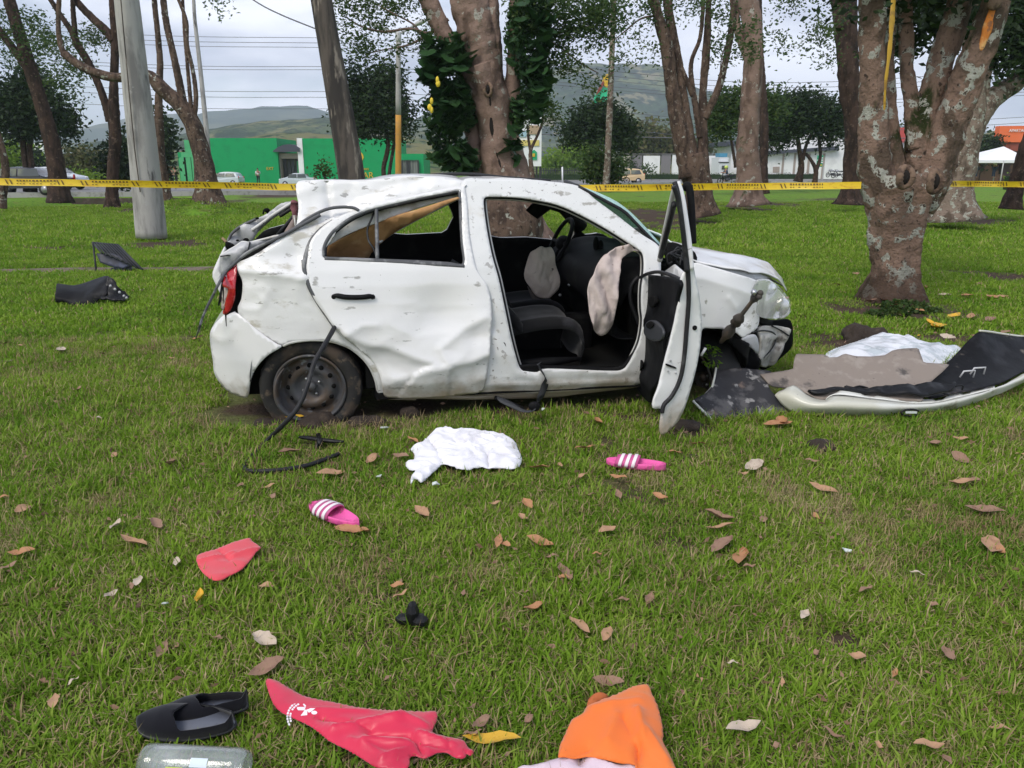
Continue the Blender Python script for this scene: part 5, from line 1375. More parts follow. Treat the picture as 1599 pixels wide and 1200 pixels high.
m_paint_in = M('inner body paint', (0.62, 0.61, 0.58), 0.45, layers=[((0.40, 0.36, 0.30), 5, 0.5, 0.68), ((0.2, 0.18, 0.16), 40, 0.68, 0.72)], bump=[(8, 0.3, 0.01)])
m_galv = M('grey inner steel', (0.48, 0.48, 0.49), 0.42, 0.1, layers=[((0.27, 0.27, 0.27), 5, 0.52, 0.68), ((0.55, 0.54, 0.52), 9, 0.58, 0.7)], bump=[(6, 0.5, 0.02)])
m_trim = M('black grained plastic trim', (0.007, 0.007, 0.008), 0.6, spec=0.12, layers=[((0.018, 0.018, 0.018), 7, 0.5, 0.7)], bump=[(60, 0.3, 0.003)])
m_rub = M('grey black rubber seal', (0.018, 0.018, 0.02), 0.5, spec=0.3, layers=[((0.06, 0.06, 0.06), 8, 0.55, 0.7)])
m_rub_l = M('weathered grey seal', (0.085, 0.087, 0.092), 0.55, layers=[((0.24, 0.24, 0.24), 9, 0.5, 0.65)])
m_seatc = M('dark woven seat cloth', (0.010, 0.010, 0.011), 0.9, spec=0.15, layers=[((0.035, 0.035, 0.04), 4, 0.5, 0.7)], bump=[(160, 0.4, 0.002)], sheen=0.15)
m_head = M('tan headliner underside', (0.46, 0.25, 0.105), 0.85, layers=[((0.26, 0.13, 0.05), 5, 0.48, 0.68), ((0.55, 0.34, 0.17), 11, 0.56, 0.7)], bump=[(9, 0.5, 0.01), (80, 0.3, 0.002)])
m_bag = M('airbag nylon', (0.74, 0.62, 0.53), 0.8, layers=[((0.60, 0.49, 0.42), 6, 0.45, 0.68), ((0.20, 0.14, 0.12), 16, 0.66, 0.72)], bump=[(11, 0.6, 0.02), (180, 0.2, 0.001)])  # colour raised to carry the daylight that falls on the driver's airbag
m_bag2 = M('pale airbag nylon', (0.58, 0.49, 0.455), 0.8, layers=[((0.47, 0.385, 0.35), 6, 0.45, 0.7), ((0.22, 0.15, 0.13), 18, 0.655, 0.70)], bump=[(10, 0.6, 0.02), (180, 0.2, 0.001)])
m_tyrem = M('muddy tyre', (0.022, 0.021, 0.020), 0.85, layers=[((0.065, 0.047, 0.034), 5, 0.44, 0.58), ((0.12, 0.09, 0.065), 14, 0.55, 0.68)], bump=[(30, 0.5, 0.005)])
m_steel = M('steel wheel', (0.085, 0.085, 0.09), 0.55, 0.3, layers=[((0.085, 0.062, 0.045), 6, 0.40, 0.56), ((0.20, 0.20, 0.20), 14, 0.62, 0.70)], bump=[(20, 0.3, 0.004)])
m_nut = M('bright metal', (0.5, 0.5, 0.5), 0.3, 0.9)
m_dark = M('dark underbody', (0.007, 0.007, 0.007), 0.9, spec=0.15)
m_lampred = M('broken red tail lens', (0.42, 0.012, 0.018), 0.12, coat=0.9, layers=[((0.62, 0.10, 0.11), 12, 0.56, 0.62)], bump=[(30, 0.35, 0.01, 'voronoi')])
m_lampclr = M('clear tail lens', (0.42, 0.36, 0.33), 0.15, coat=0.8, layers=[((0.16, 0.12, 0.11), 14, 0.5, 0.62)], bump=[(40, 0.4, 0.01, 'voronoi')])
m_glass = bpy.data.materials.new('shattered laminated glass'); m_glass.use_nodes = True
def _glass(m, tint, whit, lo, hi, sc):
    N, L = m.node_tree.nodes, m.node_tree.links; N.clear()
    out = N.new('ShaderNodeOutputMaterial'); tr = N.new('ShaderNodeBsdfTransparent'); tr.inputs[0].default_value = (*tint, 1)
    gl = N.new('ShaderNodeBsdfGlossy'); gl.inputs['Roughness'].default_value = 0.08
    df = N.new('ShaderNodeBsdfDiffuse'); df.inputs[0].default_value = (*whit, 1)
    lw = N.new('ShaderNodeLayerWeight'); lw.inputs[0].default_value = 0.5
    fr = N.new('ShaderNodeMapRange'); fr.inputs['From Min'].default_value = 0.3; fr.inputs['To Min'].default_value = 0.05; fr.inputs['To Max'].default_value = 0.6; L.new(lw.outputs['Facing'], fr.inputs['Value'])
    m1 = N.new('ShaderNodeMixShader'); L.new(fr.outputs[0], m1.inputs[0]); L.new(tr.outputs[0], m1.inputs[1]); L.new(gl.outputs[0], m1.inputs[2])
    tc = N.new('ShaderNodeTexCoord'); vo = N.new('ShaderNodeTexVoronoi'); vo.feature = 'DISTANCE_TO_EDGE'; vo.inputs['Scale'].default_value = sc; L.new(tc.outputs['Object'], vo.inputs['Vector'])
    mr = N.new('ShaderNodeMapRange'); mr.inputs['From Min'].default_value = 0.0; mr.inputs['From Max'].default_value = 0.10; mr.inputs['To Min'].default_value = hi; mr.inputs['To Max'].default_value = lo
    L.new(vo.outputs['Distance'], mr.inputs['Value'])
    m2 = N.new('ShaderNodeMixShader'); L.new(mr.outputs[0], m2.inputs[0]); L.new(m1.outputs[0], m2.inputs[1]); L.new(df.outputs[0], m2.inputs[2]); L.new(m2.outputs[0], out.inputs['Surface'])
_glass(m_glass, (0.62, 0.85, 0.80), (0.60, 0.84, 0.78), 0.55, 0.97, 40)
m_glass2 = bpy.data.materials.new('clear headlight cover'); m_glass2.use_nodes = True
_glass(m_glass2, (0.96, 0.96, 0.96), (0.9, 0.9, 0.9), 0.05, 0.10, 3)
m_refl = M('headlight reflector', (0.92, 0.91, 0.88), 0.22, 0.7, bump=[(16, 0.35, 0.02)])
m_reflw = M('headlight inner bowl', (0.88, 0.86, 0.82), 0.2, 0.15, bump=[(22, 0.3, 0.02)])

car_t = thing('wrecked_car', 'crumpled white hatchback with open front door, missing bumper and crushed rear roof', 'car', M4=CM)
S = Side
PC = car_t
# --- body side frame: roof rail, B pillar, A pillar, sill, front opening
ap_open = z6((288, 138), (310, 130), (400, 132), (480, 140), (600, 165), (700, 208), (800, 262), (890, 318), (950, 358), (966, 385), (967, 450), (958, 520), (957, 600), (962, 660), (950, 740), (925, 800), (900, 845), (875, 868), (820, 872), (560, 862), (520, 876), (470, 872), (440, 858), (410, 760), (380, 620), (350, 480), (322, 380), (300, 270), (288, 180))
body_out = z6((190, 75), (300, 55), (450, 57), (560, 66), (690, 86), (760, 142), (850, 208), (950, 286), (1035, 345), (1040, 420), (1035, 520), (1020, 640), (1000, 760), (975, 850), (962, 925), (700, 958), (500, 965), (300, 972), (100, 976), (60, 960), (230, 930), (262, 850), (272, 700), (262, 560), (228, 450), (200, 300))
panel('body_side', S(0, summed(nz(0.004, 3), crease(z6((120, 925), (500, 925), (930, 915)), 0.016, .02, .02), crease(z6((330, 720), (420, 870), (520, 905)), 0.012, .02, .03))), body_out, m_paint_scr, PC, holes=[ap_open], sp=0.018, thick=0.012, scr=[(738, 345, 5, 26, .62), (752, 450, 12, 12, .6), (880, 303, 26, 8, .62), (920, 318, 26, 9, .62), (960, 338, 26, 10, .62), (1000, 362, 22, 12, .62), (785, 590, 40, 6, .55), (850, 288, 30, 5, .5), (770, 520, 4, 20, .55)])
# door jamb return (depth of the opening)
def tubepx(name, surf, pts, r, mat, parent=PC, seg=8, sub=5, flat=1.0, closed=False, taper=None, label=None):
    P = [surf.pos(*surf.inv(*p)) for p in pts]; P = catmull(P, sub, closed)
    if closed: P.append(P[0].copy())
    R = [r] * len(P) if taper is None else [r * float(np.interp(i / (len(P) - 1), [0, 1], taper)) for i in range(len(P))]
    return mesh_obj(name, *tube(P, R, seg, flat=flat), mat, parent, label=label)
tubepx('door_seal', S(0.035), ap_open, 0.013, m_rub, closed=True)
tubepx('jamb_edge', S(0.055), ap_open, 0.020, m_paint_in, closed=True)
panel('sill_trim', S(0.02), z6((432, 850), (470, 845), (520, 840), (545, 848), (700, 852), (830, 858), (880, 845), (925, 790), (935, 815), (900, 868), (850, 885), (780, 882), (560, 872), (530, 886), (465, 884), (440, 872)), m_trim, PC, sp=0.03, thick=0.02)
panel('pillar_trim', S(0.008), z6((316, 412), (330, 415), (350, 500), (380, 630), (410, 770), (440, 858), (428, 862), (395, 760), (362, 610), (335, 500)), m_rub, PC, sp=0.03)
# lower sill ridge seen under the doors
panel('sill', S(0.035, summed(crease(z5((900, 1012), (1140, 1012)), 0.012, .02, .01), nz(0.006, 5))), z5((820, 995), (900, 1020), (1143, 1022)) + z6((300, 975), (600, 950), (940, 918), (945, 938), (700, 968), (560, 985), (300, 992), (100, 990), (0, 988)) + z5((1000, 1042), (870, 1038), (835, 1025)), m_paint_scr, PC, sp=0.025)
o = panel('lock_striker', S(-0.006), z6((360, 750), (378, 752), (382, 780), (364, 778)), m_dark, PC, sp=0.01)
# --- rear quarter with crushed C pillar
q_dent = summed(nz(0.006, 3.0, 2), lambda a, b: crumple(0.012, 5.0, -9, 9, 6)(a, b) * max(0, min(1, (b - .55) / .2)), crease(z5((215, 462), (300, 470), (400, 482), (500, 500)), 0.030, .05, .035), crease(z5((290, 400), (400, 330), (470, 300)), 0.020, .05, .05),
                bump2(*z5((420, 620))[0], .12, .012), crease(z5((340, 560), (300, 640), (235, 640)), 0.010, .03, .03), bump2(*z5((460, 400))[0], .06, .02))
arch = z5((405, 800), (440, 786), (500, 776), (570, 774), (640, 784), (710, 812), (765, 858), (800, 905), (822, 960), (832, 1005), (860, 1035))
quarter = z5((207, 650), (222, 590), (228, 520), (214, 470), (206, 430), (240, 415), (300, 385), (400, 318), (465, 283), (560, 262), (640, 225), (640, 300), (560, 420), (560, 520), (600, 640), (660, 700), (760, 790), (830, 870), (880, 1000), (880, 1035)) + arch[::-1] + z5((375, 788), (290, 735))
panel('rear_quarter', S(0.004, q_dent), quarter, m_paint_q, PC, sp=0.016, sm=3, scr=[(466, 382, 16, 12, .62), (425, 427, 46, 6, .66), (395, 440, 14, 14, .55), (450, 398, 10, 8, .6), (480, 350, 14, 10, .6), (380, 452, 6, 16, .55)])  # wide mark paints the shoulder crease's shade into the colour; rest are scuffs
tubepx('arch_lip', S(0.012), arch, 0.010, m_paint_in)
panel('rear_bumper', S(-0.004, summed(nz(0.005, 3, 4), crease(z5((95, 750), (130, 775), (170, 765), (190, 720)), .010, .02, .02))), z5((192, 652), (212, 662), (300, 737), (380, 793), (404, 802), (340, 842), (292, 892), (262, 950), (250, 1028), (215, 1026), (165, 1005), (125, 965), (100, 920), (96, 870), (84, 800), (83, 740), (108, 705), (150, 668)), m_paint, PC, sp=0.02, sm=3)
# bumper wrapping round the back, and rear body
rear_px = z5((192, 652), (150, 668), (108, 705), (83, 740), (84, 800), (96, 870), (100, 920), (125, 965), (165, 1005), (215, 1026))
sd = S(0.0)
near_l = []
for p in rear_px:
    a, b = sd.inv(*p); near_l.append(Vector((a, Wsurf(a, b), b)))
cur = [[CM @ Vector((v.x - e, y0 * 1.66 + (1 - 2 * y0) * v.y, v.z)) for v in near_l] for y0, e in ((0.0, 0.0), (0.25, .03), (0.5, .05), (0.75, .03), (1.0, 0.0))]
mesh_obj('rear_bumper_back', *loft(cur, 20, 14), m_paint, PC, thick=0.006)
# tail lamp
panel('lamp_housing', S(0.055), zT((360, 545), (380, 570), (412, 660), (410, 780), (395, 900), (390, 960), (370, 1030), (330, 1010), (290, 1050), (262, 1030), (215, 900), (185, 960), (200, 850), (235, 680), (290, 600)), m_trim, PC, sp=0.02)
panel('tail_light', S(-0.005, summed(bump2(*zT((310, 780))[0], .09, -0.03))), zT((350, 550), (365, 580), (358, 680), (352, 760), (350, 840), (330, 920), (300, 985), (255, 1030), (232, 1012), (262, 900), (290, 800), (285, 772), (240, 765), (248, 700), (270, 640), (310, 590)), m_lampred, PC, sp=0.014, thick=0.01)
panel('tail_light_clear', S(-0.012), zT((236, 768), (285, 775), (292, 800), (268, 900), (245, 975), (222, 985), (218, 930), (225, 850)), m_lampclr, PC, sp=0.014, thick=0.01)
# --- C pillar / roof side crushed sheet
rs_dent = summed(nz(0.008, 4.5, 7), crumple(0.007, 5.5, 9, 19, 8), crease(z8((545, 110), (552, 200), (570, 320), (580, 410)), -0.03, .015, .015), crease(z8((560, 330), (700, 330), (850, 240), (1050, 150), (1300, 110)), -0.02, .04, .04),
                 crease(z8((800, 340), (1000, 260), (1300, 180), (1560, 140)), 0.02, .03, .03), bump2(*z8((660, 260))[0], .10, .02))
rs = z8((312, 150), (335, 122), (420, 112), (528, 104), (560, 112), (850, 110), (1050, 92), (1300, 82), (1500, 92), (1600, 112), (1700, 118), (1600, 175), (1400, 205), (1200, 255), (1000, 292), (900, 312), (780, 352), (690, 385), (600, 440), (520, 480), (440, 505), (330, 515), (312, 480), (326, 400), (330, 300), (316, 220))
panel('roof_side', S(0.015, rs_dent), rs, m_paint_q, PC, sp=0.018, sm=3, scr=[(575, 318, 26, 5, .62), (610, 306, 22, 5, .58), (530, 345, 20, 8, .55), (500, 355, 14, 8, .6)])
tubepx('roof_cable', S(-0.02), z8((180, 545), (280, 500), (370, 430), (470, 370), (570, 330), (680, 318), (760, 325), (800, 345)), 0.009, m_rub_l)
# --- rear door
hole = z8((522, 708), (530, 620), (590, 520), (700, 428), (800, 374), (905, 334), (1100, 288), (1300, 243), (1480, 210), (1582, 190), (1592, 240), (1600, 400), (1612, 600), (1622, 768), (1500, 764), (1300, 752), (960, 738), (700, 728), (545, 722))
door_out = z8((404, 705), (414, 620), (448, 550), (525, 470), (640, 398), (780, 340), (900, 300), (1100, 255), (1300, 215), (1500, 172), (1640, 158)) + z6((205, 80), (216, 160), (226, 300), (256, 440), (298, 500), (316, 570), (318, 650), (312, 760), (302, 860), (292, 925), (276, 956), (200, 968), (100, 978), (0, 984)) + z5((1000, 1030), (872, 1026), (852, 1000), (842, 940), (800, 868), (740, 808), (640, 718), (592, 655), (545, 590), (520, 520), (510, 460))
d_dent = summed(nz(0.004, 3, 9), crumple(0.009, 3.2, .30, .62, 3),
    crease(z5((640, 600), (800, 610), (1000, 612)) + z6((0, 600), (250, 590)), 0.006, .10, .06),
    crease(z5((690, 745), (780, 790), (880, 800), (1000, 850), (1143, 890)) + z6((60, 850), (150, 835), (230, 825), (312, 790)), 0.035, .14, .035),
    crease(z5((900, 950), (1050, 905), (1143, 880)) + z6((100, 770), (200, 690), (290, 640)), 0.022, .05, .06),
    crease(z5((700, 740), (760, 705), (820, 705)), 0.014, .03, .03), bump2(*z6((100, 620))[0], .16, .030), bump2(*z5((800, 860))[0], .10, .02),
    bump2(*z6((260, 720))[0], .07, .02), crease(z5((880, 700), (1000, 760), (1143, 740)), 0.008, .05, .05))
rear_door = panel('rear_door', S(-0.010, d_dent), door_out, m_paint, PC, holes=[hole], sp=0.015, thick=0.014, sm=3, scr=[(553, 434, 28, 4, .72), (493, 440, 9, 16, .66), (515, 450, 22, 3, .62), (745, 445, 12, 10, .62), (620, 603, 50, 8, .6), (700, 606, 50, 7, .56), (560, 512, 20, 5, .5), (740, 500, 14, 4, .55), (484, 395, 6, 30, .6), (700, 436, 40, 3, .5)], label='dented white rear door with a black handle')
tubepx('window_frame', S(-0.004), hole, 0.013, m_rub_l, rear_door, closed=True, flat=1.0)
tubepx('window_frame', S(0.012), [(a, b) for a, b in z8((535, 700), (545, 620), (605, 525), (710, 438), (810, 384), (915, 346), (1100, 300), (1300, 256), (1480, 222), (1578, 205))], 0.011, m_rub, rear_door)
tubepx('window_bar', S(0.0), z8((938, 312), (940, 450), (943, 600), (946, 740)), 0.011, m_rub_l, rear_door, flat=1.4)
tubepx('belt_strip', S(-0.012), z8((535, 720), (700, 728), (960, 742), (1300, 760), (1500, 772), (1625, 780)), 0.011, m_rub_l, rear_door)
# door handle: recess and grip
hp = [S(-0.040).pos(*S(-0.04).inv(*p)) for p in z5((624, 580), (645, 577), (680, 583), (718, 585), (760, 584), (796, 580), (814, 586))]
Pm = catmull(hp, 5); n_ = len(Pm)
mesh_obj('door_handle', *tube(Pm, [0.016 * (0.45 + 0.55 * min(1, 5 * min(i, n_ - 1 - i) / n_)) for i in range(n_)], 10, flat=0.9), m_trim, rear_door)
for a in (632, 806):
    p = S(-0.02).pos(*S(-0.02).inv(*z5((a, 583))[0])); mesh_obj('handle_mount', *sphere(p, 0.016, 10, 6), m_trim, rear_door)
panel('handle_recess', S(-0.019), z5((680, 560), (700, 552), (750, 551), (772, 562), (770, 572), (690, 574)), m_paint_in, rear_door, sp=0.012, thick=0.002)
# seal hanging out of the door gap down to the grass
Pw = []
for p in z8((600, 432), (500, 500), (425, 590), (390, 690), (375, 760)): Pw.append(S(-0.005).pos(*S(-0.005).inv(*p)))
for p in z5((497, 420), (505, 480), (527, 545), (570, 620), (625, 700), (637, 722)): Pw.append(S(-0.012).pos(*S(-0.012).inv(*p)))
gap = mesh_obj('gap_seal', *tube(catmull(Pw, 5), 0.014, 8, flat=0.8), m_rub_l, PC)
hose = [S(-0.03).pos(*S(-0.03).inv(*z5((637, 716))[0])), at(*z5((598, 785))[0], 4.02), at(*z5((548, 870))[0], 3.93), at(*z5((520, 960))[0], 3.86), at(468 + 0, 632, 3.80), at(446, 660, 3.78)] + [gd(px, py, 0.03) for px, py in [(415, 690), (388, 718), (382, 731), (392, 736), (430, 735), (480, 727), (529, 709)]]
HP = catmull(hose, 8)
mesh_obj('hanging_seal', *tube(HP, [0.013 if i < len(HP) * 0.45 else 0.011 for i in range(len(HP))], 10, namp=0.1, nfreq=20), m_rub, PC, label='black rubber seal hanging from the rear door gap onto the grass')
# inner rail, hanging headliner, wire behind the broken window
panel('inner_rail', S(0.075, nz(0.006, 5, 3)), z8((548, 625), (600, 530), (700, 440), (800, 385), (905, 345), (1200, 275), (1480, 215), (1588, 195), (1590, 238), (1400, 285), (1150, 365), (960, 435), (820, 485), (680, 548)), m_paint_in, PC, sp=0.025)
def head_w(s, z): return 0.32
panel('headliner', Side(0.12, summed(nz(0.02, 5, 4)), base=lambda s, z: 0.05 + 0.9 * max(0, 1.18 - z)), z8((540, 640), (700, 550), (900, 460), (1150, 370), (1400, 290), (1570, 240), (1590, 250), (1480, 300), (1280, 400), (1100, 500), (980, 590), (900, 670), (855, 725), (700, 735), (545, 720)), m_head, PC, sp=0.03, thick=0.012)
tubepx('loose_wire', S(0.03), z8((925, 345), (900, 410), (868, 490), (878, 580), (915, 640), (932, 690)), 0.006, m_rub)
tubepx('headliner_edge', S(0.22), z8((960, 595), (1080, 510), (1280, 400), (1480, 300), (1590, 245)), 0.008, m_galv)

# --- roof: from the near rail across to the far rail
near_top = [S(0.015).pos(*S(0.015).inv(*p)) for p in z8((312, 150), (335, 122), (530, 104), (850, 110), (1050, 92), (1300, 82), (1600, 112)) + z6((190, 75), (300, 55), (450, 57), (560, 66), (690, 86))]
nl = [CMI @ p for p in near_top]
def rail(w, dz, rear_z=0.0, ds=0.0):
    out = []
    for i, v in enumerate(nl):
        t = i / (len(nl) - 1)
        out.append(CM @ Vector((v.x + ds * (1 - t) ** 3, w, v.z + dz * sin(pi * min(1, 0.15 + t)) + rear_z * (1 - t) ** 2)))
    return out
mesh_obj('roof', *loft([near_top, rail(0.45, 0.02, -0.03), rail(0.83, 0.03, -0.06), rail(1.2, 0.03, -0.10), rail(1.42, 0.015, -0.14)], 60, 22, disp=lambda p, a, b: Vector((0, 0, 0.012 * fbm(p, 3, 3) - 0.05 * max(0, 0.35 - a) * sin(pi * b)))), m_paint, PC, thick=0.006)
P = [at(*q) for q in [(655, 279, 5.5), (672, 274.5, 5.5), (700, 272.5, 5.5), (740, 272.8, 5.5), (790, 278, 5.5), (860, 283, 5.5)]]
mesh_obj('roof_gutter', *tube(catmull(P, 5), 0.012, 8), m_rub, PC)
# roof lining closes the cabin from above
mesh_obj('roof_lining', *loft([[CM @ Vector((v.x + 0.02, 0.30, v.z - 0.05)) for v in nl], [CM @ Vector((v.x + 0.02, 0.83, v.z - 0.03)) for v in nl], [CM @ Vector((v.x + .02, 1.38, v.z - 0.05)) for v in nl]], 30, 6), M('grey roof lining', (0.20, 0.20, 0.19), 0.9), PC, thick=0.01)
# --- windscreen
def LS(px, py, w):
    q = wplane(w); a, b = q.inv(px, py); return q.pos(a, b)
ws_top = [LS(*z6((690, 86))[0], 0.235), LS(*z6((640, 66))[0], 0.6), LS(*z6((640, 66))[0], 1.0), LS(*z6((655, 75))[0], 1.38)]
ws_bot = [LS(*z6((1034, 345))[0], 0.09), LS(*z6((1046, 338))[0], 0.5), LS(*z6((1010, 330))[0], 1.1), LS(*z6((930, 322))[0], 1.5)]
mid = [a.lerp(b, 0.5) + Vector((0.03, 0, 0.035 + 0.03 * (0 < i < 3))) for i, (a, b) in enumerate(zip(ws_top, ws_bot))]
mesh_obj('windscreen', *loft([ws_top, mid, ws_bot], 24, 16), m_glass, PC, thick=0.004)
mesh_obj('windscreen_edge', *tube(resample([ws_top[0], mid[0] + Vector((0, 0, 0.0)), ws_bot[0]], 14), 0.010, 8), m_rub, PC)
mesh_obj('windscreen_edge', *tube(catmull(ws_top, 6), 0.012, 8), m_rub, PC)
mesh_obj('rear_view_mirror', *loft([[LS(*z6((475, 195))[0], .72), LS(*z6((510, 158))[0], .72)], [LS(*z6((508, 215))[0], .78), LS(*z6((568, 172))[0], .78)]], 8, 6), m_trim, PC, thick=0.05)
mesh_obj('mirror_stalk', *tube([LS(*z6((545, 165))[0], .76), LS(*z6((580, 150))[0], .76)], 0.012, 8), m_trim, PC)
# far A pillar (seen through the opening) and sun shade
mesh_obj('far_a_pillar', *tube([LS(*z6((560, 160))[0], 1.38), LS(*z6((620, 180))[0], 1.42), LS(*z6((680, 235))[0], 1.48), LS(*z6((700, 262))[0], 1.5)], [0.035, 0.035, 0.05, 0.06], 10), m_trim, PC)

# --- far side of the body
far_out = [(-0.45, .30), (-0.5, .90), (-0.2, 1.05), (0.35, 1.22), (1.0, 1.31), (1.5, 1.28), (1.75, 1.12), (2.0, .93), (2.2, .90), (2.2, .2), (1.0, .16), (.4, .2)]
farw = lambda s, z: 1.62 - float(np.interp(z, _WZ, _WW))
def farpanel(name, off, outl, holes, mat, sp=0.05, sm=2):
    v, f = polymesh(outl, holes, sp, sm)
    return mesh_obj(name, [lp(a, farw(a, b) + off, b) for a, b in v], f, mat, PC, thick=0.01)
fb = wplane(1.50)
hr = [fb.inv(*p) for p in z8((1120, 495), (1200, 440), (1475, 320), (1482, 522))]
hr2 = [(hr[0][0] - 0.25, hr[0][1] + 0.0), (hr[0][0] - .05, hr[2][1] + .02), (hr[2][0], hr[2][1] + .06), (hr[3][0], hr[3][1])]
hf = [fb.inv(*p) for p in z6((278, 292), (285, 120), (420, 118), (560, 160), (640, 200), (668, 240), (672, 316), (480, 305))]
for nm, off, mt in (('far_side_skin', 0.03, m_paint), ('far_side_trim', -0.02, m_trim)):
    farpanel(nm, off, far_out, [hr2, hf], mt)
# --- cabin shell
def lbox(name, s0, s1, w0, w1, z0, z1, mat, bevel=0.0):
    V, Fc = box(s0, s1, w0, w1, z0, z1)
    return mesh_obj(name, [CM @ v for v in V], Fc, mat, PC, smooth=False, bevel=bevel)
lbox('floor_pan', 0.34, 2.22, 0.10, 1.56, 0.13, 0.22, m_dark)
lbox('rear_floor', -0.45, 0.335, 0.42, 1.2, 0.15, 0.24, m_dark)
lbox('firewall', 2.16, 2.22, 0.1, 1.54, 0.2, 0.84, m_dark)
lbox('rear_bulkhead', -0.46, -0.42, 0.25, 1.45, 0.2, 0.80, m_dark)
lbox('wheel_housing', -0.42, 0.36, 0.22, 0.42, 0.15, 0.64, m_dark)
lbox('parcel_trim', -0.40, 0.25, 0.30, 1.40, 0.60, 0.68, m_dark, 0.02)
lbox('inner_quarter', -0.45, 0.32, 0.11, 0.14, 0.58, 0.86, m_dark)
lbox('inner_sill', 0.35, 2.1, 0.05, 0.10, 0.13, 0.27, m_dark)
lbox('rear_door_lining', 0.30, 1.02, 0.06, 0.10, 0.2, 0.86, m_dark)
# seats: shaped by lofted cross-sections
def seat(name, w0, w1, s0, s1, z0, z1, back=True, tilt=-0.45, hgt=0.62, hr=False):
    wm_ = (w0 + w1) / 2; hw = (w1 - w0) / 2
    prof = [(0.0, 0.5), (0.04, 0.86), (0.3, 0.97), (0.6, 1.02), (0.85, 0.97), (0.98, 0.78), (1.02, 0.45), (0.97, 0.1)]
    cs = []
    for k in (-1, -0.92, -0.5, 0, 0.5, 0.92, 1):
        e = 0.02 * (abs(k) == 0.92) - 0.22 * (abs(k) == 1)
        cs.append([CM @ Vector((s0 + (s1 - s0) * a, wm_ + hw * k, z0 + (z1 - z0) * (b + e + 0.08 * abs(k)))) for a, b in prof])
    V, Fc = loft(cs, 20, 18)
    st = mesh_obj(name, V, Fc, m_seatc, PC, thick=0.02)
    mesh_obj('seat_side_cover', *tube([CM @ Vector((s0, w0 - 0.01, z0 + .01)), CM @ Vector(((s0 + s1) / 2, w0 - 0.015, z0 + .02)), CM @ Vector((s1, w0 - 0.01, z0 + .035))], [0.03, 0.035, 0.012], 8), m_trim, st)
    if back:
        cs = []
        for k in (-1, -0.9, -0.4, 0, 0.4, 0.9, 1):
            e = 0.05 * (abs(k) == 0.9)
            cs.append([CM @ Vector((s0 + 0.02 + tilt * t * hgt + (0.05 + e) * sin(pi * min(t + .1, 1)), wm_ + hw * k * (1 - 0.15 * t), z1 - 0.05 + hgt * t)) for t in (0, .2, .5, .8, 1)])
        mesh_obj('seat_back', *loft(cs, 14, 16), m_seatc, st, thick=0.09)
        if hr: c = CM @ Vector((s0 + tilt * (hgt + .08), wm_, z1 + hgt + 0.02)); mesh_obj('headrest', *sphere(c, 1, 14, 8, .05, .12, .08), m_seatc, st)
    return st
sa = wplane(0.32)
c0 = sa.inv(*z6((392, 800))[0]); c1 = sa.inv(*z6((695, 700))[0])
seat('passenger_seat', 0.26, 0.76, c0[0] + .0, c1[0] + 0.0, 0.24, 0.50, back=True, tilt=-1.1, hgt=0.30)
seat('driver_seat', 0.92, 1.42, c0[0] + 0.05, c1[0] + .05, 0.26, 0.50, back=True, tilt=-1.1, hgt=0.30)
seat('rear_seat', 0.30, 1.40, 0.10, 0.55, 0.28, 0.52, back=True, tilt=-0.35, hgt=0.34)
# dashboard: profile swept across the cabin
dp = [(1.98, 0.40), (1.83, 0.42), (1.80, 0.55), (1.72, 0.66), (1.70, 0.76), (1.74, 0.84), (1.84, 0.89), (1.98, 0.905), (2.14, 0.88)]
cs = []
for w in (0.19, 0.32, 0.55, 0.80, 1.0, 1.15, 1.32, 1.50):
    h = 0.05 * math.exp(-((w - 1.15) / 0.16) ** 2)
    cs.append([lp(s - 0.03 * sin(pi * w / 1.6) + (0.05 if 0.6 < w < 0.95 and z < .6 else 0), w, z + (h if z > .8 else 0)) for s, z in dp])
dash = mesh_obj('dashboard', *loft(cs, 26, 40), m_trim, PC, thick=0.01)
vs_ = []
for px, py, r in [(655, 318, 9), (705, 345, 8)]:
    p = LS(*z6((px + 65, py + 20))[0], 0.78)
lbox('centre_console', 1.2, 1.85, 0.76, 0.90, 0.2, 0.46, m_trim, 0.03)
m_silv = M('silver console trim', (0.30, 0.30, 0.31), 0.35, 0.3)
cc = [lp(1.705, 0.80, 0.74)]
for i, (a, b, r) in enumerate([(718, 385, .018), (748, 372, .018), (700, 410, .014), (655, 465, .012), (668, 490, .012), (690, 470, .010), (650, 505, .010), (612, 548, .010)]):
    mesh_obj('console_knob', *sphere(LS(*z6((a, b))[0], 0.80), r, 10, 6), m_silv, dash)
for a, b in ((765, 330), (785, 345)):
    mesh_obj('air_vent', *sphere(LS(*z6((a, b))[0], 0.76), 1, 12, 8, .02, .035, .05), m_dark, dash)
mesh_obj('radio', *loft([[LS(*z6((700, 385))[0], .86), LS(*z6((740, 355))[0], .86)], [LS(*z6((715, 420))[0], .72), LS(*z6((760, 385))[0], .72)]], 6, 6), M('radio face', (0.05, 0.05, 0.055), 0.3, layers=[((0.25, 0.25, 0.26), 30, 0.6, 0.65)]), dash, thick=0.01)
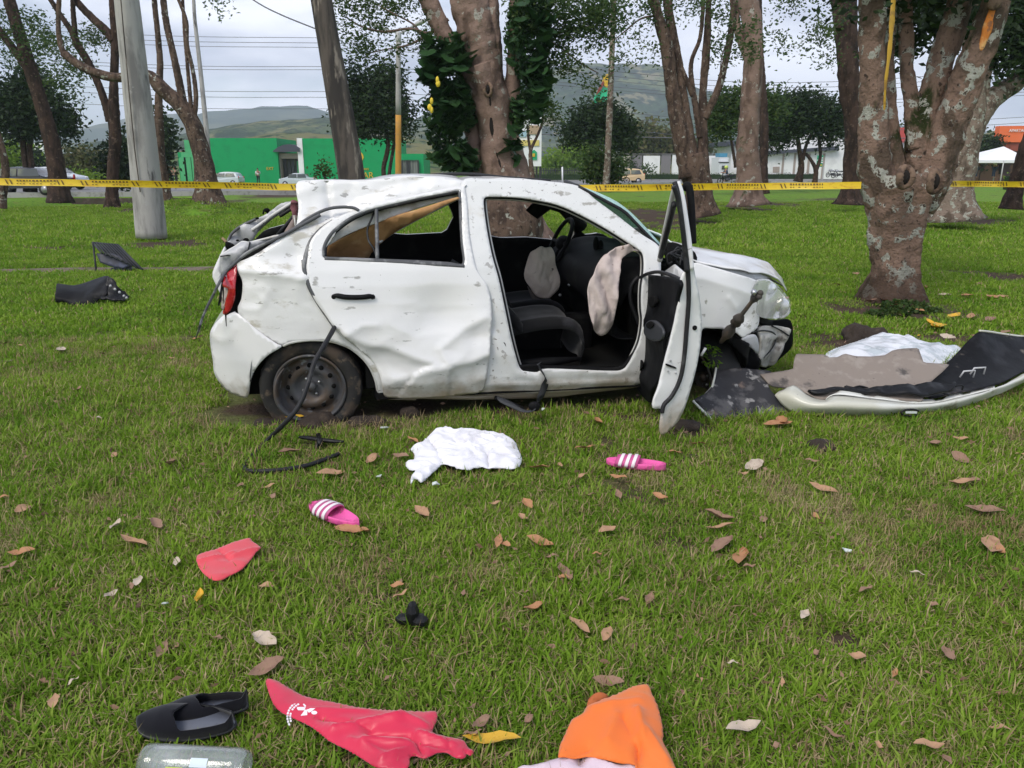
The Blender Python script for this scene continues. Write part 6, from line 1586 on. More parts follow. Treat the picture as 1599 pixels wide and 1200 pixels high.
# steering wheel
swc = LS(*z6((612, 322))[0], 1.18); ax = (CM.to_3x3() @ Vector((-0.90, -0.03, 0.42))).normalized()
u = ax.cross(Vector((0, 0, 1))).normalized(); v = ax.cross(u).normalized()
ring = [swc + u * 0.175 * cos(a) + v * 0.175 * sin(a) for a in [2 * pi * i / 40 for i in range(41)]]
sw = mesh_obj('steering_wheel', *tube(ring, 0.015, 10, cap=False), m_trim, PC)
mesh_obj('steering_hub', *join(sphere(swc - ax * 0.03, 1, 14, 8, .06, .08, .06), *[tube([swc - ax * .03, swc + u * 0.17 * cos(a) + v * 0.17 * sin(a)], 0.014, 8) for a in (0, pi, pi / 2)], tube([swc - ax * .03, swc - ax * 0.3], 0.03, 10)), m_trim, sw)
def bagdent(amp, f, seed):
    return lambda a, b: amp * (noise.noise(Vector((a * f, b * f * 0.55, seed))) + 0.5 * abs(noise.noise(Vector((a * f * 2.3, b * f, seed + 4)))) )
bagpx = z9((200, 290), (235, 262), (275, 240), (310, 252), (350, 248), (368, 280), (372, 350), (390, 410), (402, 455), (398, 525), (370, 560), (330, 592), (280, 596), (232, 568), (200, 520), (165, 465), (160, 415), (178, 360))
def dome(c, r, amp): return lambda a, b: -amp * max(0, 1 - ((a - c[0]) ** 2 + (b - c[1]) ** 2) / (r * r)) ** 0.5
q = wplane(1.02); bc = q.inv(*z9((285, 430))[0])
panel('driver_airbag', wplane(1.02, summed(dome(bc, .21, .10), bagdent(0.045, 11, 1))), bagpx, m_bag, PC, sp=0.012, thick=0.006)
panel('airbag_underside', wplane(1.06, bagdent(0.02, 9, 5)), z9((195, 520), (230, 565), (290, 590), (330, 592), (318, 608), (240, 614), (220, 598)), M('dark airbag piece', (0.16, 0.14, 0.13), 0.85), PC, sp=0.02)  # darker piece along the airbag's lower edge
pbag = z9((598, 520), (640, 425), (700, 332), (780, 275), (850, 245), (905, 226), (960, 238), (990, 262), (985, 280), (940, 278), (890, 300), (855, 335), (832, 380), (822, 430), (808, 500), (800, 560), (795, 620), (788, 720), (772, 800), (745, 850), (710, 866), (675, 850), (640, 800), (618, 740), (602, 650))
q = wplane(0.09); bc = q.inv(*z9((705, 590))[0])
panel('passenger_airbag', wplane(0.09, summed(dome(bc, .24, .06), bagdent(0.04, 13, 2), lambda a, b: 0.014 * sin(a * 70 + 3 * sin(b * 9)))), pbag, m_bag2, PC, sp=0.012, thick=0.006)
# glovebox side of dash near the door
mesh_obj('dash_end', *loft([[LS(*z6((862, 440))[0], .2), LS(*z6((880, 395))[0], .2), LS(*z6((965, 392))[0], .16)], [LS(*z6((850, 520))[0], .2), LS(*z6((880, 470))[0], .2), LS(*z6((966, 460))[0], .16)], [LS(*z6((870, 600))[0], .22), LS(*z6((905, 540))[0], .2), LS(*z6((962, 560))[0], .16)]], 14, 12, disp=lambda p, a, b: Vector((0, 0.02 * fbm(p, 8, 2), 0))), m_trim, PC, thick=0.02)
tubepx('dash_hose', wplane(0.17), z6((945, 470), (915, 510), (912, 570), (935, 640), (955, 680)), 0.012, m_rub)
# seat belt hanging out of the door
bl = [S(-0.02).pos(*S(-0.02).inv(*p)) for p in z6((523, 838), (530, 868), (548, 900), (546, 935), (532, 975), (522, 1005))] + [at(*z6((505, 1022))[0], 4.20), at(*z6((490, 1040))[0], 4.18), at(*z6((450, 1040))[0], 4.2), at(*z6((400, 1015))[0], 4.25), at(*z6((345, 985))[0], 4.32)]
BP = catmull(bl, 6); V = []
for i, p in enumerate(BP):
    tw = 0.9 + 1.2 * sin(i * 0.22); V += [p - Vector((cos(tw) * .022, sin(tw) * .022, 0.004)), p + Vector((cos(tw) * .022, sin(tw) * .022, 0.004))]
mesh_obj('seat_belt', V, grid_faces(len(BP), 2), M('belt webbing', (0.035, 0.037, 0.042), 0.7, bump=[(200, 0.4, 0.002)]), PC, thick=0.003)
mesh_obj('belt_buckle', *sphere(at(*z6((503, 1022))[0], 4.18), 1, 10, 8, .035, .02, .03), m_trim, PC)
tubepx('loose_trim', S(0.02), z6((335, 985), (380, 1000), (430, 1020), (470, 1045), (500, 1042)), 0.013, m_rub)

# --- wheels
rwc = CMI @ wplane(0.07).pos(*wplane(0.07).inv(*z5((528, 990))[0]))
def wheel(center_l, rot, nm, parent, R=0.292, mats=(m_tyrem, m_steel)):
    m = CM @ Matrix.Translation(center_l) @ rot
    tp = [(0.19, 0.02), (0.215, -0.012), (0.25, -0.02), (0.275, -0.012), (0.288, 0.004), (R, 0.03), (R, 0.13), (0.285, 0.155), (0.25, 0.175), (0.19, 0.15)]
    V, Fc = lathe(tp, 48, 'Y')
    for i, p in enumerate(V):           # tread blocks and a slumped bottom
        r = sqrt(p.x ** 2 + p.z ** 2)
        if r > 0.285:
            k = i % 48; p *= (1.0 if k % 2 else 0.985)
        p.y += 0.006 * noise.noise(p * 9)
    ty = mesh_obj(nm, [m @ p for p in V], Fc, mats[0], parent)
    rp = [(0.205, -0.012), (0.198, -0.022), (0.188, -0.012), (0.180, 0.02), (0.172, 0.05), (0.150, 0.058), (0.132, 0.030), (0.105, 0.018), (0.085, 0.030), (0.07, 0.05), (0.045, 0.045), (0.0, 0.045)]
    V, Fc = lathe(rp, 48, 'Y')
    for i, p in enumerate(V): p.y += 0.010 * noise.noise(Vector((p.x * 6, p.z * 6, 3)))
    rim = mesh_obj('rim', [m @ p for p in V], Fc, mats[1], ty)
    hs = []
    for k in range(12):
        a = 2 * pi * k / 12; c = Vector((0.128 * cos(a), 0.022, 0.128 * sin(a)))
        hs.append(lathe([(0.0, 0.003), (0.0135, 0.003), (0.0135, 0.012)], 10, 'Y', c + Vector((0, 0, 0))))
    mesh_obj('rim_hole', *xf(m, join(*hs)), m_dark, ty)
    ns = [sphere((0.052 * cos(a), 0.036, 0.052 * sin(a)), 0.009, 8, 6) for a in [2 * pi * k / 4 + .5 for k in range(4)]]
    mesh_obj('wheel_nut', *xf(m, join(*ns)), m_nut, ty)
    mesh_obj('hub_cap', *xf(m, lathe([(0.0, 0.008), (0.022, 0.010), (0.030, 0.02), (0.031, 0.05)], 16, 'Y')), m_steel, ty)
    return ty
wheel(rwc, Matrix.Rotation(rad(-4), 4, 'Z') @ Matrix.Rotation(rad(3), 4, 'X'), 'rear_wheel', PC)
# bent rim flange torn away on the left lower edge
m_w = CM @ Matrix.Translation(rwc)
arc = [m_w @ Vector((0.185 * cos(a), -0.03 - 0.02 * sin((a - rad(135)) / rad(120) * pi), 0.185 * sin(a))) for a in np.linspace(rad(135), rad(255), 24)]
mesh_obj('bent_rim_flange', *tube(arc, [0.013 * sin(pi * (0.1 + .8 * i / 24)) for i in range(24)], 8, flat=2.2), m_steel, PC)
fwc = CMI @ at(1092, 592, 4.95)
wheel(fwc, Matrix.Rotation(rad(-84), 4, 'Z') @ Matrix.Rotation(rad(10), 4, 'X'), 'front_wheel', PC, mats=(m_tyre, m_steel))
mesh_obj('wheel_liner', *loft([[lp(0.34 * cos(a), w, 0.27 + 0.36 * sin(a)) for a in np.linspace(0, pi, 14)] for w in (0.04, 0.22)], 20, 6), m_dark, PC)

# --- front: fender, hood, lamp, well
f_dent = summed(nz(0.005, 3, 12), crease(z7((240, 470), (400, 520), (500, 560)), 0.015, .06, .05), bump2(*z7((440, 640))[0], .06, .02), crease(z7((370, 560), (420, 620), (400, 700)), 0.01, .02, .02))
fend = z7((222, 412), (300, 428), (420, 462), (478, 480), (500, 500), (470, 530), (500, 600), (505, 650), (495, 690), (460, 715), (432, 728), (405, 708), (360, 694), (300, 690), (262, 694), (250, 760), (232, 700), (236, 560), (226, 480))
panel('front_fender', S(0.0, f_dent), fend, m_paint, PC, sp=0.014, sm=3, scr=[(1102, 471, 3, 8, .8), (1098, 492, 8, 5, .62), (1168, 508, 10, 10, .68), (1176, 490, 4, 14, .62), (1150, 515, 10, 4, .6)])
hpf = [lp(*q) for q in []]
sf = S(0.05)
h_lo = [S(0.06).pos(*S(0.06).inv(*p)) for p in z7((180, 360), (235, 402), (320, 424), (400, 440), (470, 448), (540, 458), (625, 500))]
hl = [CMI @ p for p in h_lo]
def hood_row(f, up):
    out = []
    for i, v in enumerate(hl):
        t = i / (len(hl) - 1); w = v.y + (1.58 - 2 * v.y + 0.04) * f
        out.append(CM @ Vector((v.x - 0.02 * f + 0.16 * sin(pi * f) * t - 0.10 * f * t, w, v.z + up * sin(pi * f) * (1.0 - 0.55 * t))))
    return out
hood_d = lambda p, a, b: Vector((0, 0, 0.010 * fbm(p, 4, 3) + 0.03 * math.exp(-((b - 0.3) / 0.08) ** 2) * a - (0.05 * (a - .88) / .12 if a > .88 else 0)))
mesh_obj('hood', *loft([hood_row(f, 0.085) for f in (0, .12, .3, .5, .7, .88, 1)], 40, 34, disp=hood_d), m_paint, PC, thick=0.008)
mesh_obj('hood_underside', *loft([hood_row(f, 0.02) for f in (0.03, .5, .97)], 20, 10, disp=lambda p, a, b: Vector((0, 0, -0.035))), m_galv, PC)
panel('fender_inner', S(0.09), z7((225, 400), (320, 425), (440, 445), (560, 480), (530, 560), (470, 540), (420, 470), (300, 440), (225, 420)), m_galv, PC, sp=0.03)
panel('wiper_cowl', S(0.10), z7((112, 330), (200, 350), (235, 380), (230, 420), (170, 440), (118, 440)), m_dark, PC, sp=0.03, thick=0.03)
mesh_obj('wiring', *join(*[tube(catmull([LS(*z7((120 + rng.uniform(-8, 70), 345 + rng.uniform(0, 80)))[0], 0.06 + 0.05 * rng.random()) for _ in range(4)], 5), 0.006, 6) for _ in range(7)]), m_rub, PC)
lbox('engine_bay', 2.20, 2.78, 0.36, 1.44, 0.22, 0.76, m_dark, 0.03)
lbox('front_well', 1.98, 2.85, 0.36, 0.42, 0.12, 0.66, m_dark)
# headlamp
hb = S(0.04); lampo = z7((500, 482), (530, 480), (560, 490), (600, 530), (628, 570), (637, 605), (628, 632), (600, 648), (560, 650), (520, 645), (497, 630), (495, 600), (500, 560), (478, 530), (488, 500))
hc = S(0.04).inv(*z7((565, 570))[0])
def lampdent(amp, r): return lambda a, b: amp * (1 - min(1, ((a - hc[0]) ** 2 + (b - hc[1]) ** 2) / (r * r)))
hl_o = panel('headlight', S(0.0, lampdent(0.04, .15)), lampo, m_reflw, PC, sp=0.012, thick=0.004)
panel('headlight_cover', S(-0.02, lampdent(-0.03, .17)), lampo, m_glass2, hl_o, sp=0.012, thick=0.003)
c = S(0.01).pos(*S(0.01).inv(*z7((600, 598))[0])); mesh_obj('reflector', *sphere(c, 1, 18, 12, .055, .03, .062), m_refl, hl_o)
c = S(0.01).pos(*S(0.01).inv(*z7((545, 520))[0])); mesh_obj('reflector', *sphere(c, 1, 18, 12, .05, .03, .04), m_refl, hl_o)
panel('lamp_lower_trim', S(0.07), z7((500, 640), (560, 655), (625, 650), (640, 665), (628, 690), (560, 690), (505, 668)), m_trim, PC, sp=0.02, thick=0.02)
# washer tank and panels below the lamp
m_tank2 = M('grey white plastic tank', (0.50, 0.475, 0.43), 0.6, layers=[((0.16, 0.14, 0.12), 8, 0.5, 0.66), ((0.48, 0.46, 0.43), 14, 0.6, 0.7)], bump=[(18, 0.4, 0.01)])
panel('washer_tank', S(0.02, summed(nz(0.02, 8, 3), crease(z7((512, 730), (620, 735)), .02, .02, .02))), z7((510, 688), (560, 680), (632, 690), (632, 715), (610, 760), (590, 800), (560, 845), (520, 855), (500, 820), (505, 760)), m_tank2, PC, sp=0.016, thick=0.02)
panel('radiator_side', S(0.16), z7((560, 660), (632, 655), (645, 720), (638, 770), (590, 815), (550, 850), (500, 855), (470, 760), (480, 700)), m_dark, PC, sp=0.03, thick=0.03)
tubepx('lamp_wire', S(0.0), z7((470, 708), (530, 700), (570, 712), (575, 745), (550, 790), (512, 822)), 0.005, m_rub)
tubepx('lamp_wire', S(0.0), z7((560, 680), (600, 700), (632, 722)), 0.005, m_rub)
# torn black liner arc and drive shaft
panel('well_liner', S(0.02, lambda a, b: 0.03 * sin(a * 40)), z7((380, 718), (420, 730), (465, 765), (500, 820), (505, 870), (490, 895), (465, 885), (440, 820), (400, 765), (370, 740)), m_trim, PC, sp=0.015, thick=0.02)
panel('liner_scuff', S(0.0), z7((430, 735), (480, 715), (500, 740), (500, 800), (480, 780)), m_galv, PC, sp=0.02)
lin = [S(0.06).pos(*S(0.06).inv(*p)) for p in zF((80, 630), (130, 618), (190, 622), (250, 650), (300, 700), (330, 760), (350, 860))]
mesh_obj('arch_liner', *loft([lin, [p + CM.to_3x3() @ Vector((0, 0.32, -0.02)) for p in lin]], 24, 8), m_dark, PC, thick=0.01)
sh0 = at(*zF((476, 365))[0], 4.28); sh1 = at(*zF((210, 715))[0], 4.62)
def onl(t): return sh0.lerp(sh1, t)
m_shaft = M('rusty dirty drive shaft', (0.075, 0.065, 0.058), 0.7, 0.3, layers=[((0.16, 0.12, 0.09), 9, 0.5, 0.64)], bump=[(30, 0.5, 0.005)])
T_ = [0, .04, .08, .12, .16, .42, .44, .50, .52, .58, .60, .66, .72, .80, .86, .9, 1.0]
R_ = [.012, .022, .026, .018, .012, .013, .024, .036, .028, .034, .020, .022, .034, .036, .026, .018, .014]
ds = mesh_obj('drive_shaft', *tube([onl(t) for t in T_], [r * 0.95 for r in R_], 14, namp=0.12, nfreq=18), m_shaft, PC)
for (a, b) in ((448, 355), (487, 385), (495, 360)):
    mesh_obj('joint_stub', *sphere(at(*zF((a, b))[0], 4.27), 1, 10, 8, .018, .02, .018), m_nut if a == 448 else m_shaft, ds)
# weeds caught in the wheel well
wp = np.array([list(at(*zF((120 + rng.uniform(-35, 90), 820 + rng.uniform(-90, 70)))[0], 4.66 + 0.05 * rng.random())) for _ in range(60)])
v_, f_ = leaf_quads(wp, 0.035, asp=0.25, droop=0.6)
o = np_mesh('caught_weeds', v_, f_, m_grass, PC); o['kind'] = 'stuff'
mesh_obj('white_rod', *tube([at(*zF((68, 812))[0], 4.6), at(*zF((102, 755))[0], 4.6)], 0.009, 8), m_paint, PC)
# --- torn rear frame on the far side
def wpoly(name, pts, wv, mat, thick=0.02, dent=None, sp=0.03):
    return panel(name, wplane(wv, dent), pts, mat, PC, sp=sp, thick=thick)
wpoly('hatch_frame', zT((262, 392), (275, 345), (300, 285), (350, 232), (420, 185), (500, 150), (560, 128), (640, 85), (740, 15), (800, -20), (870, -22), (872, 30), (800, 70), (720, 115), (660, 160), (600, 210), (550, 265), (515, 330), (470, 350), (430, 345), (380, 365), (320, 395), (270, 425)), 1.20, m_galv, 0.03, summed(nz(.02, 6, 2), lambda a, b: 0.02 * sin((a + b) * 30)))
mesh_obj('frame_seal', *tube(catmull([wplane(1.15).pos(*wplane(1.15).inv(*p)) for p in zT((500, 240), (600, 170), (700, 95), (800, 30), (872, -15))], 4), 0.012, 8), m_paint_in, PC)
mesh_obj('frame_seal', *tube(catmull([wplane(1.18).pos(*wplane(1.18).inv(*p)) for p in zT((275, 345), (310, 275), (400, 200), (540, 135))], 4), 0.010, 8), m_rub_l, PC)
mesh_obj('frame_seal', *tube(catmull([wplane(1.15).pos(*wplane(1.15).inv(*p)) for p in zT((760, 108), (820, 70), (868, 40))], 4), 0.013, 8), m_rub, PC)
mesh_obj('torn_strut', *tube([wplane(.9).pos(*wplane(.9).inv(*p)) for p in zT((740, 285), (800, 215), (890, 110), (905, 80))], [0.012] * 4, 8), m_rub, PC)
wpoly('torn_trim', zT((790, 285), (850, 180), (890, 120), (912, 200), (925, 262), (850, 280)), .75, M('pinkish grey torn trim', (0.28, 0.22, 0.20), 0.8), 0.01)
wpoly('torn_cloth', zT((868, -30), (930, -25), (945, 20), (930, 70), (925, 120), (905, 170), (880, 90), (865, 30)), .55, M('torn maroon trim', (0.20, 0.075, 0.085), 0.8, layers=[((0.4, 0.32, 0.32), 18, 0.52, 0.62)], bump=[(20, 0.8, 0.02)]), 0.02, nz(.03, 14, 6), sp=0.012)
mesh_obj('torn_wire', *tube([wplane(.5).pos(*wplane(.5).inv(*p)) for p in zT((898, 100), (908, 190), (920, 262))], 0.006, 6), m_paint_in, PC)
# crumpled rear panel edge over the lamp
wpoly('rear_panel_edge', zT((205, 478), (260, 445), (340, 400), (400, 355), (432, 345), (470, 352), (560, 335), (700, 300), (760, 290), (720, 318), (600, 370), (520, 420), (440, 470), (380, 520), (350, 545), (290, 600), (245, 650), (215, 690), (207, 600)), .45, m_galv, 0.015, summed(nz(.02, 9, 8), crease(zT((240, 470), (400, 440), (500, 350)), .03, .03, .03, wplane(.45))))
mesh_obj('edge_flange', *tube(catmull([wplane(.44).pos(*wplane(.44).inv(*p)) for p in zT((205, 480), (270, 440), (345, 395), (400, 356), (435, 352), (475, 358), (560, 338), (700, 302), (780, 290))], 4), 0.008, 8, namp=.2, nfreq=14), m_paint_in, PC)
wpoly('hatch_corner', zT((205, 470), (250, 385), (262, 430), (240, 470), (215, 560), (212, 700), (225, 780), (212, 840), (180, 770), (140, 690), (135, 640), (150, 590)), 0.9, m_paint, 0.03)
wpoly('rear_gap', zT((380, 520), (460, 470), (590, 400), (620, 420), (560, 470), (500, 510), (400, 525)), .30, m_dark, 0.03)
wpoly('rear_debris', zT((255, 345), (262, 420), (310, 410), (345, 385), (300, 360)), 1.0, m_dark, 0.03)
mesh_obj('hinge_bolt', *tube([wplane(1.1).pos(*wplane(1.1).inv(*p)) for p in zT((220, 310), (262, 352), (320, 400))], [0.008, 0.009, 0.014], 8), M('tan plastic pin', (0.30, 0.2, 0.12), 0.7), PC)
for a, b, r in ((445, 330, .022), (640, 52, .024), (398, 436, .02), (550, 128, .014), (365, 335, .012)):
    mesh_obj('frame_clip', *sphere(wplane(1.08).pos(*wplane(1.08).inv(*zT((a, b))[0])), 1, 8, 6, r * 0.9, r * .6, r * .6), m_dark, PC)
mesh_obj('loose_wire', *tube(catmull([wplane(1.1).pos(*wplane(1.1).inv(*p)) for p in zT((605, 90), (612, 55), (630, 45), (655, 60), (640, 80))], 5), 0.006, 6), m_dark, PC)
mesh_obj('loose_wire', *tube(catmull([wplane(.42).pos(*wplane(.42).inv(*p)) for p in zT((205, 485), (300, 470), (440, 455), (480, 360), (475, 355))], 5), 0.004, 6), m_rub, PC)
# long cable from the roof over the lamp to the grass behind
cb = [S(-0.03).pos(*S(-0.03).inv(*p)) for p in zT((1140, 95), (1040, 150), (930, 210), (800, 280), (700, 330), (560, 395), (430, 470), (330, 560), (250, 640))] + [at(*p, 4.1) for p in zT((190, 740), (130, 860), (80, 960), (30, 1080), (5, 1170))] + [gd(306, 528, 0.02)]
CP2 = catmull(cb, 5)
mesh_obj('hanging_cable', *tube(CP2, [0.011 * (1 - 0.45 * i / len(CP2)) for i in range(len(CP2))], 8, namp=.1, nfreq=20), m_rub_l, PC)

# --- open front door: hinge on the car, latch end towards the camera
hg = at(*z6((975, 560))[0], 4.62); hg.z = 0
le = at(*z6((1095, 900))[0], 3.86); le.z = 0
du = (le - hg).normalized()
inner = Flat(hg, du, (0, 0, 1), None)
md = M('door trim plastic', (0.008, 0.0085, 0.010), 0.6, spec=0.1, layers=[((0.028, 0.028, 0.031), 4, 0.52, 0.7)], bump=[(70, 0.25, 0.003)])
trimpx = z6((962, 470), (990, 462), (1040, 468), (1125, 486), (1118, 560), (1098, 680), (1070, 800), (1045, 900), (1020, 965), (1002, 1006), (975, 985), (945, 940), (922, 880), (912, 830), (925, 790), (955, 730), (965, 660), (985, 560), (992, 490))
ci = inner.inv(*z6((1015, 700))[0])
_n = inner.n; sgn = 1 if _n.dot(EYE - hg) > 0 else -1
def tdent(a, b):
    arm = math.exp(-((b - ci[1] - 0.02) / 0.07) ** 2) * (1 if 0.15 < a else 0.4)
    pocket = math.exp(-((b - ci[1] + 0.32) / 0.06) ** 2)
    return sgn * (0.03 * arm + 0.02 * pocket + 0.004 * fbm(Vector((a * 6, b * 6, 0)), 1, 2))
inner.dent = tdent
fd = panel('front_door', inner, trimpx, md, PC, sp=0.018, thick=0.02, sm=3, label='open front door showing its black inner trim')
inner2 = Flat(hg, du, (0, 0, 1), None); inner2.o = hg + _n * sgn * 0.045
panel('armrest_cup', inner2, z6((985, 665), (1010, 655), (1035, 668), (1055, 700), (1050, 735), (1020, 745), (985, 730), (972, 700)), M('grey plastic cup', (0.055, 0.058, 0.065), 0.4), fd, sp=0.015, thick=0.012)
panel('cup_hole', Flat(hg + _n * sgn * 0.056, du, (0, 0, 1)), z6((980, 672), (998, 660), (1012, 672), (1005, 685), (985, 688)), m_dark, fd, sp=0.01, thick=0.004)
panel('door_pull', Flat(hg + _n * sgn * 0.03, du, (0, 0, 1)), z6((995, 565), (1005, 552), (1020, 555), (1025, 580), (1012, 600), (998, 592)), m_dark, fd, sp=0.012, thick=0.02)
panel('speaker_hole', Flat(hg + _n * sgn * 0.03, du, (0, 0, 1)), z6((938, 812), (965, 835), (955, 870), (935, 850)), m_dark, fd, sp=0.012, thick=0.01)
# latch face of the door, facing the camera
lf = Flat(le + Vector((0, 0, 0)), (cos(rad(24)), sin(rad(24)), 0), (0, 0, 1), None)
lf.dent = lambda a, b: 0.006 * fbm(Vector((a * 5, b * 5, 2)), 1, 3)
face = z6((1128, 470), (1150, 440), (1160, 380), (1172, 400), (1182, 440), (1196, 520), (1212, 610), (1212, 700), (1200, 800), (1180, 900), (1150, 1000), (1120, 1075), (1085, 1115), (1045, 1145), (1036, 1110), (1042, 1060), (1038, 1030), (1005, 1030), (1010, 985), (1035, 920), (1060, 820), (1085, 720), (1108, 610))
lt = panel('latch_panel', lf, face, m_paint, fd, sp=0.018, thick=0.012, sm=3, scr=[(1045, 655, 6, 20, .66), (1060, 610, 5, 24, .55), (1072, 560, 4, 14, .5)])
off_ = lambda d: Flat(le - lf.n * d * (1 if lf.n.y > 0 else -1), lf.u, (0, 0, 1))
tubepx('door_seal', off_(0.012), z6((1096, 85), (1112, 130), (1128, 220), (1142, 330), (1156, 440), (1160, 560), (1152, 680), (1142, 800), (1125, 900), (1090, 975), (1055, 1015), (1046, 1050)), 0.012, m_rub, fd)
for a, b, r in ((1186, 688, .013), (1083, 828, .006), (1073, 873, .006), (1105, 880, .006)):
    mesh_obj('latch_bolt', *sphere(off_(0.010).pos(*off_(0.01).inv(*z6((a, b))[0])), 1, 10, 6, r, r * .5, r), m_dark if r > .01 else m_galv, lt)
panel('latch_slot', off_(0.010), z6((1064, 840), (1104, 855), (1104, 862), (1066, 849)), m_dark, lt, sp=0.008, thick=0.004)
# window frame of the door: two struts meeting at the top
def strut(name, pts, mat, r, flat=1.0): 
    P = catmull(pts, 6); return mesh_obj(name, *tube(P, r, 10, flat=flat), mat, fd)
tip = at(*z6((1108, 78))[0], 3.98)
s_pts = lambda pp, Y0, Y1: [at(*z6(p)[0], Y0 + (Y1 - Y0) * i / (len(pp) - 1)) for i, p in enumerate(pp)]
strut('window_strut', s_pts([(1036, 400), (1050, 320), (1070, 230), (1090, 140), (1106, 78)], 4.52, 3.98), m_paint_in, 0.016)
strut('window_strut', s_pts([(1040, 385), (1060, 310), (1082, 225), (1098, 160)], 4.48, 4.02), m_rub, 0.016)
strut('window_strut', s_pts([(1108, 70), (1126, 130), (1142, 230), (1156, 330), (1166, 440)], 3.96, 3.88), m_paint, 0.021)
strut('window_seal', s_pts([(1100, 68), (1114, 120), (1130, 230), (1143, 340), (1152, 450)], 3.93, 3.85), m_rub, 0.013)
strut('window_frame_outer', s_pts([(1142, 98), (1150, 82), (1163, 92), (1170, 150), (1174, 230), (1178, 330)], 4.06, 4.0), m_trim, 0.019)
strut('window_seal', s_pts([(1135, 130), (1142, 180), (1150, 240)], 4.0, 3.96), m_rub, 0.014)
strut('belt_rail', s_pts([(950, 476), (985, 458), (1030, 450), (1080, 462), (1128, 484)], 4.60, 3.88), m_rub, 0.010)
# outer skin of the door, far side of the leaf
osk = Flat(hg - _n * sgn * 0.09, du, (0, 0, 1), lambda a, b: sgn * (-0.03 * sin(pi * min(max(b / 0.9, 0), 1))))
v, f = polymesh([(-0.03, .15), (0.0, .82), (0.62, .88), (0.66, .6), (0.66, .25), (0.56, .16), (0.3, .14)], [], .05, 2)
mesh_obj('outer_skin', [osk.pos(*q) for q in v], f, m_paint, fd, thick=0.008)
mesh_obj('hinge', *join(tube([lp(2.0, .05, .62) , hg + Vector((0, 0, .62))], .02, 8), tube([lp(2.0, .05, .34), hg + Vector((0, 0, .34))], .02, 8)), m_galv, fd)
mesh_obj('hinge_bolt', *sphere(LS(*z6((975, 545))[0], 0.02), 0.014, 8, 6), m_dark, PC)
for sx in np.linspace(-0.3, 0.35, 5):
    p = lp(rwc.x + sx, 0.0, 0); NO_GRASS.append((p.x, p.y + .08, 0.13))
for s in np.linspace(-0.4, 2.8, 16):
    for w in (0.35, 0.75, 1.15, 1.5): p = lp(s, w, 0); NO_GRASS.append((p.x, p.y, 0.28))
# ================================================================== things lying on the grass
def gtop(x, y): return gh(x, y) + 0.03
class GroundS:
    def __init__(self, z=0.03): self.z = z; self.h = None
    def inv(self, px, py): p = gd(px, py, self.z); return p.x, p.y
def cloth(name, label, cat, px, mat, H=0.04, edge=0.03, folds=(), z=0.03, sp=0.008, sm=4, thick=0.004, parent=None, namp=0.012, nf=9, seed=0, group=None, droop=0.0):
    g = GroundS(z)
    o2 = [g.inv(*p) for p in px]
    v, f = polymesh(o2, [], sp, sm)
    ring = np.array([(q.x, q.y) for q in catmull([Vector((a, b, 0)) for a, b in o2], 6, True)])
    P = np.array(v); d = np.full(len(P), 9.0)
    for q in ring: d = np.minimum(d, np.hypot(P[:, 0] - q[0], P[:, 1] - q[1]))
    V = []
    for (x, y), dd in zip(v, d):
        e = 1 - math.exp(-dd / edge)
        h = H * e
        wx = x + 0.02 * noise.noise(Vector((x * 6, y * 6, seed + 9))); wy = y + 0.02 * noise.noise(Vector((x * 6, y * 6, seed + 19)))
        r = noise.noise(Vector((wx * nf, wy * nf, seed))); r2 = 1 - abs(noise.noise(Vector((wx * nf * 1.3, wy * nf * 1.3, seed + 5)))) * 3
        h += e * (namp * r + namp * 0.9 * max(r2, -0.5))
        for (ax, ay, bx, by, amp, w) in folds:
            A, B = V2(gd(ax, ay, z)[:2]), V2(gd(bx, by, z)[:2]); dl = distseg(V2((x, y)), A, B)[0]
            h += amp * math.exp(-(dl / w) * 1.1) * e
        V.append(Vector((x, y, gh(x, y) + z + max(h, -0.01) - droop)))
    if parent is None:
        t = thing(name, label, cat, (P[:, 0].mean(), P[:, 1].mean(), 0), group=group)
        mesh_obj('cloth', V, f, mat, t, thick=thick); return t
    return mesh_obj(name, V, f, mat, parent, thick=thick)
zB = lambda *p: [(1270 + a / 4.86, 500 + b / 4.86) for a, b in p]
zC = lambda *p: [(1080 + a / 3.081, 450 + b / 3.08) for a, b in p]
zD = lambda *p: [(620 + a / 5.4536, 560 + b / 5.4545) for a, b in p]
zE = lambda *p: [(200 + a / 5.33, 1000 + b / 5.33) for a, b in p]
zG = lambda *p: [(400 + a / 3.5533, 920 + b / 3.5535) for a, b in p]
zH = lambda *p: [(780 + a / 3.807, 920 + b / 3.807) for a, b in p]
zS = lambda *p: [(350 + a / 3.198, 640 + b / 3.197) for a, b in p]
zR = lambda *p: [(850 + a / 2.1348, 640 + b / 2.1333) for a, b in p]

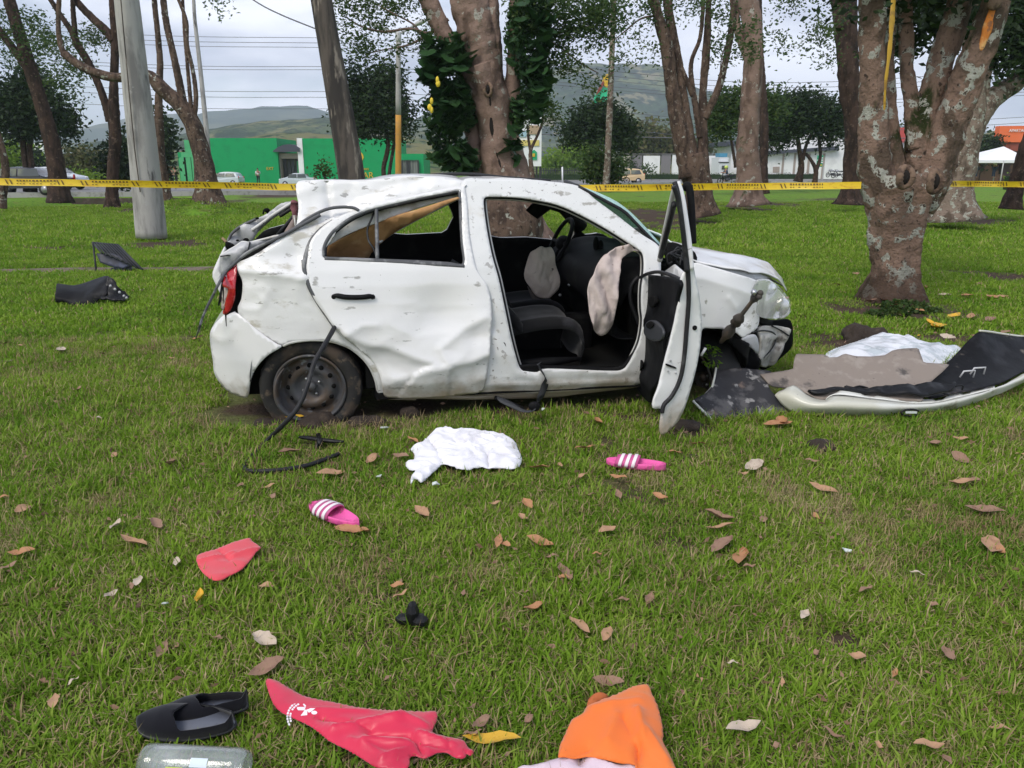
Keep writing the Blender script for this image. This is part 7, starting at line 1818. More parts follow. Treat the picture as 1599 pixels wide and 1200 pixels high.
# --- towel
m_towel = M('white terry towel', (0.80, 0.79, 0.83), 0.95, layers=[((0.66, 0.64, 0.68), 7, 0.52, 0.75)], bump=[(220, 0.6, 0.003), (18, 0.5, 0.01)], sheen=0.3)
cloth('towel', 'crumpled white towel lying on the grass in front of the wreck', 'towel', zD((415, 607), (470, 625), (540, 628), (650, 625), (740, 640), (820, 655), (900, 670), (965, 695), (1010, 740), (1035, 800), (1060, 860), (1050, 915), (1010, 945), (940, 950), (870, 935), (790, 935), (700, 930), (620, 945), (540, 950), (490, 925), (440, 905), (385, 895), (345, 935), (290, 985), (240, 1030), (200, 1050), (160, 1025), (118, 1062), (125, 1010), (160, 955), (110, 945), (75, 910), (85, 880), (140, 870), (150, 820), (118, 780), (150, 755), (210, 735), (260, 680), (330, 640)), m_towel, H=0.026, edge=0.015, z=0.035, sp=0.007, sm=3, namp=0.012, nf=10,
      folds=[(*zD((430, 760))[0], *zD((700, 800))[0], 0.018, 0.012), (*zD((480, 720))[0], *zD((560, 745))[0], -0.02, 0.01), (*zD((600, 780))[0], *zD((720, 860))[0], 0.014, 0.010), (*zD((770, 840))[0], *zD((780, 930))[0], -0.035, 0.008), (*zD((260, 690))[0], *zD((390, 890))[0], -0.02, 0.012), (*zD((740, 690))[0], *zD((900, 760))[0], 0.014, 0.014), (*zD((200, 900))[0], *zD((330, 900))[0], -0.015, 0.012), (*zD((850, 800))[0], *zD((1000, 880))[0], 0.012, 0.02), (*zD((300, 660))[0], *zD((460, 650))[0], .015, .012)], seed=3)
# --- slides
m_pink = M('pink foam sandal', (0.78, 0.11, 0.36), 0.55, layers=[((0.50, 0.07, 0.22), 20, 0.5, 0.7)], bump=[(120, 0.3, 0.001)])
m_pink2 = M('dark pink strap', (0.52, 0.08, 0.24), 0.5)
m_stripe = M('pale stripe', (0.80, 0.72, 0.74), 0.5)
def slide(label, pos, ang, L=0.255, roll=0.0):
    m = Matrix.Translation(pos) @ Matrix.Rotation(ang, 4, 'Z') @ Matrix.Rotation(roll, 4, 'X')
    t = thing('slide_sandal', label, 'sandal', M4=m, group='pair of pink slides')
    # sole: x from heel (-) to toe (+)
    def wid(u): return 0.047 * (sin(pi * min(max(u, 0.0), 1)) ** 0.42) * (0.80 + 0.28 * u)
    n = 26; rows = []
    for side, z, k in ((-1, 0, .93), (-1, 0.012, 1.0), (-1, 0.026, 1.0), (-1, 0.032, 0.95)):
        pass
    V = []; ncs = 12
    for i in range(n):
        u = i / (n - 1); w = max(wid(u), 0.004); x = (u - 0.5) * L
        th = 0.030 - 0.008 * u
        cs = [(-w * .92, 0), (w * .92, 0), (w, 0.008), (w * 1.0, th - 0.002), (w * .93, th + 0.004), (w * .82, th + 0.001), (w * .5, th - 0.006), (0, th - 0.007), (-w * .5, th - 0.006), (-w * .82, th + .001), (-w * .93, th + 0.004), (-w, th - 0.002), (-w, 0.008)]
        ncs = len(cs); V += [Vector((x, a, b)) for a, b in cs]
    Fc = [(i * ncs + j, i * ncs + (j + 1) % ncs, (i + 1) * ncs + (j + 1) % ncs, (i + 1) * ncs + j) for i in range(n - 1) for j in range(ncs)]
    Fc += [tuple(range(ncs - 1, -1, -1)), tuple((n - 1) * ncs + j for j in range(ncs))]
    mesh_obj('sole', V, Fc, m_pink, t, local=True)
    def strap(u0, u1, off, mat, nm):
        V = []; nu, na = 8, 18
        for i in range(nu):
            u = u0 + (u1 - u0) * i / (nu - 1); w = wid(u) + 0.003 + off; x = (u - 0.5) * L
            for k in range(na):
                a = pi * k / (na - 1); V.append(Vector((x - 0.010 * sin(a), w * cos(a), 0.012 + (0.052 - 0.018 * u + off) * sin(a) ** 0.75)))
        return mesh_obj(nm, V, grid_faces(nu, na), mat, t, local=True, thick=0.004)
    strap(0.46, 0.84, 0, m_pink2, 'strap')
    for k in range(3):
        a = 0.50 + k * 0.11; strap(a, a + 0.055, 0.0045, m_stripe, 'stripe')
    return t
def gp(px, py, z=0.03): return gd(px, py, z)
pa, pb = gp(*zR((215, 180))[0]), gp(*zR((395, 200))[0])
slide('pink slide with white stripes lying right of the towel, toe pointing left', (pa + pb) / 2, atan2(pa.y - pb.y, pa.x - pb.x), L=(pb - pa).length * 1.10)
pa, pb = gp(*zS((440, 495))[0]), gp(*zS((665, 595))[0])
slide('pink slide with white stripes lying left of the towel, toe pointing away', (pa + pb) / 2 + Vector((0, 0.01, 0)), atan2(pa.y - pb.y, pa.x - pb.x), L=(pb - pa).length * 1.05, roll=rad(-6))
# --- red cloths
m_redc = M('red synthetic cloth', (0.66, 0.055, 0.075), 0.6, bump=[(160, 0.3, 0.002)], sheen=0.3)
m_reds = M('crimson satin cloth', (0.62, 0.014, 0.06), 0.38, layers=[((0.50, 0.012, 0.05), 4, 0.5, 0.7)], bump=[(300, 0.25, 0.001)], sheen=0.3)
zL = lambda *p: [(0 + a / 3.4289, 700 + b / 3.4286) for a, b in p]
cloth('red_cloth', 'small flat folded red cloth left of the pink slides', 'cloth', zL((1057, 580), (1150, 550), (1250, 512), (1335, 488), (1350, 505), (1398, 535), (1370, 562), (1340, 600), (1300, 645), (1220, 690), (1160, 712), (1110, 692), (1065, 640)), m_redc, H=0.006, edge=0.008, z=0.045, sp=0.007, sm=2, namp=0.004, nf=8, folds=[(*zL((1060, 615))[0], *zL((1250, 575))[0], 0.012, 0.010), (*zL((1250, 590))[0], *zL((1380, 545))[0], 0.012, 0.010), (*zL((1180, 560))[0], *zL((1230, 610))[0], -0.010, 0.01)], seed=8)
shirt = cloth('red_shirt', 'crimson shirt with small white emblem twisted on the grass', 'shirt', zG((55, 505), (110, 512), (170, 550), (260, 600), (360, 625), (460, 645), (560, 668), (680, 682), (820, 690), (930, 692), (1000, 690), (998, 750), (975, 800), (1010, 820), (1090, 835), (1150, 850), (1175, 890), (1207, 905), (1190, 935), (1165, 920), (1160, 945), (1110, 945), (1060, 915), (1000, 920), (940, 948), (880, 935), (850, 950), (840, 1010), (700, 1010), (620, 975), (500, 900), (400, 850), (310, 775), (220, 730), (140, 690), (95, 640), (68, 570)), m_reds, H=0.007, edge=0.010, z=0.048, sp=0.006, sm=2, namp=0.0035, nf=8,
      folds=[(*zG((430, 800))[0], *zG((790, 742))[0], 0.020, 0.016), (*zG((360, 735))[0], *zG((640, 800))[0], -0.012, 0.008), (*zG((600, 880))[0], *zG((870, 895))[0], 0.020, 0.014), (*zG((620, 822))[0], *zG((860, 838))[0], -0.014, 0.008), (*zG((870, 860))[0], *zG((930, 930))[0], -0.02, 0.008), (*zG((900, 830))[0], *zG((1080, 870))[0], 0.016, 0.010), (*zG((700, 970))[0], *zG((840, 925))[0], .016, .010), (*zG((1060, 850))[0], *zG((1100, 930))[0], -0.014, 0.007), (*zG((300, 690))[0], *zG((620, 700))[0], 0.008, 0.010), (*zG((520, 860))[0], *zG((700, 950))[0], 0.012, 0.010), (*zG((800, 720))[0], *zG((960, 790))[0], 0.012, 0.012), (*zG((930, 880))[0], *zG((1060, 900))[0], -0.012, 0.008)], seed=5)
m_print = M('white print', (0.80, 0.74, 0.77), 0.6)
# emblem, laid just above the cloth (lettering arc, figure, head)
zM = lambda *p: [(410 + a / 13.325, 1060 + b / 13.33) for a, b in p]
sh_mesh = [o for o in shirt.children][0]
from mathutils.bvhtree import BVHTree
_vs = [TM[shirt.name] @ v.co for v in sh_mesh.data.vertices]; _bv = BVHTree.FromPolygons(_vs, [tuple(p.vertices) for p in sh_mesh.data.polygons])
def onshirt(px, py, lift=0.0035):
    d = ray(px, py); h = _bv.ray_cast(EYE, d.normalized()); 
    p = h[0] if h[0] else gd(px, py, 0.06); return p - d.normalized() * lift
def decal(poly, nm, par):
    v, f = polymesh(poly, [], 1.2, 1); 
    return mesh_obj(nm, [onshirt(*q) for q in v], f, m_print, par, thick=0.0)
emb = decal(zM((720, 590), (850, 590), (880, 600), (835, 530), (865, 520), (925, 585), (945, 640), (985, 590), (1080, 545), (1140, 580), (1060, 650), (1010, 690), (960, 710), (930, 670), (930, 760), (790, 775), (850, 690), (875, 660), (740, 660), (712, 620)), 'emblem', shirt)
decal(zM(*[(1075 + 62 * cos(a), 708 + 40 * sin(a)) for a in [2 * pi * i / 14 for i in range(14)]]), 'emblem_head', shirt)
for i in range(11):       # arc of small capitals, too small to read
    t = i / 10; a = rad(205 - 95 * t); cxm, cym = 900, 800; R0, R1 = 300, 395
    for (ra, rb) in ((R0, R0 + 38), (R1 - 38, R1)):
        if (i * 7 + int(ra)) % 5 == 0 and ra == R0: continue
        q = [(cxm + r * cos(b) * 1.02, cym - r * sin(b) * 0.95) for r, b in ((ra, a - .068), (rb, a - .068), (rb, a + .068), (ra, a + .068))]
        try: decal(zM(*q), 'emblem_letter', shirt)
        except Exception: pass
# --- orange bag and pale cloth
m_org = M('orange non woven fabric', (0.80, 0.17, 0.022), 0.7, layers=[((0.70, 0.20, 0.04), 5, 0.5, 0.75)], bump=[(240, 0.25, 0.001)], sheen=0.2)
m_orgd = M('orange inner hem', (0.48, 0.13, 0.04), 0.8)
bag = cloth('orange_bag', 'bright orange fabric bag with white mark near the bottom edge', 'bag', zH((815, 572), (885, 568), (905, 620), (940, 700), (962, 790), (972, 870), (965, 895), (1000, 970), (1035, 1045), (1060, 1110), (820, 1110), (810, 1040), (700, 1035), (600, 1010), (520, 995), (440, 1005), (350, 1008), (360, 940), (400, 850), (430, 780), (500, 740), (520, 700), (600, 665), (700, 625)), m_org, H=0.012, edge=0.012, z=0.055, sp=0.007, sm=1, namp=0.005, nf=7,
      folds=[(*zH((820, 780))[0], *zH((850, 960))[0], 0.035, 0.022), (*zH((560, 740))[0], *zH((830, 700))[0], 0.018, 0.03), (*zH((700, 800))[0], *zH((640, 940))[0], 0.022, 0.03), (*zH((830, 960))[0], *zH((820, 1060))[0], -0.05, 0.01), (*zH((530, 960))[0], *zH((440, 1000))[0], -0.02, 0.012), (*zH((880, 900))[0], *zH((1000, 1040))[0], 0.02, 0.02), (*zH((740, 820))[0], *zH((790, 900))[0], -0.015, 0.02)], seed=11)
cloth('bag_corner', None, None, zH((515, 725), (530, 660), (560, 625), (610, 618), (650, 640), (600, 668), (540, 705)), m_orgd, H=0.03, z=0.04, sp=0.008, parent=bag, seed=4)
sh_mesh = [o for o in bag.children][0]
_vs = [TM[bag.name] @ v.co for v in sh_mesh.data.vertices]; _bv = BVHTree.FromPolygons(_vs, [tuple(p.vertices) for p in sh_mesh.data.polygons])
for poly in (((472, 760), (500, 738), (522, 740), (518, 752), (500, 756), (520, 760), (550, 768), (520, 778), (475, 776)),):
    decal(zH(*poly), 'white_mark', bag)
m_pale = M('pale pink knitted cloth', (0.66, 0.52, 0.58), 0.9, layers=[((0.58, 0.50, 0.60), 5, 0.48, 0.6)], bump=[(250, 0.4, 0.002)])
cloth('pale_cloth', 'pale pink and grey cloth lying under the orange bag', 'cloth', zH((120, 1064), (200, 1058), (300, 1030), (400, 1006), (475, 1006), (480, 1040), (500, 1002), (560, 998), (640, 1020), (720, 1035), (800, 1040), (860, 1130), (300, 1160), (100, 1120)), m_pale, H=0.03, edge=0.03, z=0.03, sp=0.009, sm=2, namp=0.012, nf=11, seed=6, folds=[(*zH((300, 1045))[0], *zH((470, 1020))[0], 0.014, 0.02), (*zH((478, 1000))[0], *zH((482, 1080))[0], -0.03, 0.008)])
# --- black flat shoes
m_shoe = M('black suede shoe', (0.006, 0.006, 0.009), 0.9, spec=0.15, bump=[(150, 0.3, 0.001)], sheen=0.2)
m_inso = M('worn grey insole', (0.11, 0.12, 0.15), 0.6, layers=[((0.05, 0.05, 0.07), 12, 0.48, 0.65), ((0.24, 0.25, 0.29), 20, 0.62, 0.7)])
def flat_shoe(label, pos, ang, L, roll=0.0, W=0.044):
    m = Matrix.Translation(pos) @ Matrix.Rotation(ang, 4, 'Z') @ Matrix.Rotation(roll, 4, 'X')
    t = thing('flat_shoe', label, 'shoe', M4=m, group='pair of black flat shoes')
    wid = lambda u: W * (sin(pi * min(max(u, 0.003), 0.997)) ** 0.4) * (0.78 + 0.32 * u)
    n, na = 34, 20; V = []
    for i in range(n):
        u = i / (n - 1); w = wid(u); x = (u - 0.5) * L
        top = 0.050 - 0.012 * u if u > 0.30 else 0.048
        op = 0.0 if u > 0.60 else min(1, (0.60 - u) / 0.10) * (1 if u > 0.04 else u / 0.04)   # opening
        for k in range(na):
            a = pi * k / (na - 1); lim = (pi / 2 - 0.25) * op
            # side walls rise, the opening stays open
            aa = a if op == 0 else (a * (pi / 2 - lim * 0.75) / (pi / 2) if a < pi / 2 else pi - (pi - a) * (pi / 2 - lim * 0.75) / (pi / 2))
            V.append(Vector((x, w * cos(aa), 0.004 + top * sin(aa) ** 0.7 * (1 - 0.35 * max(0, (u - .75) / .25)))))
    Fc = []
    for i in range(n - 1):
        for k in range(na - 1):
            u = i / (n - 1)
            if u < 0.58 and k == na // 2 - 1: continue
            Fc.append((i * na + k, i * na + k + 1, (i + 1) * na + k + 1, (i + 1) * na + k))
    mesh_obj('upper', V, Fc, m_shoe, t, local=True, thick=0.003)
    V = []
    for i in range(n):
        u = i / (n - 1); w = wid(u) * .93; x = (u - 0.5) * L
        V += [Vector((x, -w, 0.012)), Vector((x, 0, 0.010)), Vector((x, w, 0.012))]
    mesh_obj('insole', V, grid_faces(n, 3), m_inso, t, local=True, thick=0.002)
    V = []
    for i in range(n):
        u = i / (n - 1); w = wid(u) * 1.04; x = (u - 0.5) * L * 1.02
        V += [Vector((x, -w, 0.002)), Vector((x, w, 0.002))]
    mesh_obj('sole', V, grid_faces(n, 2), M('shoe sole', (0.03, 0.03, 0.034), 0.7) if 'shoe sole' not in bpy.data.materials else bpy.data.materials['shoe sole'], t, local=True, thick=0.008)
    return t
pa, pb = gp(*zE((105, 690))[0], 0.04), gp(*zE((900, 700))[0], 0.04)
flat_shoe('nearer black flat shoe with worn grey insole showing', (pa + pb) / 2 + Vector((0, -0.005, 0)), atan2(pa.y - pb.y, pa.x - pb.x), (pb - pa).length * 1.0, roll=rad(-14), W=0.050)
pa, pb = gp(*zE((270, 590))[0], 0.05), gp(*zE((975, 500))[0], 0.05)
flat_shoe('farther black flat shoe half under the other one', (pa + pb) / 2 + Vector((0.01, -0.012, -0.012)), atan2(pa.y - pb.y, pa.x - pb.x), (pb - pa).length * 1.0, roll=rad(10))
# --- clear plastic jar
m_pet = bpy.data.materials.new('clear plastic jar'); m_pet.use_nodes = True; _glass(m_pet, (0.93, 0.95, 0.95), (0.75, 0.77, 0.78), 0.10, 0.16, 5)
p0 = gp(*zE((150, 1010))[0], 0.06); p1 = gp(*zE((1010, 1055))[0], 0.06)
dj = (p1 - p0); Lj = dj.length; ang = atan2(dj.y, dj.x)
mj = Matrix.Translation(p0 + Vector((0, -0.012, 0.012))) @ Matrix.Rotation(ang, 4, 'Z')
jar = thing('plastic_jar', 'clear empty plastic jar lying at the bottom left corner', 'jar', M4=mj)
R = 0.040
pr = [(0.0, 0.012), (0.018, 0.004), (R * .8, 0.0), (R * .97, 0.008), (R, 0.02), (R, 0.03), (R * .98, 0.034), (R, 0.038), (R, Lj * .80), (R * .98, Lj * .82), (R, Lj * .84), (R, Lj * .92), (R * .9, Lj * .97), (R * .8, Lj), (R * .74, Lj), (R * .84, Lj * .965), (R * .93, Lj * .92), (R * .95, Lj * .3), (R * .93, 0.03), (R * .7, 0.008), (0, 0.02)]
mesh_obj('jar_body', *lathe(pr, 40, 'X'), m_pet, jar, local=True)
def wrap(x0, x1, a0, a1, col, nm='label_print'):
    V = []
    for i in range(6):
        for k in range(10):
            a = a0 + (a1 - a0) * k / 9; V.append(Vector((x0 + (x1 - x0) * i / 5, (R + .0015) * cos(a), (R + .0015) * sin(a))))
    mm = bpy.data.materials.get('print %s' % (col,)) or M('print %s' % (col,), col, 0.5)
    mesh_obj(nm, V, grid_faces(6, 10), mm, jar, local=True)
wrap(Lj * .30, Lj * .46, rad(150), rad(178), (0.55, 0.62, 0.12)); wrap(Lj * .40, Lj * .46, rad(152), rad(190), (0.8, 0.6, 0.05)); wrap(Lj * .36, Lj * .40, rad(180), rad(195), (0.75, 0.25, 0.08))
wrap(Lj * .50, Lj * .82, rad(152), rad(200), (0.35, 0.52, 0.78)); wrap(Lj * .52, Lj * .68, rad(120), rad(148), (0.60, 0.68, 0.74))
# --- small black plastic pieces
m_blk = M('black broken plastic', (0.009, 0.009, 0.010), 0.4, spec=0.3, bump=[(30, 0.4, 0.004)])
c = gp(645, 972, 0.03)
V, Fc = join(sphere(c + Vector((0.0, 0, 0.03)), 1, 8, 5, .022, .03, .045), sphere(c + Vector((0.022, -0.01, 0.012)), 1, 7, 5, .03, .03, .022), sphere(c + Vector((-0.03, 0, 0.012)), 1, 6, 5, .028, .022, .018))
o = mesh_obj('plastic_fragment', V, Fc, m_blk, smooth=False); _props(o, 'small black lump of plastic between the red shirt and the towel', 'fragment')
th = thing('door_handle_piece', 'detached black door handle lying on the grass under the rear wheel', 'handle', gp(502, 688))
P = [gp(*q, 0.05) for q in [(467, 683), (480, 684), (500, 687), (518, 689), (537, 690)]]
mesh_obj('grip', *tube(catmull(P, 5), [0.008 + 0.008 * min(1, 4 * min(i, 20 - i) / 20) for i in range(21)], 8, flat=0.7), m_blk, th)
mesh_obj('lug', *tube([gp(498, 688, 0.05), gp(494, 702, 0.02)], 0.012, 8), m_blk, th)
mesh_obj('clasp', *tube([gp(497, 680, 0.06), gp(500, 694, 0.05)], 0.014, 8), m_blk, th)
m_shard = M('white plastic shard', (0.62, 0.66, 0.64), 0.3)
for i, (px, py, s, lb) in enumerate([(600, 668, .022, 'whitish shard lying between the rear wheel and the towel'), (592, 744, .018, 'whitish shard halfway from the pink slide to the towel'), (680, 756, .016, 'whitish shard just below the left end of the towel'), (258, 942, .014, 'tiny white shard left of the yellow crescent'), (1325, 860, .02, 'thin white shard on the grass at centre right'), (848, 640, .012, 'tiny shard under the hanging seat belt')]):
    c = gp(px, py, 0.035); r_ = random.Random(i)
    V = [c + Vector((s * cos(a) * r_.uniform(.6, 1.3), s * sin(a) * r_.uniform(.4, 1), r_.uniform(-.004, .012))) for a in [0.3, 1.4, 2.6, 3.6, 5.1]]
    o = mesh_obj('plastic_shard', V + [v - Vector((0, 0, .004)) for v in V], [(0, 1, 2, 3, 4), (9, 8, 7, 6, 5)] + [(k, (k + 1) % 5, (k + 1) % 5 + 5, k + 5) for k in range(5)], m_shard, smooth=False); _props(o, lb, 'shard', 'white shards on the grass')
# --- the torn-off front bumper
m_bw = M('dirty cream white bumper skin', (0.56, 0.55, 0.46), 0.38, layers=[((0.62, 0.62, 0.56), 2, 0.45, 0.6), ((0.26, 0.22, 0.15), 5, 0.60, 0.74), ((0.12, 0.10, 0.08), 40, 0.68, 0.72)], coat=0.5, bump=[(5, 0.3, 0.01)])
m_taupe = M('dusty taupe undershield', (0.235, 0.195, 0.165), 0.85, layers=[((0.29, 0.25, 0.215), 9, 0.5, 0.65), ((0.075, 0.065, 0.06), 3.6, 0.57, 0.66), ((0.05, 0.045, 0.04), 34, 0.68, 0.71)], bump=[(30, 0.4, 0.004)])
m_char = M('dark scuffed plastic inside', (0.007, 0.007, 0.008), 0.5, spec=0.15, layers=[((0.022, 0.022, 0.025), 4, 0.50, 0.66), ((0.14, 0.12, 0.10), 6, 0.60, 0.75)], bump=[(9, 0.4, 0.01)])
m_scuf = M('grey scratched plastic flap', (0.032, 0.031, 0.034), 0.6, spec=0.3, layers=[((0.10, 0.095, 0.095), 6, 0.48, 0.6), ((0.26, 0.25, 0.24), 11, 0.58, 0.66), ((0.16, 0.12, 0.10), 4, 0.62, 0.7)], bump=[(12, 0.5, 0.008)])
fbp = thing('torn_off_bumper', 'torn off front bumper lying open side up right of the wreck', 'bumper', gp(1400, 640, 0))
def zc_at(pts): 
    out = []
    for a, b, y in pts: p = zC((a, b))[0]; out.append(at(*p, y))
    return out
lo = zc_at([(400, 515, 4.45), (445, 570, 4.42), (510, 605, 4.38), (700, 616, 4.36), (1000, 616, 4.38), (1200, 596, 4.45), (1400, 540, 4.6), (1600, 452, 4.85), (1720, 400, 5.0)])
mi = zc_at([(420, 500, 4.46), (480, 520, 4.38), (570, 560, 4.31), (700, 562, 4.28), (1000, 575, 4.30), (1200, 560, 4.38), (1400, 510, 4.54), (1600, 432, 4.80), (1720, 380, 4.95)])
hi = zc_at([(445, 492, 4.50), (492, 470, 4.50), (560, 520, 4.42), (640, 543, 4.40), (690, 520, 4.38), (860, 535, 4.38), (1120, 560, 4.40), (1300, 525, 4.5), (1460, 487, 4.62), (1600, 412, 4.88), (1720, 360, 5.0)])
mesh_obj('bumper_skin', *loft([lo, mi, hi], 70, 12, disp=lambda p, a, b: Vector((0, 0.01 * fbm(p, 4, 2), 0))), m_bw, fbp, thick=0.008)
fl0 = zc_at([(640, 543, 4.41), (690, 512, 4.40), (860, 530, 4.40), (1120, 555, 4.42), (1300, 522, 4.52), (1460, 484, 4.64)])
fl1 = zc_at([(650, 535, 4.45), (712, 490, 4.48), (860, 510, 4.48), (1120, 538, 4.50), (1300, 505, 4.6), (1455, 462, 4.74)])
mesh_obj('bumper_flange', *loft([fl0, fl1], 60, 4, disp=lambda p, a, b: Vector((0, 0, -0.012 * b * (1 if sin(a * 34) > 0.55 else 0)))), M('white flange', (0.72, 0.72, 0.66), 0.4, layers=[((0.35, 0.28, 0.2), 20, 0.62, 0.7)], coat=0.4), fbp, thick=0.005)
us = Flat(at(*zC((700, 520))[0], 4.46), (1, 0.03, 0), (0, 0.82, 0.42), lambda a, b: 0.01 * fbm(Vector((a * 3, b * 3, 1)), 1, 3))
panel('undershield', us, zC((330, 415), (400, 402), (487, 392), (492, 350), (503, 316), (640, 322), (660, 336), (700, 334), (735, 318), (790, 330), (870, 332), (930, 326), (965, 305), (1000, 298), (1090, 290), (1102, 325), (1116, 360), (1242, 366), (1200, 410), (1130, 470), (1110, 545), (900, 530), (700, 520), (620, 545), (560, 515), (490, 470), (455, 480), (380, 470)), m_taupe, fbp, sp=0.025, thick=0.006, sm=1)
panel('front_flap', Flat(at(*zC((160, 680))[0], 4.22), (1, 0.22, 0), (0, 0.80, 0.50), lambda a, b: 0.03 * fbm(Vector((a * 3, b * 3, 7)), 1, 3)), zC((118, 386), (200, 378), (270, 382), (380, 400), (400, 440), (365, 470), (380, 500), (430, 540), (485, 577), (440, 600), (345, 650), (250, 672), (162, 686), (95, 640), (8, 546), (60, 520), (98, 478), (110, 430)), m_scuf, fbp, sp=0.02, thick=0.006, sm=1)
fr_ = Flat(at(*zC((160, 680))[0], 4.21), (1, 0.22, 0), (0, 0.80, 0.50))
mesh_obj('flap_edge', *tube([fr_.pos(*fr_.inv(*p)) for p in zC((118, 386), (110, 430), (98, 478), (60, 520), (8, 546), (60, 598), (110, 645), (162, 686), (250, 672), (345, 650))], 0.008, 6, namp=.5, nfreq=12), m_bw, fbp)
w0 = zc_at([(1060, 490, 4.52), (1150, 528, 4.50), (1260, 508, 4.54), (1450, 470, 4.66), (1600, 402, 4.92), (1720, 355, 5.1)])
w1 = zc_at([(1120, 450, 4.68), (1220, 440, 4.7), (1330, 400, 4.8), (1480, 360, 4.95), (1620, 330, 5.1), (1720, 320, 5.2)])
w2 = zc_at([(1130, 440, 4.78), (1200, 390, 4.85), (1290, 300, 5.0), (1390, 207, 5.12), (1500, 222, 5.25), (1720, 240, 5.4)])
mesh_obj('bumper_wing', *loft([w0, w1, w2], 50, 24, disp=lambda p, a, b: Vector((0, 0.012 * fbm(p, 4, 3), -0.01 * sin(pi * b)))), m_char, fbp, thick=0.008)
mesh_obj('wing_edge', *tube(catmull(zc_at([(1385, 206, 5.11), (1440, 212, 5.17), (1500, 222, 5.24), (1600, 234, 5.32), (1720, 240, 5.4)]), 4), 0.008, 8), m_bw, fbp)
rj = random.Random(9); jj = []
for i in range(26):
    a = rj.uniform(700, 1250); b = 480 + (a - 700) * 0.05 + rj.uniform(-12, 22) - (max(0, a - 1150) * 0.25)
    p = at(*zC((a, b))[0], 4.52); s = rj.uniform(.012, .03)
    nm = 'broken_clip'
    if i % 3: mesh_obj(nm, *xf(Matrix.Translation(p) @ Matrix.Rotation(rj.uniform(0, 3), 4, 'Z') @ Matrix.Rotation(rj.uniform(-.5, .5), 4, 'X'), join(box(-s, s, -s * .5, s * .5, -s * .4, s * .4))), m_blk, fbp, smooth=False, bevel=0.003)
    else: mesh_obj('loose_strip', *tube(catmull([p, p + Vector((rj.uniform(.02, .08), 0, rj.uniform(-.01, .03))), p + Vector((rj.uniform(.09, .18), 0.01, rj.uniform(-.02, .01)))], 4), 0.006, 6), m_blk, fbp)
for a, b in ((1290, 430), (1340, 415)):
    p = at(*zC((a, b))[0], 4.72)
    mesh_obj('metal_bracket', *tube([p, p + Vector((0.02, 0, 0.04)), p + Vector((0.09, 0, 0.045)), p + Vector((0.085, 0, 0.0))], 0.006, 6), m_galv, fbp)
pf = at(*zC((1053, 600))[0], 4.27)
mesh_obj('fog_ring', *tube([pf + Vector((0.055 * cos(a), 0, 0.020 * sin(a))) for a in [2 * pi * i / 20 for i in range(21)]], 0.006, 6, cap=False), m_blk, fbp)
mesh_obj('fog_bezel', *box(pf.x - .03, pf.x + .035, pf.y - .006, pf.y + .004, pf.z - .003, pf.z + .008), m_shard, fbp, smooth=False)
for a, b in ((755, 505), (740, 322), (980, 312), (1200, 382), (870, 522), (1075, 537), (1300, 508)):
    pass
ch_ = Flat(at(*zC((900, 500))[0], 4.455), (1, 0.03, 0), (0, 0.82, 0.42), lambda a, b: 0.02 * fbm(Vector((a * 9, b * 9, 4)), 1, 3))
panel('channel_shade', ch_, zC((560, 492), (640, 492), (720, 480), (800, 482), (860, 486), (930, 474), (1000, 470), (1070, 472), (1150, 455), (1270, 462), (1260, 490), (1110, 522), (900, 508), (710, 494), (640, 512), (590, 508)), m_blk, fbp, sp=0.02, thick=0.02, sm=1)  # black strip standing in for the shaded channel between skin and undershield
# plastic sheet behind it
m_sheet = M('milky plastic sheet', (0.72, 0.74, 0.78), 0.22, spec=0.6, layers=[((0.50, 0.55, 0.58), 6, 0.5, 0.62)], bump=[(8, 0.6, 0.03)])
cloth('plastic_sheet', 'crumpled milky plastic sheet on the grass behind the torn off bumper', 'plastic sheet', zC((640, 335), (700, 296), (780, 270), (870, 246), (920, 245), (960, 255), (1050, 252), (1110, 275), (1150, 295), (1290, 302), (1300, 320), (1250, 350), (1180, 380), (1000, 400), (700, 390)), m_sheet, H=0.10, edge=0.12, z=0.03, sp=0.016, namp=0.03, nf=4, seed=13, droop=0.0)
# --- soil clods
m_clod = M('dark moist soil clod', (0.035, 0.025, 0.019), 0.95, layers=[((0.075, 0.055, 0.04), 12, 0.5, 0.7)], bump=[(40, 1, 0.01)])
for i, (px, py, rx, rz, lb) in enumerate([(1282, 700, .085, .045, 'dark soil clod in front of the torn off bumper'), (1346, 708, .035, .025, 'small soil clod right of the larger clod before the bumper'), (1345, 532, .17, .12, 'dark mound of churned soil behind the plastic sheet'), (1085, 716, .035, .022, 'small soil clod between the right slide and the larger clod'), (1070, 668, .10, .04, 'churned soil under the tip of the open door'), (575, 664, .10, .05, 'soil pushed up at the right of the rear wheel'), (425, 664, .09, .045, 'soil pushed up at the left of the rear wheel'), (640, 652, .06, .05, 'clump of soil and roots under the rear door sill'), (1140, 715, .03, .018, 'small crumb of soil right of the pink slide'), (495, 664, .13, .065, 'soil heaped against the bottom of the rear wheel')]):
    c = gp(px, py, 0.0); V, Fc = sphere(c, 1, 22, 12, rx, rx * .7, rz)
    V = [p + (p - c) * 0.55 * fbm(p, 9, 3) + Vector((0, 0, 0.006)) for p in V]
    o = mesh_obj('soil_clod', V, Fc, m_clod); _props(o, lb, 'soil clod', 'soil clods around the wreck')
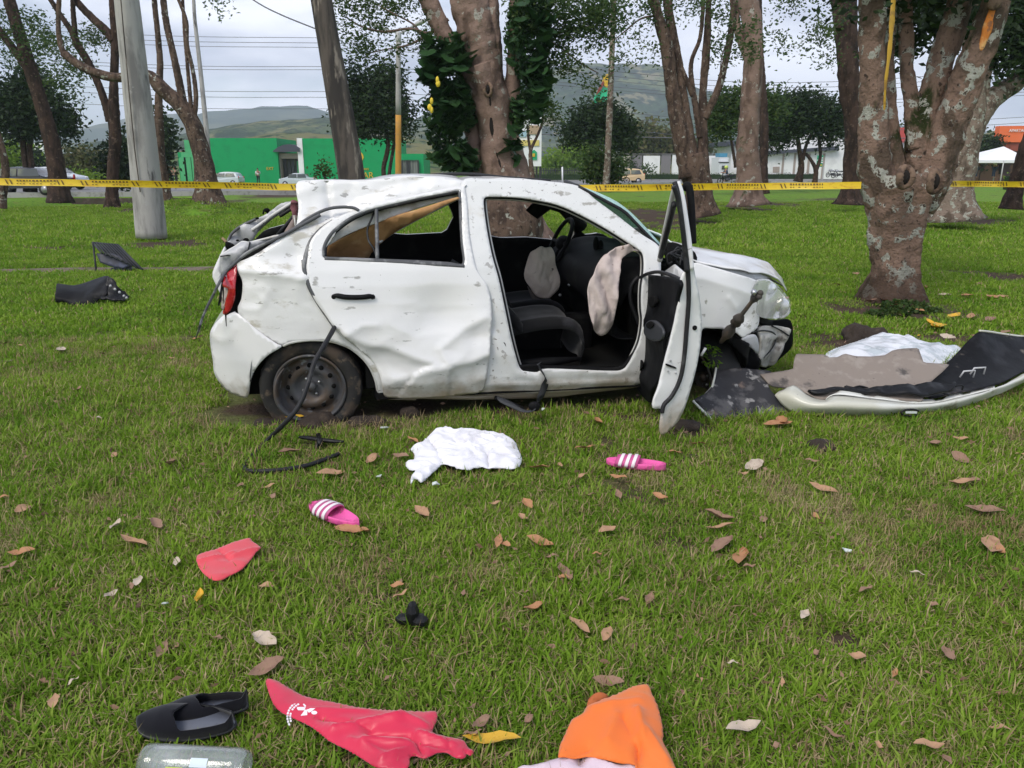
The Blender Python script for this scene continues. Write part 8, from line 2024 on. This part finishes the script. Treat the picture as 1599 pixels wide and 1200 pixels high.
# --- black bumper part and wire cage on the left
zK = lambda *p: [(70 + a / 8.572, 360 + b / 8.572) for a, b in p]
bk = thing('black_bumper_part', 'curved black plastic car part lying on the far left grass', 'car part', gp(140, 475, 0))
yk = gd(120, 478).y
K = lambda pts, dy: [at(*zK((a, b))[0], yk + dy + (c if False else 0)) for a, b in pts]
mesh_obj('shell', *loft([K([(170, 720), (260, 730), (400, 745), (560, 705), (700, 655), (820, 620), (870, 640)], .30), K([(150, 800), (260, 810), (400, 830), (560, 800), (700, 740), (800, 690), (850, 720)], .12), K([(140, 900), (280, 930), (400, 960), (520, 930), (640, 870), (740, 860), (840, 850)], .0), K([(150, 975), (260, 960), (400, 1045), (560, 1050), (680, 990), (720, 920), (800, 915)], .0)], 34, 20, disp=lambda p, a, b: Vector((0, .02 * fbm(p, 5, 2), 0))), m_char, bk, thick=0.02)
mesh_obj('broken_end', *loft([K([(830, 620), (900, 650), (980, 740), (1060, 810), (1135, 890)], .12), K([(760, 860), (840, 840), (930, 850), (1000, 900), (1090, 930)], .02), K([(740, 910), (830, 925), (920, 945), (1000, 925), (1080, 940)], -.05)], 24, 12, disp=lambda p, a, b: Vector((0, .04 * fbm(p, 9, 3), .012 * fbm(p, 16, 2)))), m_blk, bk, thick=0.02)
for a, b in ((880, 745), (940, 790), (1000, 830), (1060, 880), (1095, 905)):
    mesh_obj('bright_chip', *sphere(at(*zK((a, b))[0], yk + .0), .016, 6, 4), m_galv, bk)
cg = thing('wire_cage', 'dark metal cage with tilted slatted lid standing by the worn path', 'cage', gp(180, 425, 0))
yc_ = gd(180, 428).y
KC = lambda a, b, dy=0.0: at(*zK((a, b))[0], yc_ + dy)
m_cage = M('dark cage steel', (0.020, 0.021, 0.026), 0.55)
for i in range(9):
    t = i / 8; p0 = KC(650 + 300 * t, 170 + 20 * t, .35); p1 = KC(650 + 600 * t + 60 * (1 - t), 170 + 345 * t if False else 330 + 195 * t, 0.0 + .0)
    p1 = KC(760 + 540 * t, 300 + 235 * t, 0.0)
    mesh_obj('slat', *tube([p0, p1], 0.013, 6), m_cage, cg)
for q in ([(640, 165, .36), (980, 195, .36)], [(980, 195, .36), (1310, 530, 0)], [(640, 165, .36), (770, 310, 0)], [(700, 320, .1), (940, 320, .1)], [(645, 170, .3), (695, 600, .1)], [(1300, 530, 0), (1295, 610, 0)], [(695, 545, .1), (760, 560, .1)]):
    mesh_obj('frame_bar', *tube([KC(*p) for p in q], 0.014, 6), m_cage, cg)
mesh_obj('lid_panel', *loft([[KC(700, 215, .34), KC(960, 215, .34)], [KC(800, 305, .02), KC(1290, 530, .02)]], 8, 8), M('dark mesh panel', (0.03, 0.04, 0.03), 0.8), cg, thick=0.004)
m_cbox = M('dark blue grey bin', (0.040, 0.042, 0.060), 0.5, layers=[((0.08, 0.09, 0.15), 5, 0.5, 0.65)])
mesh_obj('bin', *loft([[KC(700, 320, .1), KC(945, 320, .1), KC(1160, 470, .05)], [KC(740, 430, .05), KC(900, 490, .05), KC(1060, 510, .05)]], 12, 6), m_cbox, cg, thick=0.03)
mesh_obj('lower_box', *loft([[KC(900, 500, .15), KC(1150, 470, .15)], [KC(900, 590, .15), KC(1190, 610, .15)]], 6, 6), m_cbox, cg, thick=0.05)
# --- weeds at the foot of the large tree
wt = thing('weed_clump', 'low leafy weeds growing at the foot of the large tree', 'weeds', gp(1400, 480, 0))
pts = blob_points([(tuple(gp(1410, 478, 0.05)), .28, .10, .07), (tuple(gp(1385, 490, 0.03)), .25, .10, .05), (tuple(gp(1440, 485, .03)), .22, .1, .04)], 900, -2)
v_, f_ = leaf_quads(pts, 0.05, asp=.6, droop=0.0); np_mesh('foliage', v_, f_, m_leaf_mid, wt)
# --- fallen leaves, every one a thing
LC = {'tan': M('tan dry leaf', (0.40, 0.235, 0.135), 0.75, layers=[((0.29, 0.16, 0.09), 30, 0.5, 0.7)]),
      'brown': M('pinkish brown dry leaf', (0.27, 0.160, 0.105), 0.7, layers=[((0.18, 0.095, 0.065), 25, 0.5, 0.7)]),
      'pale': M('pale bleached leaf', (0.50, 0.41, 0.32), 0.75, layers=[((0.38, 0.30, 0.23), 30, 0.5, 0.7)]),
      'yellow': M('yellow leaf', (0.62, 0.36, 0.03), 0.6, layers=[((0.40, 0.26, 0.06), 22, 0.56, 0.68)]),
      'orange': M('orange brown leaf', (0.40, 0.20, 0.095), 0.7, layers=[((0.30, 0.12, 0.05), 25, 0.5, 0.7)])}
LW = {'tan': 'tan', 'brown': 'pinkish brown', 'pale': 'pale bleached', 'yellow': 'yellow', 'orange': 'orange brown'}
LEAVES = [  # px, py, length px, angle deg (image), colour, curl
 (95, 548, 24, 60, 'pale', .3), (12, 566, 20, 10, 'pale', .4), (33, 540, 14, 0, 'tan', .2), (10, 537, 20, 5, 'brown', .2), (160, 553, 14, 10, 'brown', .3), (122, 610, 14, 20, 'brown', .3), (155, 652, 12, 5, 'pale', .2),
 (182, 823, 28, 40, 'pale', .5), (208, 850, 44, -10, 'tan', .4), (244, 822, 28, -50, 'brown', .4), (34, 863, 44, 8, 'orange', .3), (12, 886, 34, 25, 'brown', .2), (270, 724, 30, 40, 'brown', .5), (178, 712, 14, 50, 'tan', .2), (36, 795, 30, 30, 'tan', .2), (5, 776, 20, 10, 'orange', .3),
 (216, 909, 26, 70, 'pale', .3), (172, 930, 26, 30, 'pale', .4), (276, 880, 18, 80, 'pale', .2), (252, 1018, 36, 60, 'brown', .3), (275, 1012, 18, 60, 'brown', .3), (414, 1005, 42, -30, 'pale', .6), (416, 1045, 62, 25, 'brown', .35), (340, 996, 14, -10, 'brown', .2),
 (313, 936, 26, 70, 'yellow', .9), (85, 1098, 30, 80, 'tan', .3), (115, 1066, 22, 30, 'pale', .5), (417, 915, 26, 0, 'tan', .3), (516, 740, 46, 8, 'tan', .3), (452, 708, 36, 15, 'brown', .4), (375, 760, 14, 50, 'brown', .3), (420, 762, 24, 15, 'tan', .4), (427, 776, 12, 70, 'brown', .3),
 (545, 827, 46, -8, 'orange', .2), (570, 829, 20, -20, 'orange', .4), (580, 718, 26, 45, 'tan', .3), (645, 688, 18, -20, 'orange', .3), (626, 712, 26, -5, 'brown', .3), (660, 801, 36, -35, 'tan', .5), (842, 732, 36, -5, 'orange', .3), (824, 789, 24, -45, 'orange', .5), (816, 810, 18, -30, 'tan', .4), (773, 787, 22, 10, 'tan', .2), (778, 847, 22, 75, 'orange', .3), (790, 852, 18, -25, 'orange', .4), (843, 848, 44, -15, 'orange', .3), (862, 870, 22, 5, 'brown', .3), (620, 914, 22, 5, 'orange', .3), (626, 930, 26, 20, 'tan', .4),
 (912, 703, 30, 15, 'orange', .3), (934, 660, 20, -40, 'orange', .4), (875, 730, 14, -60, 'tan', .3), (910, 745, 16, 30, 'tan', .2), (966, 749, 28, -15, 'orange', .3), (966, 775, 18, -60, 'brown', .3), (922, 775, 20, 5, 'brown', .3), (1031, 779, 28, -25, 'orange', .4), (1052, 708, 26, 0, 'orange', .3), (1090, 694, 28, -5, 'orange', .4), (1176, 731, 34, 25, 'pale', .4), (1160, 742, 18, 5, 'tan', .2), (1214, 664, 46, 5, 'orange', .3), (1222, 660, 24, -40, 'orange', .5), (1268, 722, 24, -5, 'brown', .3), (1284, 768, 48, -12, 'tan', .4), (1122, 810, 50, -10, 'brown', .6), (1125, 825, 48, 2, 'tan', .3), (948, 828, 28, 15, 'tan', .3), (1158, 872, 40, 75, 'orange', .4), (1170, 885, 20, 0, 'brown', .5), (1128, 852, 40, 30, 'brown', .3), (1274, 811, 18, -50, 'orange', .3), (1192, 814, 16, 50, 'brown', .3), (1501, 756, 40, 5, 'tan', .4), (1520, 750, 24, -10, 'brown', .3), (1537, 800, 66, -2, 'brown', .3), (1547, 855, 46, 80, 'tan', .3), (1562, 860, 24, -45, 'orange', .3), (1500, 686, 26, -5, 'tan', .3), (1460, 693, 22, 10, 'brown', .4), (1500, 716, 30, -30, 'brown', .3), (1595, 710, 20, 0, 'tan', .3),
 (904, 978, 56, -38, 'tan', .4), (834, 950, 36, 28, 'orange', .4), (948, 990, 30, 60, 'tan', .4), (1014, 935, 22, 60, 'brown', .5), (974, 935, 18, 0, 'brown', .4), (950, 1063, 50, -8, 'brown', .2), (880, 902, 22, -10, 'orange', .4), (882, 895, 40, -55, 'brown', .3), (820, 925, 14, 0, 'brown', .3), (932, 865, 16, 0, 'orange', .3), (768, 1158, 92, -2, 'yellow', .2), (826, 1127, 30, 60, 'brown', .5), (750, 1132, 48, 40, 'brown', .3), (738, 1150, 30, 10, 'brown', .4), (1160, 1137, 56, 14, 'pale', .35), (1092, 1058, 18, -50, 'tan', .3), (1144, 1034, 18, 0, 'pale', .3),
 (1274, 1020, 14, 40, 'brown', .3), (1256, 960, 22, 50, 'pale', .4), (1352, 922, 22, 20, 'brown', .4), (1432, 896, 26, -8, 'pale', .2), (1456, 944, 20, -10, 'brown', .3), (1480, 1022, 44, -60, 'brown', .3), (1338, 1026, 30, 0, 'tan', .3), (1300, 1150, 40, -25, 'brown', .4), (1372, 1168, 26, -40, 'tan', .4), (1450, 1168, 50, -8, 'tan', .3), (1212, 1165, 18, 50, 'brown', .2), (1560, 1140, 40, -12, 'tan', .2), (1396, 1055, 16, 60, 'orange', .6), (1222, 1068, 14, 80, 'tan', .3),
 (1465, 512, 30, 12, 'yellow', .4), (1455, 510, 30, -20, 'yellow', .5), (1436, 525, 11, 0, 'yellow', .3), (1489, 496, 22, 10, 'yellow', .3), (1516, 497, 18, 65, 'tan', .4), (1510, 462, 20, 5, 'orange', .3), (1475, 462, 22, 0, 'pale', .5), (1548, 465, 24, 10, 'orange', .3), (1546, 500, 20, 15, 'brown', .3), (1480, 528, 26, -15, 'pale', .3), (1565, 464, 18, 0, 'tan', .3), (1415, 470, 14, -50, 'pale', .5), (1445, 450, 20, 80, 'orange', .4), (1530, 444, 16, 0, 'brown', .3), (1336, 428, 12, 5, 'tan', .3), (1308, 445, 16, 0, 'tan', .3), (1380, 470, 24, 40, 'orange', .4), (1398, 478, 26, 15, 'orange', .5), (1360, 472, 22, 10, 'brown', .4), (1300, 560, 12, 0, 'brown', .3), (1220, 505, 12, 30, 'brown', .3), (1225, 468, 18, 15, 'brown', .3), (1435, 486, 18, -10, 'orange', .3), (1570, 520, 16, 10, 'brown', .3), (1450, 480, 14, 0, 'pale', .3),
 (268, 560, 10, 0, 'tan', .2), (305, 530, 18, 10, 'orange', .3), (75, 452, 14, 0, 'tan', .2), (223, 455, 12, 60, 'pale', .6), (460, 655, 30, 8, 'yellow', .2), (440, 650, 30, 5, 'tan', .2), (200, 640, 12, 0, 'brown', .3)]
LM = [('white towel', gp(725, 712)), ('right pink slide', gp(993, 725)), ('left pink slide', gp(522, 808)), ('small red cloth', gp(357, 873)), ('black flat shoes', gp(300, 1120)), ('crimson shirt', gp(570, 1120)), ('orange bag', gp(960, 1130)), ('black plastic lump', gp(645, 968)), ('torn off bumper', gp(1400, 640)), ('large tree foot', gp(1392, 480)), ('open car door', gp(1045, 670)), ('rear wheel', gp(487, 650)), ('hanging rubber seal', gp(430, 730)), ('black car part', gp(140, 475)), ('dark soil clod', gp(1282, 700))]
info = []
for i, (px, py, ln, an, colr, curl) in enumerate(LEAVES):
    p = gp(px, py, 0.035); best = min(LM, key=lambda q: (q[1] - p).length); d = p - best[1]
    side = ('right of' if d.x > 0 else 'left of') if abs(d.x) > abs(d.y) else ('beyond' if d.y > 0 else 'in front of')
    info.append([i, best[0], side, colr, d.length])
ORD = ['', 'second', 'third', 'fourth', 'fifth', 'sixth', 'seventh', 'eighth', 'ninth', 'tenth', 'eleventh', 'twelfth', 'thirteenth', 'fourteenth', 'fifteenth', 'sixteenth', 'seventeenth', 'eighteenth', 'nineteenth', 'twentieth']
for q in info:
    same = sorted([r for r in info if r[1:4] == q[1:4]], key=lambda r: r[4]); k = [r[0] for r in same].index(q[0])
    base = '%s fallen leaf %s the %s' % (LW[q[3]], q[2], q[1])
    if len(same) > 1: base += (', the nearest such leaf' if k == 0 else ', %s nearest such leaf' % ORD[min(k, 19)])
    q.append(base)
lr = random.Random(21)
for (px, py, ln, an, colr, curl), q in zip(LEAVES, info):
    p = gp(px, py, 0.035); k = zc(p.y, 0) / F
    dirp = gp(px + cos(rad(an)) * ln / 2, py - sin(rad(an)) * ln / 2, 0.035) - p
    if abs(sin(rad(an))) > 0.5: dirp = dirp * 0.75
    L = max(min(dirp.length * 2, ln * k * 1.5), 0.02); ang = atan2(dirp.y, dirp.x); W = L * lr.uniform(.34, .46)
    V = []; n = 9
    for i in range(n):
        u = i / (n - 1); w = W / 2 * (sin(pi * min(max(u, .0), 1)) ** 0.8) * (1 + .12 * sin(i * 2.7 + px)) + 0.0008
        z = L * curl * (0.9 * (u - .5) ** 2) + 0.004 * sin(i + py)
        for s in (-1, -0.5, 0, 0.5, 1): V.append(Vector(((u - .5) * L, s * w, z + abs(s) ** 1.5 * w * curl * 1.2 + 0.0)))
    m4 = Matrix.Translation(p + Vector((0, 0, 0.004 + gh(p.x, p.y)))) @ Matrix.Rotation(ang, 4, 'Z') @ Matrix.Rotation(lr.uniform(-.35, .35), 4, 'X') @ Matrix.Rotation(lr.uniform(-.15, .15), 4, 'Y')
    o = mesh_obj('fallen_leaf', V, grid_faces(n, 5), LC[colr]); o.matrix_world = m4
    _props(o, q[-1], 'leaf', 'fallen leaves on the grass')
# leaf crumbs and straw too small to pick apart
n = 5200
ly = np.sqrt(1.3 ** 2 + (15 ** 2 - 1.3 ** 2) * nr.rand(n) ** 1.5); lx = (nr.rand(n) * 2 - 1) * (0.7 * ly + .3)
ctr = np.stack([lx, ly, np.full(n, 0.03)], 1); ctr[:, 2] += [gh(a, b) for a, b in zip(lx, ly)]
v_, f_ = leaf_quads(ctr, 0.010 + 0.032 * nr.rand(n) ** 2, asp=0.45, droop=0.0, flat=0.25)
o = np_mesh('leaf_litter', v_, f_, LC['brown']); o['kind'] = 'stuff'; o['label'] = 'small brown leaf crumbs scattered over the lawn'; o['category'] = 'leaf litter'
for (px, py, r) in [(725, 712, .18), (357, 873, .09)]: 
    p = gp(px, py); NO_GRASS.append((p.x, p.y, r))
for a in range(7):
    p = gp(1130 + a * 60, 640, 0); NO_GRASS.append((p.x, p.y, 0.12))
for px, py, r in [(520, 1110, .05), (600, 1150, .09), (960, 1140, .10), (300, 1125, .07), (960, 1180, .1)]:
    p = gp(px, py); NO_GRASS.append((p.x, p.y, r))
scatter(1.15, 3.2, 1150, [0, 1, 2, 3, 4, 5, 6, 7], [5, 5, 5, 5, 5, 2, 2, 2], 1.0, 'grass', 'short green lawn grass with dry blades in the foreground')
scatter(3.2, 6.5, 620, [0, 1, 2, 3, 4, 5, 6, 7], [5, 5, 5, 5, 5, 2, 2, 2], 1.15, 'grass', 'lawn grass around the wrecked car')
scatter(6.5, 14, 90, [8, 9, 10], [1, 1, 1], 0.9, 'grass', 'lawn grass in the middle distance')
scatter(14, 34, 22, [8, 9, 10], [1, 1, 1], 1.5, 'grass', 'distant lawn grass under the trees')
